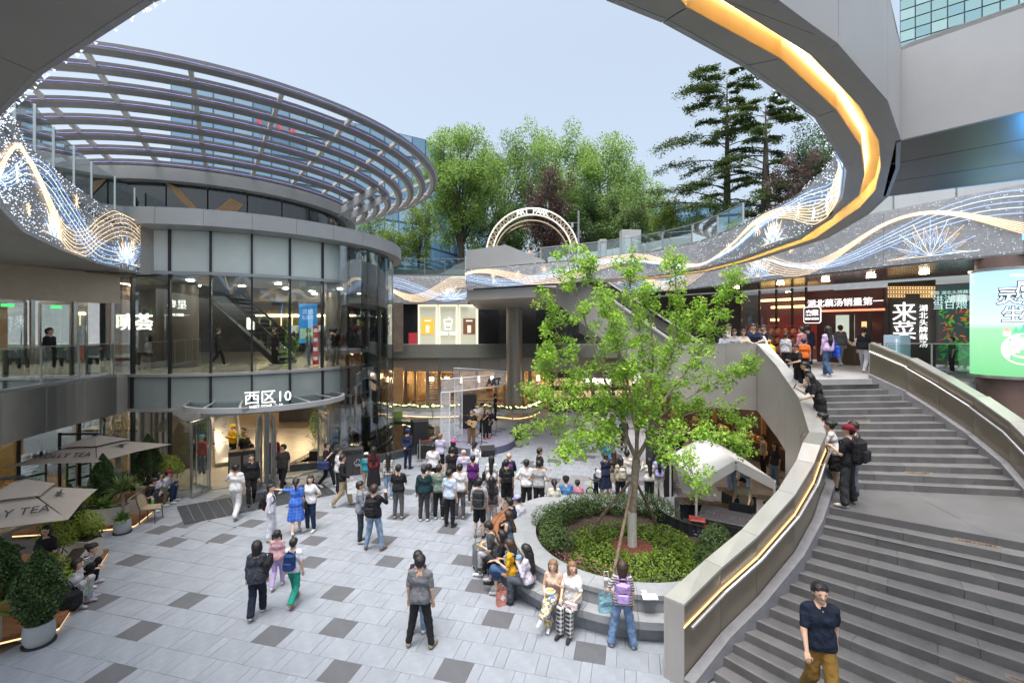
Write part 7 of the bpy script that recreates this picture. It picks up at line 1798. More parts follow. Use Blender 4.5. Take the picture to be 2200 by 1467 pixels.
def chair(label, p, rz):
 t = thing('rattan_chair', label, 'chair', tuple(p)); M = Matrix.Translation(p) @ Matrix.Rotation(rz, 4, 'Z'); RAT = mat('brown rattan', (.13, .075, .045), .6, 0, .3, 30); SEATM = mat('woven seat', (.34, .27, .18), .7, 0, .2, 40)
 for x, y in ((-.2, -.2), (.2, -.2), (-.2, .2), (.2, .2)):
  q = MB(); q.tube([M @ Vector((x * 1.1, y * 1.1, 0)), M @ Vector((x, y, .44))], .016, 6); q.build('leg', RAT, t)
 q = MB(); q.box((0, 0, .45), (.46, .46, .04), bev=.015, M=M); q.build('seat', SEATM, t)
 q = MB(); q.tube(smooth_path([M @ Vector(v) for v in ((-.22, .2, .45), (-.24, .3, .75), (-.12, .34, .9), (.12, .34, .9), (.24, .3, .75), (.22, .2, .45))], 2), .018, 6); q.build('back_frame', RAT, t, True)
 q = MB(); q.add([M @ Vector(v) for v in ((-.2, .22, .48), (.2, .22, .48), (.22, .3, .75), (.1, .335, .88), (-.1, .335, .88), (-.22, .3, .75))], [(0, 1, 2, 3, 4, 5)]); q.build('backrest', SEATM, t)
chair('brown rattan chair with a drink on it beside the concrete pot', G(325, 1118), R(100)); chair('rattan cafe chair under the farther parasol', Vector((-13.7, 15.4, .15)), R(200))
cp = G(330, 1100); t = thing('drink_cup', 'clear cup of bright green drink on the rattan chair', 'cup', (cp.x, cp.y, .48)); q = MB(); q.lathe([(.03, 0), (.042, .14)], G(328, 1112) + Vector((0, 0, .47)), 12); q.build('cup', mat('green drink', (.12, .5, .05), .2), t, True); q = MB(); q.lathe([(.045, .14), (.04, .165), (.01, .17)], G(328, 1112) + Vector((0, 0, .47)), 12); q.build('lid', mat('clear lid', (.6, .62, .62), .2), t, True)
# stage
def frost(name):
 m = bpy.data.materials.new(name); m.use_nodes = True; p = m.node_tree.nodes['Principled BSDF']
 p.inputs['Base Color'].default_value = (.75, .78, .82, 1); p.inputs['Roughness'].default_value = .35; p.inputs['Alpha'].default_value = .25; return m
SC = Vector((-1.75, 24.6))
stg = thing('round_stage', 'round slate blue stage platform', 'stage', (SC.x, SC.y, 0))
STM = mat('slate blue carpet', (.115, .125, .20), .85, 0, .08, 4, .2, 120)
q = MB(); q.lathe([(1.9, .0), (1.9, .36), (.01, .362)], (SC.x, SC.y, 0), 56, 1, 1.25); q.build('deck', STM, stg); q = MB(); q.lathe([(1.905, .335), (1.905, .365)], (SC.x, SC.y, 0), 56, 1, 1.25); q.build('edge_trim', mat('slate edge', (.2, .21, .28), .5), stg)
q = MB(); p = G(978, 985); q.box((p.x, p.y, .1), (.9, .4, .2)); q.build('step', STM, stg)
af = thing('sign_frame', 'white translucent arched frame with lettering behind the musicians', 'sign frame', (*G(955, 968)[:2], 0))
FR = mat('white acrylic edge', (.7, .71, .73), .3, 0, .04); FRG = frost('frosted sheet')
a0 = G(957, 975); a1 = G(985, 935, .3); zt_ = 3.0
for p, w_ in ((a0, .42), (a1, .4)):
 for sd in (-1, 1): q = MB(); q.bar(p + Vector((sd * w_ / 2, 0, 0)), p + Vector((sd * w_ / 2, 0, zt_)), .05, .05); q.build('upright', FR, af)
 q = MB(); q.bar(p + Vector((0, 0, zt_ / 2)), p + Vector((0, 0, zt_ / 2 + .01)), w_ - .06, .03); q = MB(); q.box((p.x, p.y, zt_ / 2), (w_ - .05, .02, zt_)); q.build('sheet', FRG, af)
 for z in (.6, 1.2, 1.8, 2.4): q = MB(); q.bar(p + Vector((-w_ / 2, 0, z)), p + Vector((w_ / 2, 0, z)), .02, .02); q.build('crossbar', FR, af)
arc = smooth_path([a0 + Vector((-.2, 0, 0)), a0 + Vector((.3, .2, 0)), Vector((-.6, 25.0, 0)), Vector((-.25, 26.6, 0)), Vector((-1.2, 27.6, 0)), a1 + Vector((-.3, .3, 0))], 2)
for i in range(len(arc) - 1):
 q = MB(); q.bar(arc[i] + Vector((0, 0, zt_ + .32)), arc[i + 1] + Vector((0, 0, zt_ + .32)), .02, .6); q.build('sheet', FRG, af)
for z in (zt_, zt_ + .64): q = MB(); q.tube([p + Vector((0, 0, z)) for p in arc], .03, 6); q.build('hoop', FR, af, True)
text('ART', .5, mat('dark print', (.035, .035, .045), .8), af, plane_M((-.95, 24.3, zt_ + .3), (.75, .62, 0), (0, 0, 1)), 'lettering', .01, bold=.02)
def speaker(label, p, sz, rz, tilt=0, name='loudspeaker'):
 t = thing(name, label, 'speaker', tuple(p)); M = Matrix.Translation(p) @ Matrix.Rotation(rz, 4, 'Z') @ Matrix.Rotation(tilt, 4, 'X'); w_, d_, h_ = sz
 q = MB(); q.add([M @ Vector(v) for v in ((-w_/2, -d_/2, 0), (w_/2, -d_/2, 0), (w_/2*.8, d_/2, 0), (-w_/2*.8, d_/2, 0), (-w_/2, -d_/2, h_), (w_/2, -d_/2, h_), (w_/2*.8, d_/2, h_), (-w_/2*.8, d_/2, h_))], [(3, 2, 1, 0), (4, 5, 6, 7), (0, 1, 5, 4), (1, 2, 6, 5), (2, 3, 7, 6), (3, 0, 4, 7)]); q.build('cabinet', BLACKP, t)
 q = MB(); q.box((0, -d_/2 - .008, h_/2), (w_ * .9, .012, h_ * .92), M=M); q.build('grille', mat('black grille', (.03, .03, .032), .6, 0, .3, 60, .6, 140), t)
 q = MB(); q.box((w_/2 * .92, 0, h_ * .6), (.02, .14, .07), M=M); q.build('handle', DARKM, t)
def flight(label, p, sz, rz):
 t = thing('flight_case', label, 'case', tuple(p)); M = Matrix.Translation(p) @ Matrix.Rotation(rz, 4, 'Z'); q = MB(); q.box((0, 0, sz[2] / 2), sz, M=M); q.build('body', BLACKP, t)
 for x in (-1, 1):
  for y in (-1, 1): q = MB(); q.box((x * sz[0] / 2, y * sz[1] / 2, sz[2] / 2), (.025, .025, sz[2] + .004), M=M); q.build('edge', STEEL, t)
 for z in (0.012, sz[2] - .012): q = MB(); q.box((0, -sz[1] / 2 - .004, z), (sz[0], .012, .024), M=M); q.build('edge', STEEL, t)
 q = MB(); q.box((sz[0] * .2, -sz[1] / 2 - .006, sz[2] * .55), (.14, .012, .1), M=M); q.build('latch', STEEL, t)
p = G(1000, 930, .0); flight('black flight case under the rear loudspeaker', Vector((-2.55, 27.0, .36)), (1.0, .8, .8), .1); speaker('large black loudspeaker on a case behind the band', Vector((-2.55, 27.0, 1.17)), (.95, .8, 1.15), .1)
flight('black flight case beside the reflecting pool', Vector((-3.9, 22.0, 0)), (.9, .7, .7), -.2); speaker('large black loudspeaker standing at the pool edge', Vector((-4.55, 23.1, .0)), (.9, .8, 1.55), PI + .3)
speaker('black floor monitor in front of the stage', G(1047, 977), (.75, .45, .42), PI + .25, -.35, 'stage_monitor'); speaker('black floor monitor right of the stage', G(1107, 945), (.6, .45, .42), PI - .7, -.35, 'stage_monitor')
def micstand(label, p, h=1.45):
 t = thing('microphone_stand', label, 'microphone stand', tuple(p), 'microphone stands on the stage')
 q = MB(); q.tube([p, p + Vector((0, 0, h))], .018, 6); q.build('pole', BLACKP, t)
 for k in range(3): a = 2.1 * k + .4; q = MB(); q.tube([p + Vector((0, 0, .12)), p + Vector((.32 * math.cos(a), .32 * math.sin(a), .015))], .014, 5); q.build('leg', BLACKP, t)
 q = MB(); q.tube([p + Vector((0, 0, h)), p + Vector((-.35, -.05, h + .12))], .012, 5); q.build('boom', BLACKP, t); q = MB(); q.lathe([(.02, -.06), (.03, 0), (.035, .04), (.02, .08)], p + Vector((-.37, -.05, h + .13)), 8); q.build('microphone', DARKM, t)
micstand('microphone stand in front of the guitarist', G(1035, 952, .36)); micstand('microphone stand beside the singer', G(1056, 937, .36)); micstand('microphone stand at the stage right edge', G(1066, 928, .36))
t = thing('stage_cable', 'thin black cable looping over the stage floor', 'cable', (-2.2, 24.2, .37)); q = MB(); q.tube(smooth_path([G(x, y, .375) for x, y in ((990, 933), (975, 940), (985, 950), (1000, 945), (1010, 957), (1022, 950))], 2), .012, 5); q.build('cable', BLACKP, t)
p = G(980, 940, .37); t = thing('effects_pedal', 'pale green effects pedal on the stage floor', 'pedal', tuple(p)); q = MB(); q.box((p.x, p.y, .40), (.22, .14, .06), .3, .01); q.build('case', mat('mint pedal', (.4, .5, .42), .4), t); q = MB(); q.lathe([(.03, 0), (.03, .03)], (p.x, p.y, .43), 8); q.build('knob', BLACKP, t)
p = G(902, 990); t = thing('barrier_post', 'steel barrier post with red belt near the pool', 'barrier', tuple(p)); q = MB(); q.lathe([(.17, 0), (.17, .02), (.03, .04), (.025, .95), (.035, 1.0)], p, 16); q.build('post', STEEL, t, True); q = MB(); q.bar(p + Vector((0, 0, .92)), G(930, 985) + Vector((0, 0, .9)), .005, .05); q.build('belt', mat('red belt', (.4, .03, .04), .6), t)
for k, px in enumerate((748, 768)):
 p = G(px, 1018 - k * 2); t = thing('litter_bin', ['dark square litter bin right of the entrance, left one', 'dark square litter bin with chalk emblem right of entrance'][k], 'bin', tuple(p), 'bins right of the entrance'); q = MB(); q.box((p.x, p.y, .55), (.45, .45, 1.1), .4, .02); q.build('case', mat('charcoal bin', (.05, .047, .05), .6), t); q = MB(); q.box((p.x + .08, p.y - .22, .95), (.3, .02, .12), .4); q.build('slot', BLACKP, t)
 if k: text('♧', .4, mat('chalk print', (.4, .45, .5), .8), t, plane_M((p.x + .1, p.y - .245, .5), (.92, .39, 0), (0, 0, 1)), 'emblem', .003)
# tent and mixing desk
tb = [G(1511, 1085), G(1660, 1075), G(1640, 1000), G(1505, 1010)]
TZ = [ (1508, 1020), (1672, 1040)]
A_ = Vector((5.15, 13.0, 1.75)); B_ = Vector((7.5, 13.3, 1.75)); C_ = Vector((7.75, 15.9, 1.75)); D_ = Vector((5.45, 16.0, 1.75))
ten = thing('canopy_tent', 'small white gabled canopy tent over the mixing desk', 'tent', tuple((A_ + C_) / 2 - Vector((0, 0, 1.75))))
TNT = mat('white tent fabric', (.56, .56, .55), .7, 0, .04, 2, .1, 40)
r0, r1 = (A_ + B_) / 2 + Vector((0, 0, .62)), (C_ + D_) / 2 + Vector((0, 0, .62))
for a, b_, c_, d_ in ((A_, r0, r1, D_), (r0, B_, C_, r1)):
 q = MB(); n = (b_ - a).cross(d_ - a); q.slab([a, b_, c_, d_], n if n.z > 0 else -n, .015); q.build('roof_panel', TNT, ten)
for a, b_ in ((A_, r0), (r0, B_), (D_, r1), (r1, C_), (A_, D_), (B_, C_)):
 q = MB(); q.bar(a - Vector((0, 0, .11)), b_ - Vector((0, 0, .11)), .012, .26); q.build('valance', TNT, ten)
for p in (A_, B_, C_, D_): q = MB(); q.tube([Vector((p.x, p.y, 0)), p], .035, 8); q.build('pole', TNT, ten)
dk = G(1560, 1100); desk = thing('mixing_desk', 'black audio mixing desk with faders under the tent', 'mixing desk', (5.9, 12.7, 0))
M = Matrix.Translation((5.9, 12.75, 0)) @ Matrix.Rotation(R(-32), 4, 'Z')
q = MB(); q.box((0, 0, .42), (1.5, .8, .84), M=M); q.build('case', BLACKP, desk); Mt = M @ Matrix.Translation((0, 0, .93)) @ Matrix.Rotation(R(10), 4, 'X'); q = MB(); q.box((0, 0, 0), (1.4, .75, .14), bev=.02, M=Mt); q.build('console', mat('console grey', (.06, .06, .065), .4), desk)
for k in range(18): q = MB(); q.box((-.62 + k * .073, -.12 + .1 * ((k * 7) % 5) / 5, .078), (.025, .04, .03), M=Mt); q.build('fader', STEEL if k % 3 else mat('red cap', (.4, .05, .04), .5), desk)
q = MB(); q.box((.3, .3, .17), (.6, .03, .28), M=Mt); q.build('monitor', DARKM, desk)
flight('rack case with red unit left of the mixing desk', Vector((5.05, 12.75, 0)), (.62, .6, .75), R(-20)); p = Vector((5.05, 12.7, .77)); t = thing('red_unit', 'small red audio unit on top of the rack case', 'audio unit', tuple(p)); q = MB(); q.box((p.x, p.y, p.z + .08), (.42, .35, .16), R(-20), .015); q.build('case', mat('red case', (.28, .03, .03), .4), t); q = MB(); q.box((p.x - .06, p.y - .18, p.z + .08), (.3, .02, .1), R(-20)); q.build('front', BLACKP, t)
flight('second black rack case beside the mixing desk', Vector((6.6, 12.2, 0)), (.7, .6, .6), R(-32))
dr = thing('black_drape', 'black cloth drape swagged around the sound desk', 'drape', (4.4, 12.9, 0)); q = MB(); dp = []
path = smooth_path([Vector((4.15, 13.6, 0)), Vector((4.2, 12.9, 0)), Vector((4.55, 12.5, 0)), Vector((4.95, 12.35, 0)), Vector((5.3, 12.2, 0))], 3); n = len(path)
for i, p in enumerate(path):
 f = i / (n - 1); w_ = .05 * math.sin(f * 60)
 for j in range(8): z = (1.05 - .25 * f) * j / 7; dp.append(p + Vector((w_ * (1 - j / 9), w_ * .5 - .1 * (1 - j / 7), z)))
q.add(dp, [(i * 8 + j, i * 8 + 8 + j, i * 8 + 9 + j, i * 8 + j + 1) for i in range(n - 1) for j in range(7)]); q.build('cloth', mat('black velvet', (.012, .012, .014), .9, 0, .2, 8), dr, True); q = MB(); q.tube([p + Vector((0, 0, 1.05 - .25 * i / (n - 1))) for i, p in enumerate(path)], .015, 6); q.build('hem_rail', BLACKP, dr)
speaker('tall black loudspeaker stack left of the white tent', Vector((5.4, 17.2, 0)), (.8, .7, 2.3), .2)
for k, (x, y, s_) in enumerate(((6.3, 14.2, .7), (5.7, 14.9, .6), (7.3, 15.0, .8))): flight(('black flight case behind the mixing desk', 'black flight case at the tent back left', 'tall black flight case at the tent back right')[k], Vector((x, y, 0)), (.8, .6, s_), R(-20 + 15 * k))
p = G(1031, 1225); t = thing('suitcase', 'upright dark grey hard shell suitcase with raised handle', 'suitcase', tuple(p)); M = Matrix.Translation(p) @ Matrix.Rotation(R(20), 4, 'Z'); q = MB(); q.box((0, 0, .37), (.30, .44, .58), bev=.05, M=M); q.build('shell', mat('charcoal shell', (.10, .105, .12), .35, 0, .06), t, True)
for k in range(5): q = MB(); q.box((-.1 + k * .05, -.222, .37), (.012, .01, .5), M=M); q.build('rib', mat('charcoal rib', (.14, .145, .16), .4), t)
for x in (-.1, .1):
 for y in (-.17, .17): q = MB(); q.lathe([(.03, .01), (.035, .04), (.02, .08)], M @ Vector((x, y, 0)), 8); q.build('wheel', BLACKP, t)
q = MB(); q.tube([M @ Vector((-.08, .15, .66)), M @ Vector((-.08, .15, 1.02)), M @ Vector((.08, .15, 1.02)), M @ Vector((.08, .15, .66))], .012, 6); q.build('handle', STEEL, t); q = MB(); q.box((0, 0, .672), (.16, .06, .02), M=M); q.build('yellow_tag', mat('yellow tag', (.6, .38, .03), .6), t)
p = G(1283, 1062); t = thing('balance_bike', 'small lime green child balance bike with black tyres', 'bicycle', tuple(p)); LB = mat('lime bike paint', (.40, .55, .03), .35); M = Matrix.Translation(p) @ Matrix.Rotation(R(20), 4, 'Z')
for x in (-.3, .3):
 q = MB(); q.tube([M @ Vector((x + .15 * math.cos(a), 0, .165 + .15 * math.sin(a))) for a in [2 * PI * k / 18 for k in range(18)]], .024, 6, closed=True); wv = q.build('wheel', BLACKP, t, True); q = MB(); q.tube([M @ Vector((x, -.03, .165)), M @ Vector((x, .03, .165))], .03, 8); q.build('hub', LB, wv)
q = MB(); q.tube([M @ Vector(v) for v in ((.3, 0, .165), (.12, 0, .33), (-.2, 0, .48))], .025, 6); q.build('frame', LB, t); q = MB(); q.tube([M @ Vector(v) for v in ((-.3, 0, .165), (-.22, 0, .56))], .022, 6); q.build('fork', LB, t); q = MB(); q.tube([M @ Vector(v) for v in ((-.21, -.2, .58), (-.21, .2, .58))], .016, 6); q.build('handlebar', BLACKP, t); q = MB(); q.box((.18, 0, .42), (.22, .1, .05), bev=.02, M=M); q.build('saddle', BLACKP, t)
p = G(1301, 1312, .45); paper_bag(p, 'pale blue bakery paper bag on the concrete seat', (.30, .52, .60), (.27, .13, .34), 4, 'PARIS\nBAGUETTE', (.04, .14, .24), .05)
p = G(1078, 1298); paper_bag(p, 'red and white printed paper bag on the paving', (.52, .22, .18), (.24, .12, .34), 25, '◆', (.7, .68, .66), .14)
p = G(1110, 1240, .46); paper_bag(p, 'pale yellow paper bag on the wooden seat', (.55, .52, .25), (.22, .12, .26), 40)
p = G(1302, 1262, .8); t = thing('drink_cup', 'milky takeaway drink in clear carrier on planter coping', 'cup', tuple(p)); q = MB(); q.lathe([(.035, .002), (.05, .17)], p, 14); q.build('cup', mat('milky drink', (.45, .40, .42), .3), t, True); q = MB(); q.lathe([(.054, .17), (.05, .2), (.01, .205)], p, 14); q.build('lid', MC['clear lid'], t, True); q = MB(); q.tube([p + Vector((-.05, 0, .18)), p + Vector((-.04, 0, .34)), p + Vector((.04, 0, .34)), p + Vector((.05, 0, .18))], .008, 5); q.build('carrier', mat('white film', (.7, .7, .7), .5), t)
p = G(1395, 1282, .8); t = thing('paper_napkin', 'crumpled white paper sheet on the planter coping', 'paper', tuple(p)); q = MB(); vs = [Vector((x * .1 - .15, y * .09 - .1, .012 + .02 * ((x * 3 + y * 5) % 3))) + p for x in range(4) for y in range(3)]; q.add(vs, [(x * 3 + y, x * 3 + 3 + y, x * 3 + 4 + y, x * 3 + y + 1) for x in range(3) for y in range(2)]); q.build('sheet', mat('white paper', (.72, .72, .72), .8), t); q = MB(); q.add([v + Vector((.03, .12, .005)) for v in vs[:6]], [(0, 3, 4, 1), (1, 4, 5, 2)]); q.build('fold', MC['white paper'], t)
# park arch, mast, kiosks
AY = 37.6; ac = at(1144, 546, AY); Rr = .099 * AY
arch = thing('park_arch', 'round truss arch of pale timber reading ART PARK', 'arch', (ac.x, AY, 9.9)); TIM = mat('pale timber truss', (.52, .40, .28), .5, 0, .06, 4); TIMW = emit('white truss edge', (1, .95, .85), .5, False, (.7, .68, .62))
def ah(a, r, y): return Vector((ac.x + r * math.cos(R(a)), y, ac.z + r * math.sin(R(a))))
q = MB(); q.tube([Vector((ac.x + Rr, AY, 9.9))] + [ah(a, Rr, AY) for a in range(0, 181, 6)] + [Vector((ac.x - Rr, AY, 9.9))], .07, 6); q.build('outer_hoop', TIMW, arch, True)
q = MB(); q.tube([Vector((ac.x + Rr * .86, AY, 9.9))] + [ah(a, Rr * .86, AY) for a in range(0, 181, 6)] + [Vector((ac.x - Rr * .86, AY, 9.9))], .07, 6); q.build('inner_hoop', TIMW, arch, True)
for k in range(26):
 a = 3 + k * 6.7
 if 74 < a < 108: continue
 q = MB(); q.tube([ah(a, Rr, AY), ah(a + 3.3, Rr * .86, AY)], .045, 5); q.build('web', TIM, arch); q = MB(); q.tube([ah(a + 3.3, Rr * .86, AY), ah(a + 6.7, Rr, AY)], .045, 5); q.build('web', TIM, arch)
for j, y in enumerate((1.6, 3.2, 4.8)):
 q = MB(); q.tube([ah(a, Rr * .84, AY + y) for a in range(0, 181, 6)], .07, 5); q.build('rear_hoop', TIM, arch, True)
for k, ch in enumerate('ART PARK'):
 if ch == ' ': continue
 a = 90 + (3.5 - k) * 5.4; p = ah(a, Rr * .93, AY - .08); text(ch, .62, TIMW, arch, plane_M(p, (math.sin(R(a)), 0, -math.cos(R(a))), (math.cos(R(a)), 0, math.sin(R(a)))), 'lettering', .03, bold=.02)
ms = at(1243, 560, 40); t = thing('lamp_mast', 'slim grey lamp mast right of the arch', 'lamp', (ms.x, 40, 9.9)); q = MB(); q.tube([(ms.x, 40, 9.9), (ms.x, 40, at(0, 452, 40).z)], .09, 8); q.build('pole', mat('grey mast', (.22, .23, .25), .5), t, True); q = MB(); q.box((ms.x - .5, 40, at(0, 478, 40).z), (.9, .06, .06)); q.build('arm', MC['grey mast'], t); q = MB(); q.box((ms.x - .55, 40, at(0, 484, 40).z), (.22, .2, .4), 0, .04); q.build('camera', ALU_W, t)
for x0, x1, y0, y1, Y, lab in ((1333, 1375, 495, 545, 27, 'tall white kiosk panel beyond the ring balustrade'), (1286, 1301, 515, 553, 28, 'slim white display board beyond the ring balustrade')):
 z0, z1 = EYE + (705 - y1) / 1000 * Y, EYE + (705 - y0) / 1000 * Y; t = thing('kiosk', lab, 'kiosk', ((x0 + x1 - 2200) / 2000 * Y, Y, 9.0)); q = MB(); q.box(((x0 + x1 - 2200) / 2000 * Y, Y, (9.0 + z1) / 2), ((x1 - x0) / 1000 * Y, .5, z1 - 9.0), .1, .02); q.build('case', ALU_W, t); q = MB(); q.box(((x0 + x1 - 2200) / 2000 * Y, Y - .27, (9.4 + z1) / 2), ((x1 - x0) / 1000 * Y * .7, .02, (z1 - 9) * .6), .1); q.build('panel', mat('pale grey panel', (.45, .47, .5), .5), t)
p = tp(-20, 5.0, .04); t = thing('easel_sign', 'tan easel sign behind the drum ground glazing', 'sign', tuple(p)); q = MB(); q.box((p.x, p.y, 1.1), (.55, .04, .8), .5); q.build('board', mat('tan board', (.55, .36, .18), .6), t)
for dx in (-.22, .22): q = MB(); q.tube([p + Vector((dx, 0, 0)), p + Vector((dx * .4, 0, 1.5))], .018, 5); q.build('leg', WOOD, t)
p = tp(-32, 5.6, .04); t = thing('indoor_plant', 'tall slim potted plant behind the drum ground glazing', 'plant', tuple(p)); q = MB(); q.box((p.x, p.y, .3), (.5, .5, .6)); q.build('pot', BLACKP, t); gg = np.random.default_rng(91); C = np.array([p.x, p.y, 1.7]) + gg.normal(size=(900, 3)) * np.array([.18, .18, .5]); V, F = leaves_np(C, .1, 'diamond', 91); np_obj('foliage', V, F, LF2, t)
hc_ = [G(x, y, .0) for x, y in ((392, 1150), (445, 1165), (505, 1132), (450, 1118))]
t = thing('access_hatch', 'flush paved access hatch with corner lift points near the mat', 'hatch', tuple(hc_[0]));
for i in range(4): q = MB(); q.bar(hc_[i] + Vector((0, 0, .004)), hc_[(i + 1) % 4] + Vector((0, 0, .004)), .008, .004); q.build('joint', JOINT, t); q = MB(); q.box(hc_[i] + Vector((0, 0, .006)), (.07, .05, .006)); q.build('lift_point', BLACKP, t)
# people
K = (.016, .016, .019); CH = (.045, .045, .05); W_ = (.60, .60, .62); WW = (.68, .68, .69); NV = (.018, .026, .06); GRY = (.17, .175, .185); LG = (.36, .36, .375)
DN = (.055, .085, .16); LD = (.20, .28, .40); KH = (.34, .27, .18); LAV = (.40, .38, .56); WS = (.62, .61, .6); BS = (.03, .03, .032); BR = (.16, .09, .06); PUR = (.10, .03, .13)
def PP(x, y, yaw, label, z=0.0, **k):
 Y = 1000 * (EYE - z) / (y - 705.0)
 k.setdefault('res', .017 if Y < 10.5 else .020 if Y < 13 else .026 if Y < 20 else .031)
 return person(tuple(G(x, y, z)), yaw, label, **k)
def PW3(p, yaw, label, **k):
 k.setdefault('res', .028); return person(tuple(p), yaw, label, **k)
AUD = 'audience standing before the stage'
r, J = PP(507, 1112, 8, 'man in white tee and white trousers phoning, walking to the entrance', top=WW, bot=(.62, .62, .62), la='ear', legs='walk', shoe=(.35, .34, .32), wide=True, h=1.74)
r, J = PP(540, 1082, -150, 'man all in black shirt and trousers near the door post', top=K, bot=K, shoe=BS, h=1.74, sleeve='long', legs='walk2')
r, J = PP(608, 1054, 178, 'stout man in brown tee and black trousers leaving the entrance', top=(.06, .047, .042), bot=K, legs='walk', stout=.22, h=1.76, shoe=WS, turn=-45, hem=.84)
r, J = PP(525, 1012, -120, 'man in black tee with blue bag in the doorway', top=K, bot=LD, bpat='denim', h=1.72); handbag(J, 'l', 'black shoulder bag with blue pouch in the doorway', (.03, .035, .05), (.34, .14, .26))
r, J = PP(500, 992, 160, 'delivery rider in yellow jacket and yellow cap inside the entrance', top=(.55, .33, .02), bot=K, sleeve='long', hat=('cap', (.6, .38, .03)), la='phone', ra='phone', h=1.72)
r, J = PP(588, 1022, -170, 'person in red and blue vest with blue helmet behind the stout man', top=(.35, .03, .03), bot=DN, bpat='denim', hat=('beanie', (.05, .35, .6)), h=1.68, sleeve='long')
r, J = PP(582, 1160, -75, 'schoolboy in white and red tracksuit with black backpack', top=(.62, .62, .68), bot=(.60, .60, .66), sleeve='long', shoe=(.4, .45, .1), h=1.62, turn=-15, legs='relax', wide=True); backpack(J, 'black school backpack with a red toy hanging', K, .95)
p = wpt(J, J['tor'](-.1, -.2, .98)); t = thing('plush_toy', 'red plush toy dangling from the school backpack', 'toy', tuple(p)); q = MB(); q.lathe([(.01, -.1), (.06, -.06), (.07, 0), (.04, .05), (.05, .1), (.01, .14)], p, 10); q.build('body', clothmat((.5, .05, .06)), t, True); q = MB(); q.tube([p + Vector((0, 0, .13)), p + Vector((.02, 0, .25))], .006, 4); q.build('cord', clothmat((.1, .2, .5)), t)
r, J = PP(636, 1146, 20, 'woman in blue plaid shirt dress stretching out her left arm', top=(.03, .10, .48, .08, .2, .62), tpat='plaid', bot=K, lower='dress', sleeve='short', la='point', hair='pony', fem=True, h=1.66, legs='walk2', shoe=WS); handbag(J, 'r', 'black shoulder bag of the woman in plaid', K, (.2, .08, .26), hang=.42)
r, J = PP(667, 1140, 165, 'woman in white tee and navy flared jeans, hands on hips', top=W_, bot=(.015, .03, .07), la='hips', ra='hips', hair='long', fem=True, h=1.68, turn=30, shoe=WS, hem=.88)
r, J = PP(703, 1046, -95, 'person in black eating while walking right with navy tote', top=K, bot=K, ra='eat', la='down', legs='walk', h=1.72, shoe=WS); handbag(J, 'r', 'large navy tote bag on a walking shoulder', (.03, .05, .13), (.42, .16, .3), hang=.35)
r, J = PP(727, 1062, -60, 'man in white tee half hidden behind the black jacket man', top=W_, bot=K, h=1.72)
r, J = PP(736, 1086, -75, 'man in black jacket and khaki trousers striding with a white bag', top=K, bot=KH, sleeve='long', legs='walk', ra='hold', h=1.76, shoe=WS, wide=True); paper_bag(wpt(J, J['hdr']) - Vector((0, 0, .52)), 'plain white paper bag in the striding man hand', (.66, .66, .66), (.3, .12, .4), 20)
r, J = PP(787, 1052, 5, 'child in teal tee with white cap', top=(.02, .22, .27), bot=(.40, .33, .25), hat=('cap', W_), h=1.42, group=AUD)
r, J = PP(803, 1053, 10, 'woman with long hair in dark red shirt and black skirt', top=(.10, .018, .022), bot=K, lower='longskirt', sleeve='long', hair='long', fem=True, h=1.66, group=AUD)
r, J = PP(835, 1070, 0, 'woman with long hair in pale plaid shirt and light jeans', top=(.52, .5, .48, .12, .11, .1), tpat='plaid', bot=LD, bpat='denim', sleeve='long', hair='long', fem=True, h=1.66, group=AUD)
r, J = PP(876, 1006, -20, 'security guard in navy uniform and beret beside the pool', top=NV, bot=NV, sleeve='long', la='back', ra='back', hat=('beanie', (.02, .05, .16)), h=1.74, shoe=BS, hem=.9)
r, J = PP(856, 1112, 0, 'man in black raglan tee and grey jeans', top=K, bot=(.09, .09, .095), la='phone', ra='phone', h=1.72, shoe=LG, group=AUD)
r, J = PP(774, 1164, -70, 'man in grey hoodie with glasses at the left of the crowd', top=(.20, .215, .26), bot=(.03, .045, .06), sleeve='long', ra='phone', h=1.74, shoe=LG, hem=.86, group=AUD)
r, J = PP(804, 1180, -8, 'man with packed black backpack filming, blue jeans', top=K, bot=LD, bpat='denim', sleeve='long', ra='film', h=1.80, hc='b', shoe=BR, legs='wide'); backpack(J, 'big black backpack with bottles in its pockets', (.02, .02, .022), 1.1)
r, J = PP(552, 1323, 15, 'woman with black bob in dark patterned blouse, walking away', top=(.03, .035, .05, .2, .2, .22), tpat='speck', bot=(.012, .018, .035), hair='bob', fem=True, sleeve='long', h=1.60, legs='walk2', shoe=WS, hem=.78, wide=True, stout=.1); handbag(J, 'r', 'long black padded bag on the bob haired woman shoulder', K, (.5, .1, .26), hang=.1, off=-.02)
r, J = PP(596, 1262, 8, 'girl with two pony tails in pink hoodie and lilac trousers', top=(.55, .33, .36), bot=(.42, .32, .55), hair='tails', sleeve='long', h=1.36, legs='walk2', shoe=WS, fem=True)
r, J = PP(631, 1296, -5, 'boy in white and green sportswear with navy starry backpack', top=(.55, .55, .62), bot=(.02, .26, .19), h=1.46, legs='walk', shoe=(.6, .14, .05), wide=True); backpack(J, 'navy backpack with gold trimmed pockets', (.015, .04, .13), 1.05, extra=(.02, .05, .16))
r, J = PP(898, 1358, 5, 'woman with messy bun in navy top hidden behind grey polo man', top=NV, bot=LD, bpat='denim', hair='bun', la='phone', fem=True, h=1.64, sleeve='none'); phone(J, 'l', 'phone held by the woman behind grey polo man')
r, J = PP(903, 1388, -6, 'man in grey polo and black trousers standing alone, seen from behind', top=(.145, .15, .165), bot=K, h=1.76, legs='wide', shoe=(.25, .19, .13), hem=.85, ra='down', res=.017)
def crowd(lst):
 out = []
 for x, y, yaw, lab, kw in lst: out.append(PP(x, y, yaw, lab, group=AUD, **kw))
 return out
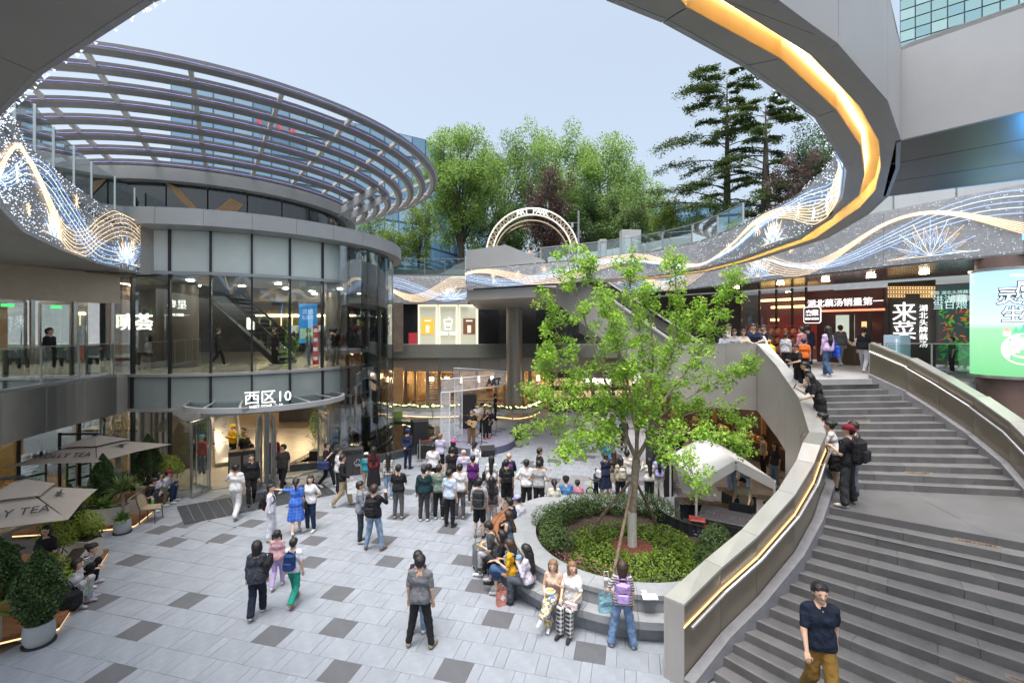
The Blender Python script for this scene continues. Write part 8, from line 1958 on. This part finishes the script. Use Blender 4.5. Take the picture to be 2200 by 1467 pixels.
C_ = crowd([
 (911, 1118, 5, 'man in dark hoodie fading to green hem', dict(top=(.012, .035, .04), bot=CH, sleeve='long', h=1.74)),
 (922, 1104, 0, 'woman in white top beside the dark hoodie man', dict(top=W_, bot=LG, hair='bun', fem=True, h=1.66)),
 (943, 1114, 5, 'man in grey green tee with black trousers', dict(top=(.14, .19, .16), bot=K, h=1.74)),
 (966, 1130, -25, 'man in pale blue tee holding a black cap', dict(top=(.42, .50, .60), bot=K, h=1.76, turn=-20, shoe=CH)),
 (988, 1112, 0, 'man in white tee and faded grey jeans', dict(top=W_, bot=(.10, .10, .105), bpat='denim', h=1.75, shoe=LG)),
 (930, 1052, 0, 'stocky man in white tee, arms crossed', dict(top=W_, bot=K, la='cross', ra='cross', stout=.12, h=1.74)),
 (946, 1018, -10, 'light haired youth in lilac tee nearest the speakers', dict(top=(.46, .43, .58), bot=K, hair='short', hc='l', la='cross', ra='cross', lower='shorts', h=1.72)),
 (974, 1032, -20, 'woman in black with bright pink cap', dict(top=K, bot=K, hat=('cap', (.62, .05, .26)), hair='bob', fem=True, h=1.64)),
 (972, 1058, 5, 'man in black tee in the middle of the crowd', dict(top=K, bot=K, h=1.70)),
 (996, 1066, 0, 'bald man in lilac tee', dict(top=(.45, .42, .55), bot=CH, hair='bald', h=1.72)),
 (1020, 1040, -30, 'woman in white cardigan and black cap with phone', dict(top=WW, bot=LG, sleeve='long', hat=('cap', K), hair='pony', fem=True, la='phone', ra='phone', h=1.66)),
 (1016, 1080, 0, 'woman in purple tee with crossbody strap', dict(top=(.085, .02, .12), bot=CH, hair='bun', fem=True, h=1.66)),
 (1056, 1080, -5, 'woman with very long hair in white tee and jeans', dict(top=W_, bot=DN, bpat='denim', hair='long', fem=True, h=1.66)),
 (1093, 1078, 0, 'shaven man in navy shirt with purple backpack', dict(top=NV, bot=CH, hair='bald', sleeve='long', la='phone', ra='phone', h=1.74)),
 (1088, 1096, 5, 'man in black tee and shorts with black backpack', dict(top=K, bot=K, lower='shorts', h=1.72, shoe=BS)),
 (1030, 1154, -5, 'man in patterned shirt and black shorts, large black backpack', dict(top=(.32, .32, .34, .06, .06, .07), tpat='speck', bot=K, lower='shorts', h=1.74, shoe=BS)),
 (1056, 1138, 5, 'woman in charcoal top and pale grey trousers', dict(top=(.05, .045, .055), bot=LG, hair='long', fem=True, h=1.62, wide=True)),
 (1131, 1100, -5, 'man in white tee with black crossbody bag', dict(top=W_, bot=K, la='hips', h=1.76)),
 (1158, 1102, -10, 'man in grey tee with hands on hips', dict(top=LG, bot=K, la='hips', ra='hips', h=1.76)),
 (1160, 1064, -75, 'man in black tee with glasses facing right, drink in hand', dict(top=K, bot=CH, ra='hold', h=1.74)),
])
backpack(C_[13][1], 'purple backpack on the shaven man', PUR, 1.0); backpack(C_[14][1], 'black backpack on the man in shorts by the stage crowd', K, .9); backpack(C_[15][1], 'large charcoal backpack over patterned shirt', (.03, .032, .036), 1.15)
handbag(C_[12][1], 'l', 'black shoulder bag of the very long haired woman', K, (.3, .1, .28)); handbag(C_[17][1], 'r', 'small black crossbody bag on white tee', K, (.2, .07, .15), hang=.45); phone(C_[10][1], 'r', 'phone held up by the black cap woman')
p = wpt(C_[3][1], C_[3][1]['hdl']); t = thing('held_cap', 'black cap held at the thigh of pale blue tee man', 'cap', tuple(p - Vector((0, 0, .15)))); q = MB(); q.lathe([(.12, -.06), (.125, 0), (.09, .06), (.02, .08)], p - Vector((0, .02, .12)), 14); q.build('crown', clothmat(K), t, True); q = MB(); q.box(p + Vector((0, -.14, -.17)), (.16, .12, .012), 0); q.build('brim', clothmat(K), t)
def SIT(x, y, yaw, label, z=.46, **k):
 p = G(x, y, z); k.setdefault('legs', 'sit'); k.setdefault('res', .020); return person((p.x, p.y, 0), yaw, label, seat=z, **k)
SIT(1192, 1090, 5, 'woman in cream top with pony tail seated at the planter back', top=(.55, .53, .46), bot=LG, hair='pony', fem=True, h=1.64, la='lap', ra='lap', lean=12)
SIT(1217, 1084, 0, 'person in denim jacket and black cap seated at planter back', top=(.07, .17, .36), tpat='denim', bot=DN, sleeve='long', hat=('cap', K), h=1.7, la='lap', ra='lap', lean=14)
SIT(1241, 1083, -5, 'child in pink printed tee seated at the planter back', top=(.40, .15, .25), bot=CH, h=1.45, la='lap', ra='lap', lean=14)
SIT(1128, 1130, 65, 'older man in white tee and lilac cap seated on timber', top=(.52, .52, .62), bot=NV, hat=('cap', (.38, .40, .66)), h=1.7, la='lap', ra='lap', lean=22)
SIT(1107, 1138, 60, 'man in navy tee seated beside the lilac cap man', top=(.012, .016, .028), bot=K, h=1.68, la='lap', ra='lap', lean=18)
SIT(1100, 1168, 62, 'woman with long hair in denim waistcoat seated on timber', top=(.05, .08, .12), tpat='denim', bot=DN, bpat='denim', hair='long', hc='b', fem=True, sleeve='none', h=1.64, la='lap', ra='lap', lean=12)
r, J = SIT(1068, 1198, 75, 'man in grey top using a phone beside the suitcase', top=(.05, .055, .055), bot=LG, h=1.7, la='phone', ra='phone', lean=20, tilt=18); phone(J, 'l', 'phone of the man beside the suitcase')
SIT(1085, 1218, 80, 'woman in black blouse touching her face, legs crossed', top=K, bot=K, legs='sitx', hair='long', fem=True, h=1.66, ra='chin', la='lap', shoe=BS, lean=8)
r, J = SIT(1100, 1240, 82, 'woman in mustard tee and denim skirt reading her phone', top=(.55, .30, .015), bot=(.05, .10, .20), bpat='denim', lower='skirt', legs='sitx', hair='long', hc='b', fem=True, h=1.66, la='phone', ra='phone', tilt=15, lean=6, shoe=LG); phone(J, 'r', 'phone of the woman in mustard tee')
backpack(J, 'pale blue backpack behind the mustard tee woman', (.25, .38, .52), .8)
r, J = SIT(1136, 1256, 70, 'woman with waist long black hair in grey pinafore on planter seat', top=(.50, .47, .55), bot=(.065, .075, .095), hair='long', fem=True, sleeve='long', h=1.68, la='eat', ra='lap', wide=True, lean=6, tilt=12, shoe=BS)
r, J = SIT(1190, 1284, 165, 'woman in strappy top and floral skirt eating from a bowl', top=(.55, .42, .33), bot=(.3, .3, .3), bpat='floral', lower='longskirt', legs='sitx', hair='bob', hc='l', fem=True, sleeve='none', h=1.62, la='eat', ra='lap', lean=10, shoe=WS, res=.016)
p = wpt(J, (J['hdl'] + J['hdr']) / 2) + Vector((0, 0, -.02)); t = thing('noodle_bowl', 'white bowl of noodles held in the floral skirt lap', 'bowl', tuple(p)); q = MB(); q.lathe([(.05, -.05), (.1, 0), (.115, .04), (.1, .035), (.01, .03)], p, 16); q.build('bowl', mat('white bowl', (.7, .7, .7), .3), t, True); q = MB(); q.lathe([(.09, .032), (.05, .05), (.01, .055)], p, 12); q.build('noodles', mat('noodles', (.5, .35, .1), .6, 0, .5, 40), t, True)
r, J = SIT(1230, 1298, 150, 'woman with long blonde tipped hair, white tee and checked trousers', top=(.64, .63, .62), bot=(.55, .55, .55, .02, .02, .02), bpat='check', hair='long', hc='l', fem=True, h=1.66, la='lap', ra='lap', wide=True, turn=40, shoe=BS, res=.016); handbag(J, 'l', 'pale pink pouch in the checked trouser lap', (.6, .48, .5), (.26, .08, .16), 'pouch', z='hand', hang=.02)
r, J = PP(1337, 1388, -10, 'woman in striped tee and blue jeans standing with lilac backpack', top=(.45, .42, .42, .09, .08, .09), tpat='stripe', bot=(.14, .22, .36), bpat='denim', hair='bob', hc='b', fem=True, h=1.66, legs='wide', wide=True, la='hips', shoe=LG, res=.017); backpack(J, 'lilac backpack with a cartoon patch', (.40, .28, .58), .98, extra=(.44, .32, .62))
r, J = PP(1300, 1072, 20, 'woman in navy pinafore dress with white bag', top=NV, lower='dress', hair='bun', fem=True, h=1.66, shoe=WS); handbag(J, 'l', 'white shoulder bag on the navy dress', (.62, .62, .64), (.26, .1, .26))
PP(1281, 1064, 40, 'toddler astride the lime balance bike', top=(.06, .08, .12), bot=K, h=1.0, la='hold', ra='hold')
PP(1318, 1060, 10, 'woman with long dark hair and beige skirt', top=(.1, .09, .09), bot=(.38, .32, .26), lower='skirt', hair='long', hc='b', fem=True, h=1.62)
PP(1308, 1030, -20, 'person in bright blue top behind the navy dress', top=(.03, .18, .38), bot=CH, h=1.68, sleeve='long')
r, J = PP(1333, 1082, 5, 'woman with cream backpack and long black hair', top=(.36, .32, .24), bot=K, sleeve='long', hair='long', fem=True, h=1.64); backpack(J, 'cream canvas backpack left of the maple trunk', (.50, .46, .38), .9)
PP(1347, 1070, -20, 'man in off white shirt left of the maple trunk', top=(.55, .53, .50), bot=LG, h=1.74)
PP(1398, 1030, 100, 'woman in red blouse seen between the leaves', top=(.42, .03, .04), bot=K, sleeve='long', hair='bob', fem=True, h=1.66)
PP(1395, 1082, 0, 'woman in cream jacket and black trousers with long hair', top=(.52, .50, .45), bot=K, sleeve='long', hair='long', fem=True, h=1.62, la='film', ra='phone')
PP(1415, 1074, 0, 'woman with very long black hair in lilac top', top=(.34, .33, .60), bot=(.58, .57, .55), hair='long', fem=True, h=1.66, wide=True)
PP(1443, 1044, 10, 'woman in white blouse and long white skirt', top=(.55, .53, .55), bot=(.56, .54, .50), lower='longskirt', hair='bob', fem=True, h=1.62, la='phone', ra='phone')
FAR = 'passers-by beyond the tree'
for i, (x, y, yaw, lab, kw) in enumerate([
 (1300, 955, 30, 'person in white and denim far beyond the tree', dict(top=W_, bot=LD, bpat='denim')), (1315, 958, -30, 'person in blue far beyond the tree', dict(top=(.25, .33, .45), bot=LD)), (1340, 970, 10, 'person in dark blue beyond the trunk', dict(top=NV, bot=CH)),
 (1420, 985, 60, 'man in black tee near the white screen', dict(top=K, bot=DN)), (1432, 1000, -30, 'person in dark clothes near the speaker stack', dict(top=K, bot=CH)), (1520, 1015, 60, 'man in checked shirt behind the tent', dict(top=(.1, .1, .11, .4, .4, .4), tpat='plaid', bot=DN)),
 (1505, 1030, 80, 'man in black cap and tee behind the tent', dict(top=K, bot=CH, hat=('cap', K))), (1535, 985, -50, 'woman with long hair at the stall', dict(top=K, bot=K, hair='long', fem=True)), (1595, 1000, 90, 'man in grey shirt under the stair platform', dict(top=LG, bot=CH)), (1585, 990, 70, 'man in brown shirt under the stair platform', dict(top=(.15, .1, .08), bot=CH)),
 (1640, 1020, 80, 'man in beige shirt before the lit restaurant', dict(top=(.45, .37, .28), bot=K)), (1665, 1045, 110, 'person in jeans at the platform edge', dict(top=CH, bot=LD, hair='long', fem=True)), (1572, 1060, 20, 'person in green tee under the tent', dict(top=(.03, .16, .10), bot=LD)), (1600, 1075, 150, 'person in pale jeans behind the mixing desk', dict(top=GRY, bot=LD)), (1460, 990, 10, 'dark haired person in black by the stall', dict(top=K, bot=K))]):
 PP(x, y, yaw, lab, group=FAR, **{'h': 1.7, **kw})
PW3((7.0, 13.9, 0), 130, 'sound engineer in beige tee reaching over the mixing desk', top=(.50, .43, .30), bot=CH, la='reach', ra='mix', lean=25, h=1.74)
PW3((7.2, 12.9, .0), 120, 'man with black hair resting his head beside the desk', top=CH, bot=K, la='chin', ra='lap', legs='sit', seat=.5, lean=20, h=1.7)
r, J = PP(1013, 955, -165, 'guitarist in black tee and brown cargo trousers on stage', z=.36, top=K, bot=(.20, .125, .065), la='strum', ra='strum', wide=True, h=1.74, shoe=WW, turn=-20, res=.024)
def guitar(J, label, col):
 M = J['Mw'] @ Matrix.Translation(Vector([float(v) for v in J['tor'](.03, .17, 1.08)])) @ Matrix.Rotation(R(-22), 4, 'Y'); t = thing('guitar', label, 'guitar', tuple(M @ Vector((0, 0, 0)))); q = MB()
 q.v = []; pr = [(-.24, .0), (-.2, .15), (-.08, .17), (.0, .11), (.1, .13), (.2, .1), (.24, 0), (.2, -.1), (.1, -.13), (0, -.11), (-.08, -.17), (-.2, -.15)]
 q.add([M @ Vector((x, -.045, z)) for x, z in pr] + [M @ Vector((x, .045, z)) for x, z in pr], [tuple(range(11, -1, -1)), tuple(range(12, 24))] + [(i, (i + 1) % 12, (i + 1) % 12 + 12, i + 12) for i in range(12)]); q.build('body', mat('guitar top', col, .3, 0, .1), t)
 q = MB(); q.bar(M @ Vector((.2, .035, 0)), M @ Vector((.68, .035, 0)), .05, .03); q.build('neck', mat('guitar neck', (.08, .05, .03), .4), t); q = MB(); q.bar(M @ Vector((.68, .035, 0)), M @ Vector((.82, .03, 0)), .07, .02); q.build('headstock', BLACKP, t); q = MB(); q.lathe([(.045, 0), (.045, .004)], (0, 0, 0), 14); q.v = [tuple(M @ Vector((v[0], .047 + v[2], v[1]))) for v in q.v]; q.build('sound_hole', BLACKP, t)
guitar(J, 'pale acoustic guitar held by the guitarist in black', (.50, .33, .15))
r, J = PP(1024, 938, -160, 'second guitarist in white tee and pale blue shorts on stage', z=.36, top=W_, bot=(.35, .42, .52), lower='shorts', la='strum', ra='strum', hc='b', h=1.74, shoe=WW); guitar(J, 'dark sunburst guitar of the second guitarist', (.14, .05, .03))
PP(1036, 932, -150, 'musician in beige shirt and black cap behind the singer', z=.36, top=(.42, .36, .29), bot=K, hat=('cap', K), h=1.70, la='phone', ra='phone')
PP(1044, 942, -140, 'singer in black with red shoes holding a microphone', z=.36, top=K, bot=K, ra='eat', h=1.58, shoe=(.45, .04, .03), fem=True, hair='bob')
PP(1052, 930, 170, 'seated drummer in black behind the singer', z=.36, top=K, bot=K, legs='sit', seat=.48, la='lap', ra='lap', h=1.7)
PP(1064, 902, -90, 'guard in dark uniform and cap by the column', top=(.012, .014, .022), bot=(.012, .014, .022), hat=('cap', K), la='back', ra='phone', h=1.76, shoe=BS)
def SITW(x, y, yaw, label, z, **k):
 p = G(x, y, z); k.setdefault('legs', 'sit'); k.setdefault('res', .020); return person((p.x, p.y, 0), yaw, label, seat=z, **k)
r, J = SITW(168, 1243, -75, 'woman in striped tee bending over her phone at terrace edge', .2, top=(.5, .5, .5, .02, .02, .025), tpat='stripe', bot=K, hair='bun', fem=True, legs='squat', la='phone', ra='phone', lean=28, h=1.66, shoe=W_, res=.017)
r, J = SITW(150, 1283, -80, 'woman with long black hair holding a cup at terrace edge', .2, top=(.5, .5, .52), bot=LG, hair='long', fem=True, legs='squat', la='hold', ra='hold', lean=15, h=1.64, shoe=LG, res=.017)
p = wpt(J, (J['hdl'] + J['hdr']) / 2); t = thing('paper_cup', 'green and white paper cup in the long haired woman hands', 'cup', tuple(p)); q = MB(); q.lathe([(.035, -.06), (.05, .1)], p, 12); q.build('cup', clothmat((.25, .45, .35)), t, True); q = MB(); q.tube([p + Vector((.01, 0, .08)), p + Vector((.05, .02, .25))], .012, 5); q.build('straw', clothmat((.5, .35, .12)), t)
paper_bag(G(188, 1285), 'lilac paper bag at the terrace edge', (.38, .36, .60), (.24, .12, .3), -30)
p = G(150, 1315, 0); t = thing('dark_bag', 'crumpled black cloth bag hanging at the terrace edge', 'bag', tuple(p)); q = MB(); q.box((p.x, p.y, .28), (.42, .32, .5), .4, .12); q.build('body', clothmat((.02, .02, .024)), t, True); q = MB(); q.tube([p + Vector((-.12, 0, .5)), p + Vector((0, 0, .68)), p + Vector((.12, 0, .5))], .012, 5); q.build('strap', clothmat((.02, .02, .024)), t)
SITW(310, 1082, -60, 'boy in black tee bent over a phone beside the yucca', .3, top=K, bot=(.04, .045, .055), legs='squat', la='phone', ra='phone', lean=25, tilt=15, h=1.66)
SITW(335, 1068, -70, 'woman in white jacket and olive trousers seated by the drum', .3, top=(.55, .53, .60), bot=(.14, .13, .09), sleeve='long', hair='long', fem=True, legs='squat', la='lap', ra='lap', lean=10, h=1.66)
SITW(352, 1062, -75, 'person in dark red cap looking at a phone by the drum', .3, top=(.48, .46, .55), bot=(.02, .035, .09), sleeve='long', hat=('cap', (.20, .03, .05)), legs='squat', la='phone', ra='phone', lean=15, h=1.66)
PW3((-10.6, 9.9, .14), -60, 'cafe guest in olive cap behind the nearest conifer', top=CH, bot=K, hat=('cap', (.06, .07, .04)), legs='sit', la='lap', ra='lap'); PW3((-10.9, 10.9, .14), 190, 'cafe guest with black hair beside the cordyline', top=K, bot=CH, legs='sit', la='lap', ra='lap', hair='bob', fem=True); PW3((-11.2, 9.2, .14), -80, 'cafe guest in dark clothes at the very left edge', top=NV, bot=K, legs='sit', la='lap', ra='lap'); PW3((-14.0, 15.9, .14), 150, 'cafe guest under the farther parasol', top=K, bot=CH, legs='sit', la='lap', ra='lap')
PW3((-16.6, 16.4, .06), 150, 'barista seen through the shop glass behind the parasol', top=(.10, .09, .08), bot=K)
UZ = 4.42
for p, yaw, lab, kw in [((-16.3, 12.6), -70, 'man in dark red tee with hands on hips in the balcony door', dict(top=(.16, .03, .035), bot=K, lower='shorts', la='hips')), ((-15.0, 15.1), -80, 'person passing through the right balcony door', dict(top=K, bot=K)),
 ((-16.4, 21.0), 150, 'woman seated in pale top behind the balcony glazing', dict(top=W_, bot=K, fem=True, hair='bob', legs='sit', la='phone', ra='phone')), ((-15.6, 19.2), -60, 'blurred passer-by in grey behind the left glazing', dict(top=LG, bot=CH)),
 ((-12.9, 20.4), -60, 'man in black walking past the indoor escalator', dict(top=K, bot=K, sleeve='long', legs='walk')), ((-10.7, 21.0), 150, 'man in black jacket before the food counter', dict(top=K, bot=K, sleeve='long')), ((-9.0, 20.6), 120, 'person carrying a blue bag beside the red banner', dict(top=GRY, bot=LD)),
 ((-8.6, 22.4), 5, 'woman in blue plaid shirt and jeans upstairs', dict(top=(.10, .16, .28, .3, .36, .42), tpat='plaid', bot=LD, bpat='denim', hair='bun', fem=True, sleeve='long')), ((-7.95, 21.0), -20, 'man in black tee and khaki trousers at the upstairs glass', dict(top=K, bot=(.30, .27, .20))), ((-7.55, 21.6), 30, 'person in grey with blue cap at the upstairs glass', dict(top=(.2, .24, .28), bot=(.2, .24, .28), hat=('cap', (.03, .1, .35)))), ((-7.25, 22.2), 90, 'person in white leaning at the upstairs glass edge', dict(top=W_, bot=K, lean=20)), ((-9.3, 24.0), -40, 'man in dark shirt farther inside upstairs', dict(top=CH, bot=CH))]:
 PW3((*p, UZ), yaw, lab, h=1.7, group='people behind the upper glazing', res=.031, **{k: v for k, v in kw.items()})
PW3((*tp(-64, 4.0)[:2], .04), 160, 'staff member in green vest inside the entrance', top=(.22, .30, .05), bot=K, res=.031); PW3((*tp(-15, 5.2)[:2], .04), 60, 'seated visitor in blue behind the lower drum glass', top=(.02, .06, .2), bot=K, legs='sit', la='lap', ra='lap', res=.031)
r, J = PP(1762, 1528, 165, 'man in navy polo and ochre trousers coming down the stairs', z=.9, top=(.012, .018, .04), bot=(.20, .115, .025), legs='walk', la='swingb', ra='swing', h=1.74, res=.015, shoe=BR, wide=True)
r, J = PP(1822, 1085, 35, 'man in maroon cap and black clothes with big backpack on landing', z=2.25, top=(.02, .02, .023), bot=(.03, .031, .036), hat=('capback', (.20, .015, .03)), legs='wide', la='phone', h=1.76, shoe=(.5, .48, .42), wide=True, res=.017, turn=20); backpack(J, 'big black backpack of the maroon cap man', (.022, .022, .024), 1.25)
PP(1832, 1065, 30, 'person in grey jeans hidden behind the maroon cap man', z=2.25, top=CH, bot=(.12, .13, .16), h=1.72, shoe=BS)
r, J = PP(1797, 1050, 48, 'woman in white long sleeved top and black skirt at balustrade', z=2.25, top=(.58, .56, .55), bot=K, lower='skirt', sleeve='long', hair='bun', fem=True, h=1.64, la='rest', ra='rest', lean=14, shoe=BS, res=.017)
r, J = PP(1783, 1022, 60, 'person stretching both arms out to film over the balustrade', z=2.4, top=(.45, .36, .34), bot=K, hair='bun', fem=True, h=1.6, la='fwd', ra='fwd', lean=18); phone(J, 'l', 'phone held out over the stair balustrade')
r, J = PP(1762, 935, 75, 'woman in long black dress with long hair leaning on balustrade', z=3.3, top=K, lower='dress', bot=K, hair='long', fem=True, h=1.66, la='rest', ra='film', lean=24, res=.02); phone(J, 'r', 'phone of the long haired woman in black dress')
r, J = PP(1752, 893, 80, 'woman in black with tied hair leaning over the balustrade', z=3.6, top=K, bot=K, hair='pony', fem=True, h=1.62, la='rest', ra='rest', lean=30)
r, J = PP(1716, 845, 100, 'child in black tee with orange print at the balustrade', z=4.2, top=K, bot=K, h=1.45, la='rest', ra='phone', lean=12, tilt=15)
PP(1727, 812, -30, 'boy in orange vest over grey sleeves on the upper walkway', z=4.5, top=(.62, .13, .02), bot=K, h=1.28)
r, J = PP(1778, 808, 10, 'woman in lilac sweater and wide jeans with blue tote', z=4.5, top=(.48, .36, .56), bot=(.05, .09, .17), bpat='denim', sleeve='long', hair='long', fem=True, h=1.68, wide=True, legs='walk2', shoe=WW, res=.02); handbag(J, 'r', 'bright blue tote bag on the lilac sweater woman', (.02, .09, .55), (.36, .1, .36), hang=.38)
PP(1856, 800, -50, 'woman in black sweater and grey trousers walking at restaurant front', z=4.5, top=K, bot=LG, sleeve='long', hair='bun', fem=True, h=1.66, legs='walk', shoe=WS)
UPG = 'people on the upper right walkway'
for x, y, yaw, lab, kw in [(1722, 795, 20, 'person in dusty pink hooded jacket with yellow bag', dict(top=(.36, .16, .19), bot=CH, sleeve='long', h=1.66)), (1735, 787, -30, 'person in navy behind the pink jacket', dict(top=NV, bot=NV, sleeve='long', h=1.74)), (1688, 797, -60, 'boy in grey tee beside the balustrade top', dict(top=(.42, .44, .48), bot=K, h=1.42)),
 (1805, 785, -10, 'man in grey suit jacket and jeans by the menu stand', dict(top=(.10, .10, .11), bot=LD, sleeve='long', h=1.74, legs='walk2')), (1832, 775, 160, 'woman in pale pink behind the menu stand', dict(top=(.5, .42, .4), bot=CH, h=1.62)), (1893, 782, -20, 'man in black tee with red emblem at restaurant entrance', dict(top=K, bot=K, h=1.74)), (1888, 772, 170, 'greeter in grey shirt inside restaurant entrance', dict(top=LG, bot=CH, h=1.72)), (1875, 775, -40, 'person in orange at restaurant entrance', dict(top=(.5, .2, .03), bot=CH, h=1.5)),
 (2032, 790, 60, 'woman with long hair in dark coat behind the right glass', dict(top=(.05, .055, .06), bot=CH, hair='long', fem=True, lower='dress', h=1.64)), (2055, 790, 170, 'man in black tee with yellow strap behind the right glass', dict(top=K, bot=CH, h=1.78)), (2082, 795, 130, 'person in purple top beside the screen column', dict(top=(.14, .03, .3), bot=KH, h=1.74)), (2045, 800, 60, 'child in dark green behind the right glass', dict(top=(.02, .1, .06), bot=K, h=1.3))]:
 PP(x, y, yaw, lab, z=4.5, group=UPG, **kw)
PLAT = 'onlookers leaning on the platform rail'
for i, (x, yaw, lab, kw) in enumerate([(1552, 190, 'girl with black hair at the left end of platform rail', dict(top=(.4, .42, .5), hair='bob', fem=True, h=1.5)), (1562, 180, 'young man standing behind the rail onlookers', dict(top=W_, h=1.78)), (1575, 175, 'woman with bent arm at the platform rail', dict(top=LG, hair='bob', fem=True, h=1.58)), (1595, 170, 'girl with pink streaked hair at the platform rail', dict(top=(.5, .45, .38), hair='bob', fem=True, h=1.58, hc='b')), (1617, 160, 'man with glasses in dark tee at the platform rail', dict(top=NV, h=1.78)), (1632, 150, 'woman in pale shirt at the right of platform rail', dict(top=(.5, .52, .56), hair='bun', fem=True, sleeve='long', h=1.6)), (1645, 120, 'dark haired man behind the pale shirt woman', dict(top=K, h=1.74))]):
 Y = 16.25 if i not in (1, 6) else 16.7; PW3(((x - 1100) / 1000 * Y, Y, 4.5), yaw, lab, bot=K, la='rest', ra='rest', lean=10, tilt=12, group=PLAT, **kw)
p = Vector(((1662 - 1100) / 1000 * 15.6, 15.9, 4.5)); t = thing('yellow_bag', 'bright yellow cloth bag hanging at the balustrade corner', 'bag', tuple(p)); q = MB(); q.box((p.x, p.y, 5.25), (.5, .3, .62), .4, .1); q.build('body', clothmat((.62, .55, .05)), t, True); q = MB(); q.tube([(p.x - .1, p.y, 5.5), (p.x, p.y, 5.75), (p.x + .1, p.y, 5.5)], .015, 5); q.build('strap', clothmat((.62, .55, .05)), t)
ev = Vector((2.7, 22.5, 8.3)) - Vector((6.5, 17.0, 4.55))
for f, lab, kw in ((.72, 'rider in dark jacket near the escalator top', dict(top=CH)), (.66, 'rider in denim jacket near the escalator top', dict(top=(.10, .18, .30), tpat='denim', hair='short')), (.30, 'rider with dark hair low on the escalator', dict(top=K))):
 PW3(Vector((6.5, 17.0, 4.6)) + ev * f, -130, lab, bot=CH, group='escalator riders', **kw)
PW3((-.45, 25.3, 9.05), 170, 'man in white shirt and dark vest above the grey parapet', top=WW, bot=K, h=1.74, hat=('cap', K)); PW3((1.0, 25.6, 8.9), 60, 'person in pink with backpack below the arch', top=(.5, .38, .36), bot=LG, h=1.7); PW3((1.5, 25.0, 8.7), -90, 'man in grey tee walking under the arch', top=(.12, .11, .1), bot=LG, h=1.75)
PW3((11.0, 24.6, 9.42), -90, 'walker in brown on the upper deck behind the ring glass', top=(.15, .05, .03), bot=K, h=1.72)
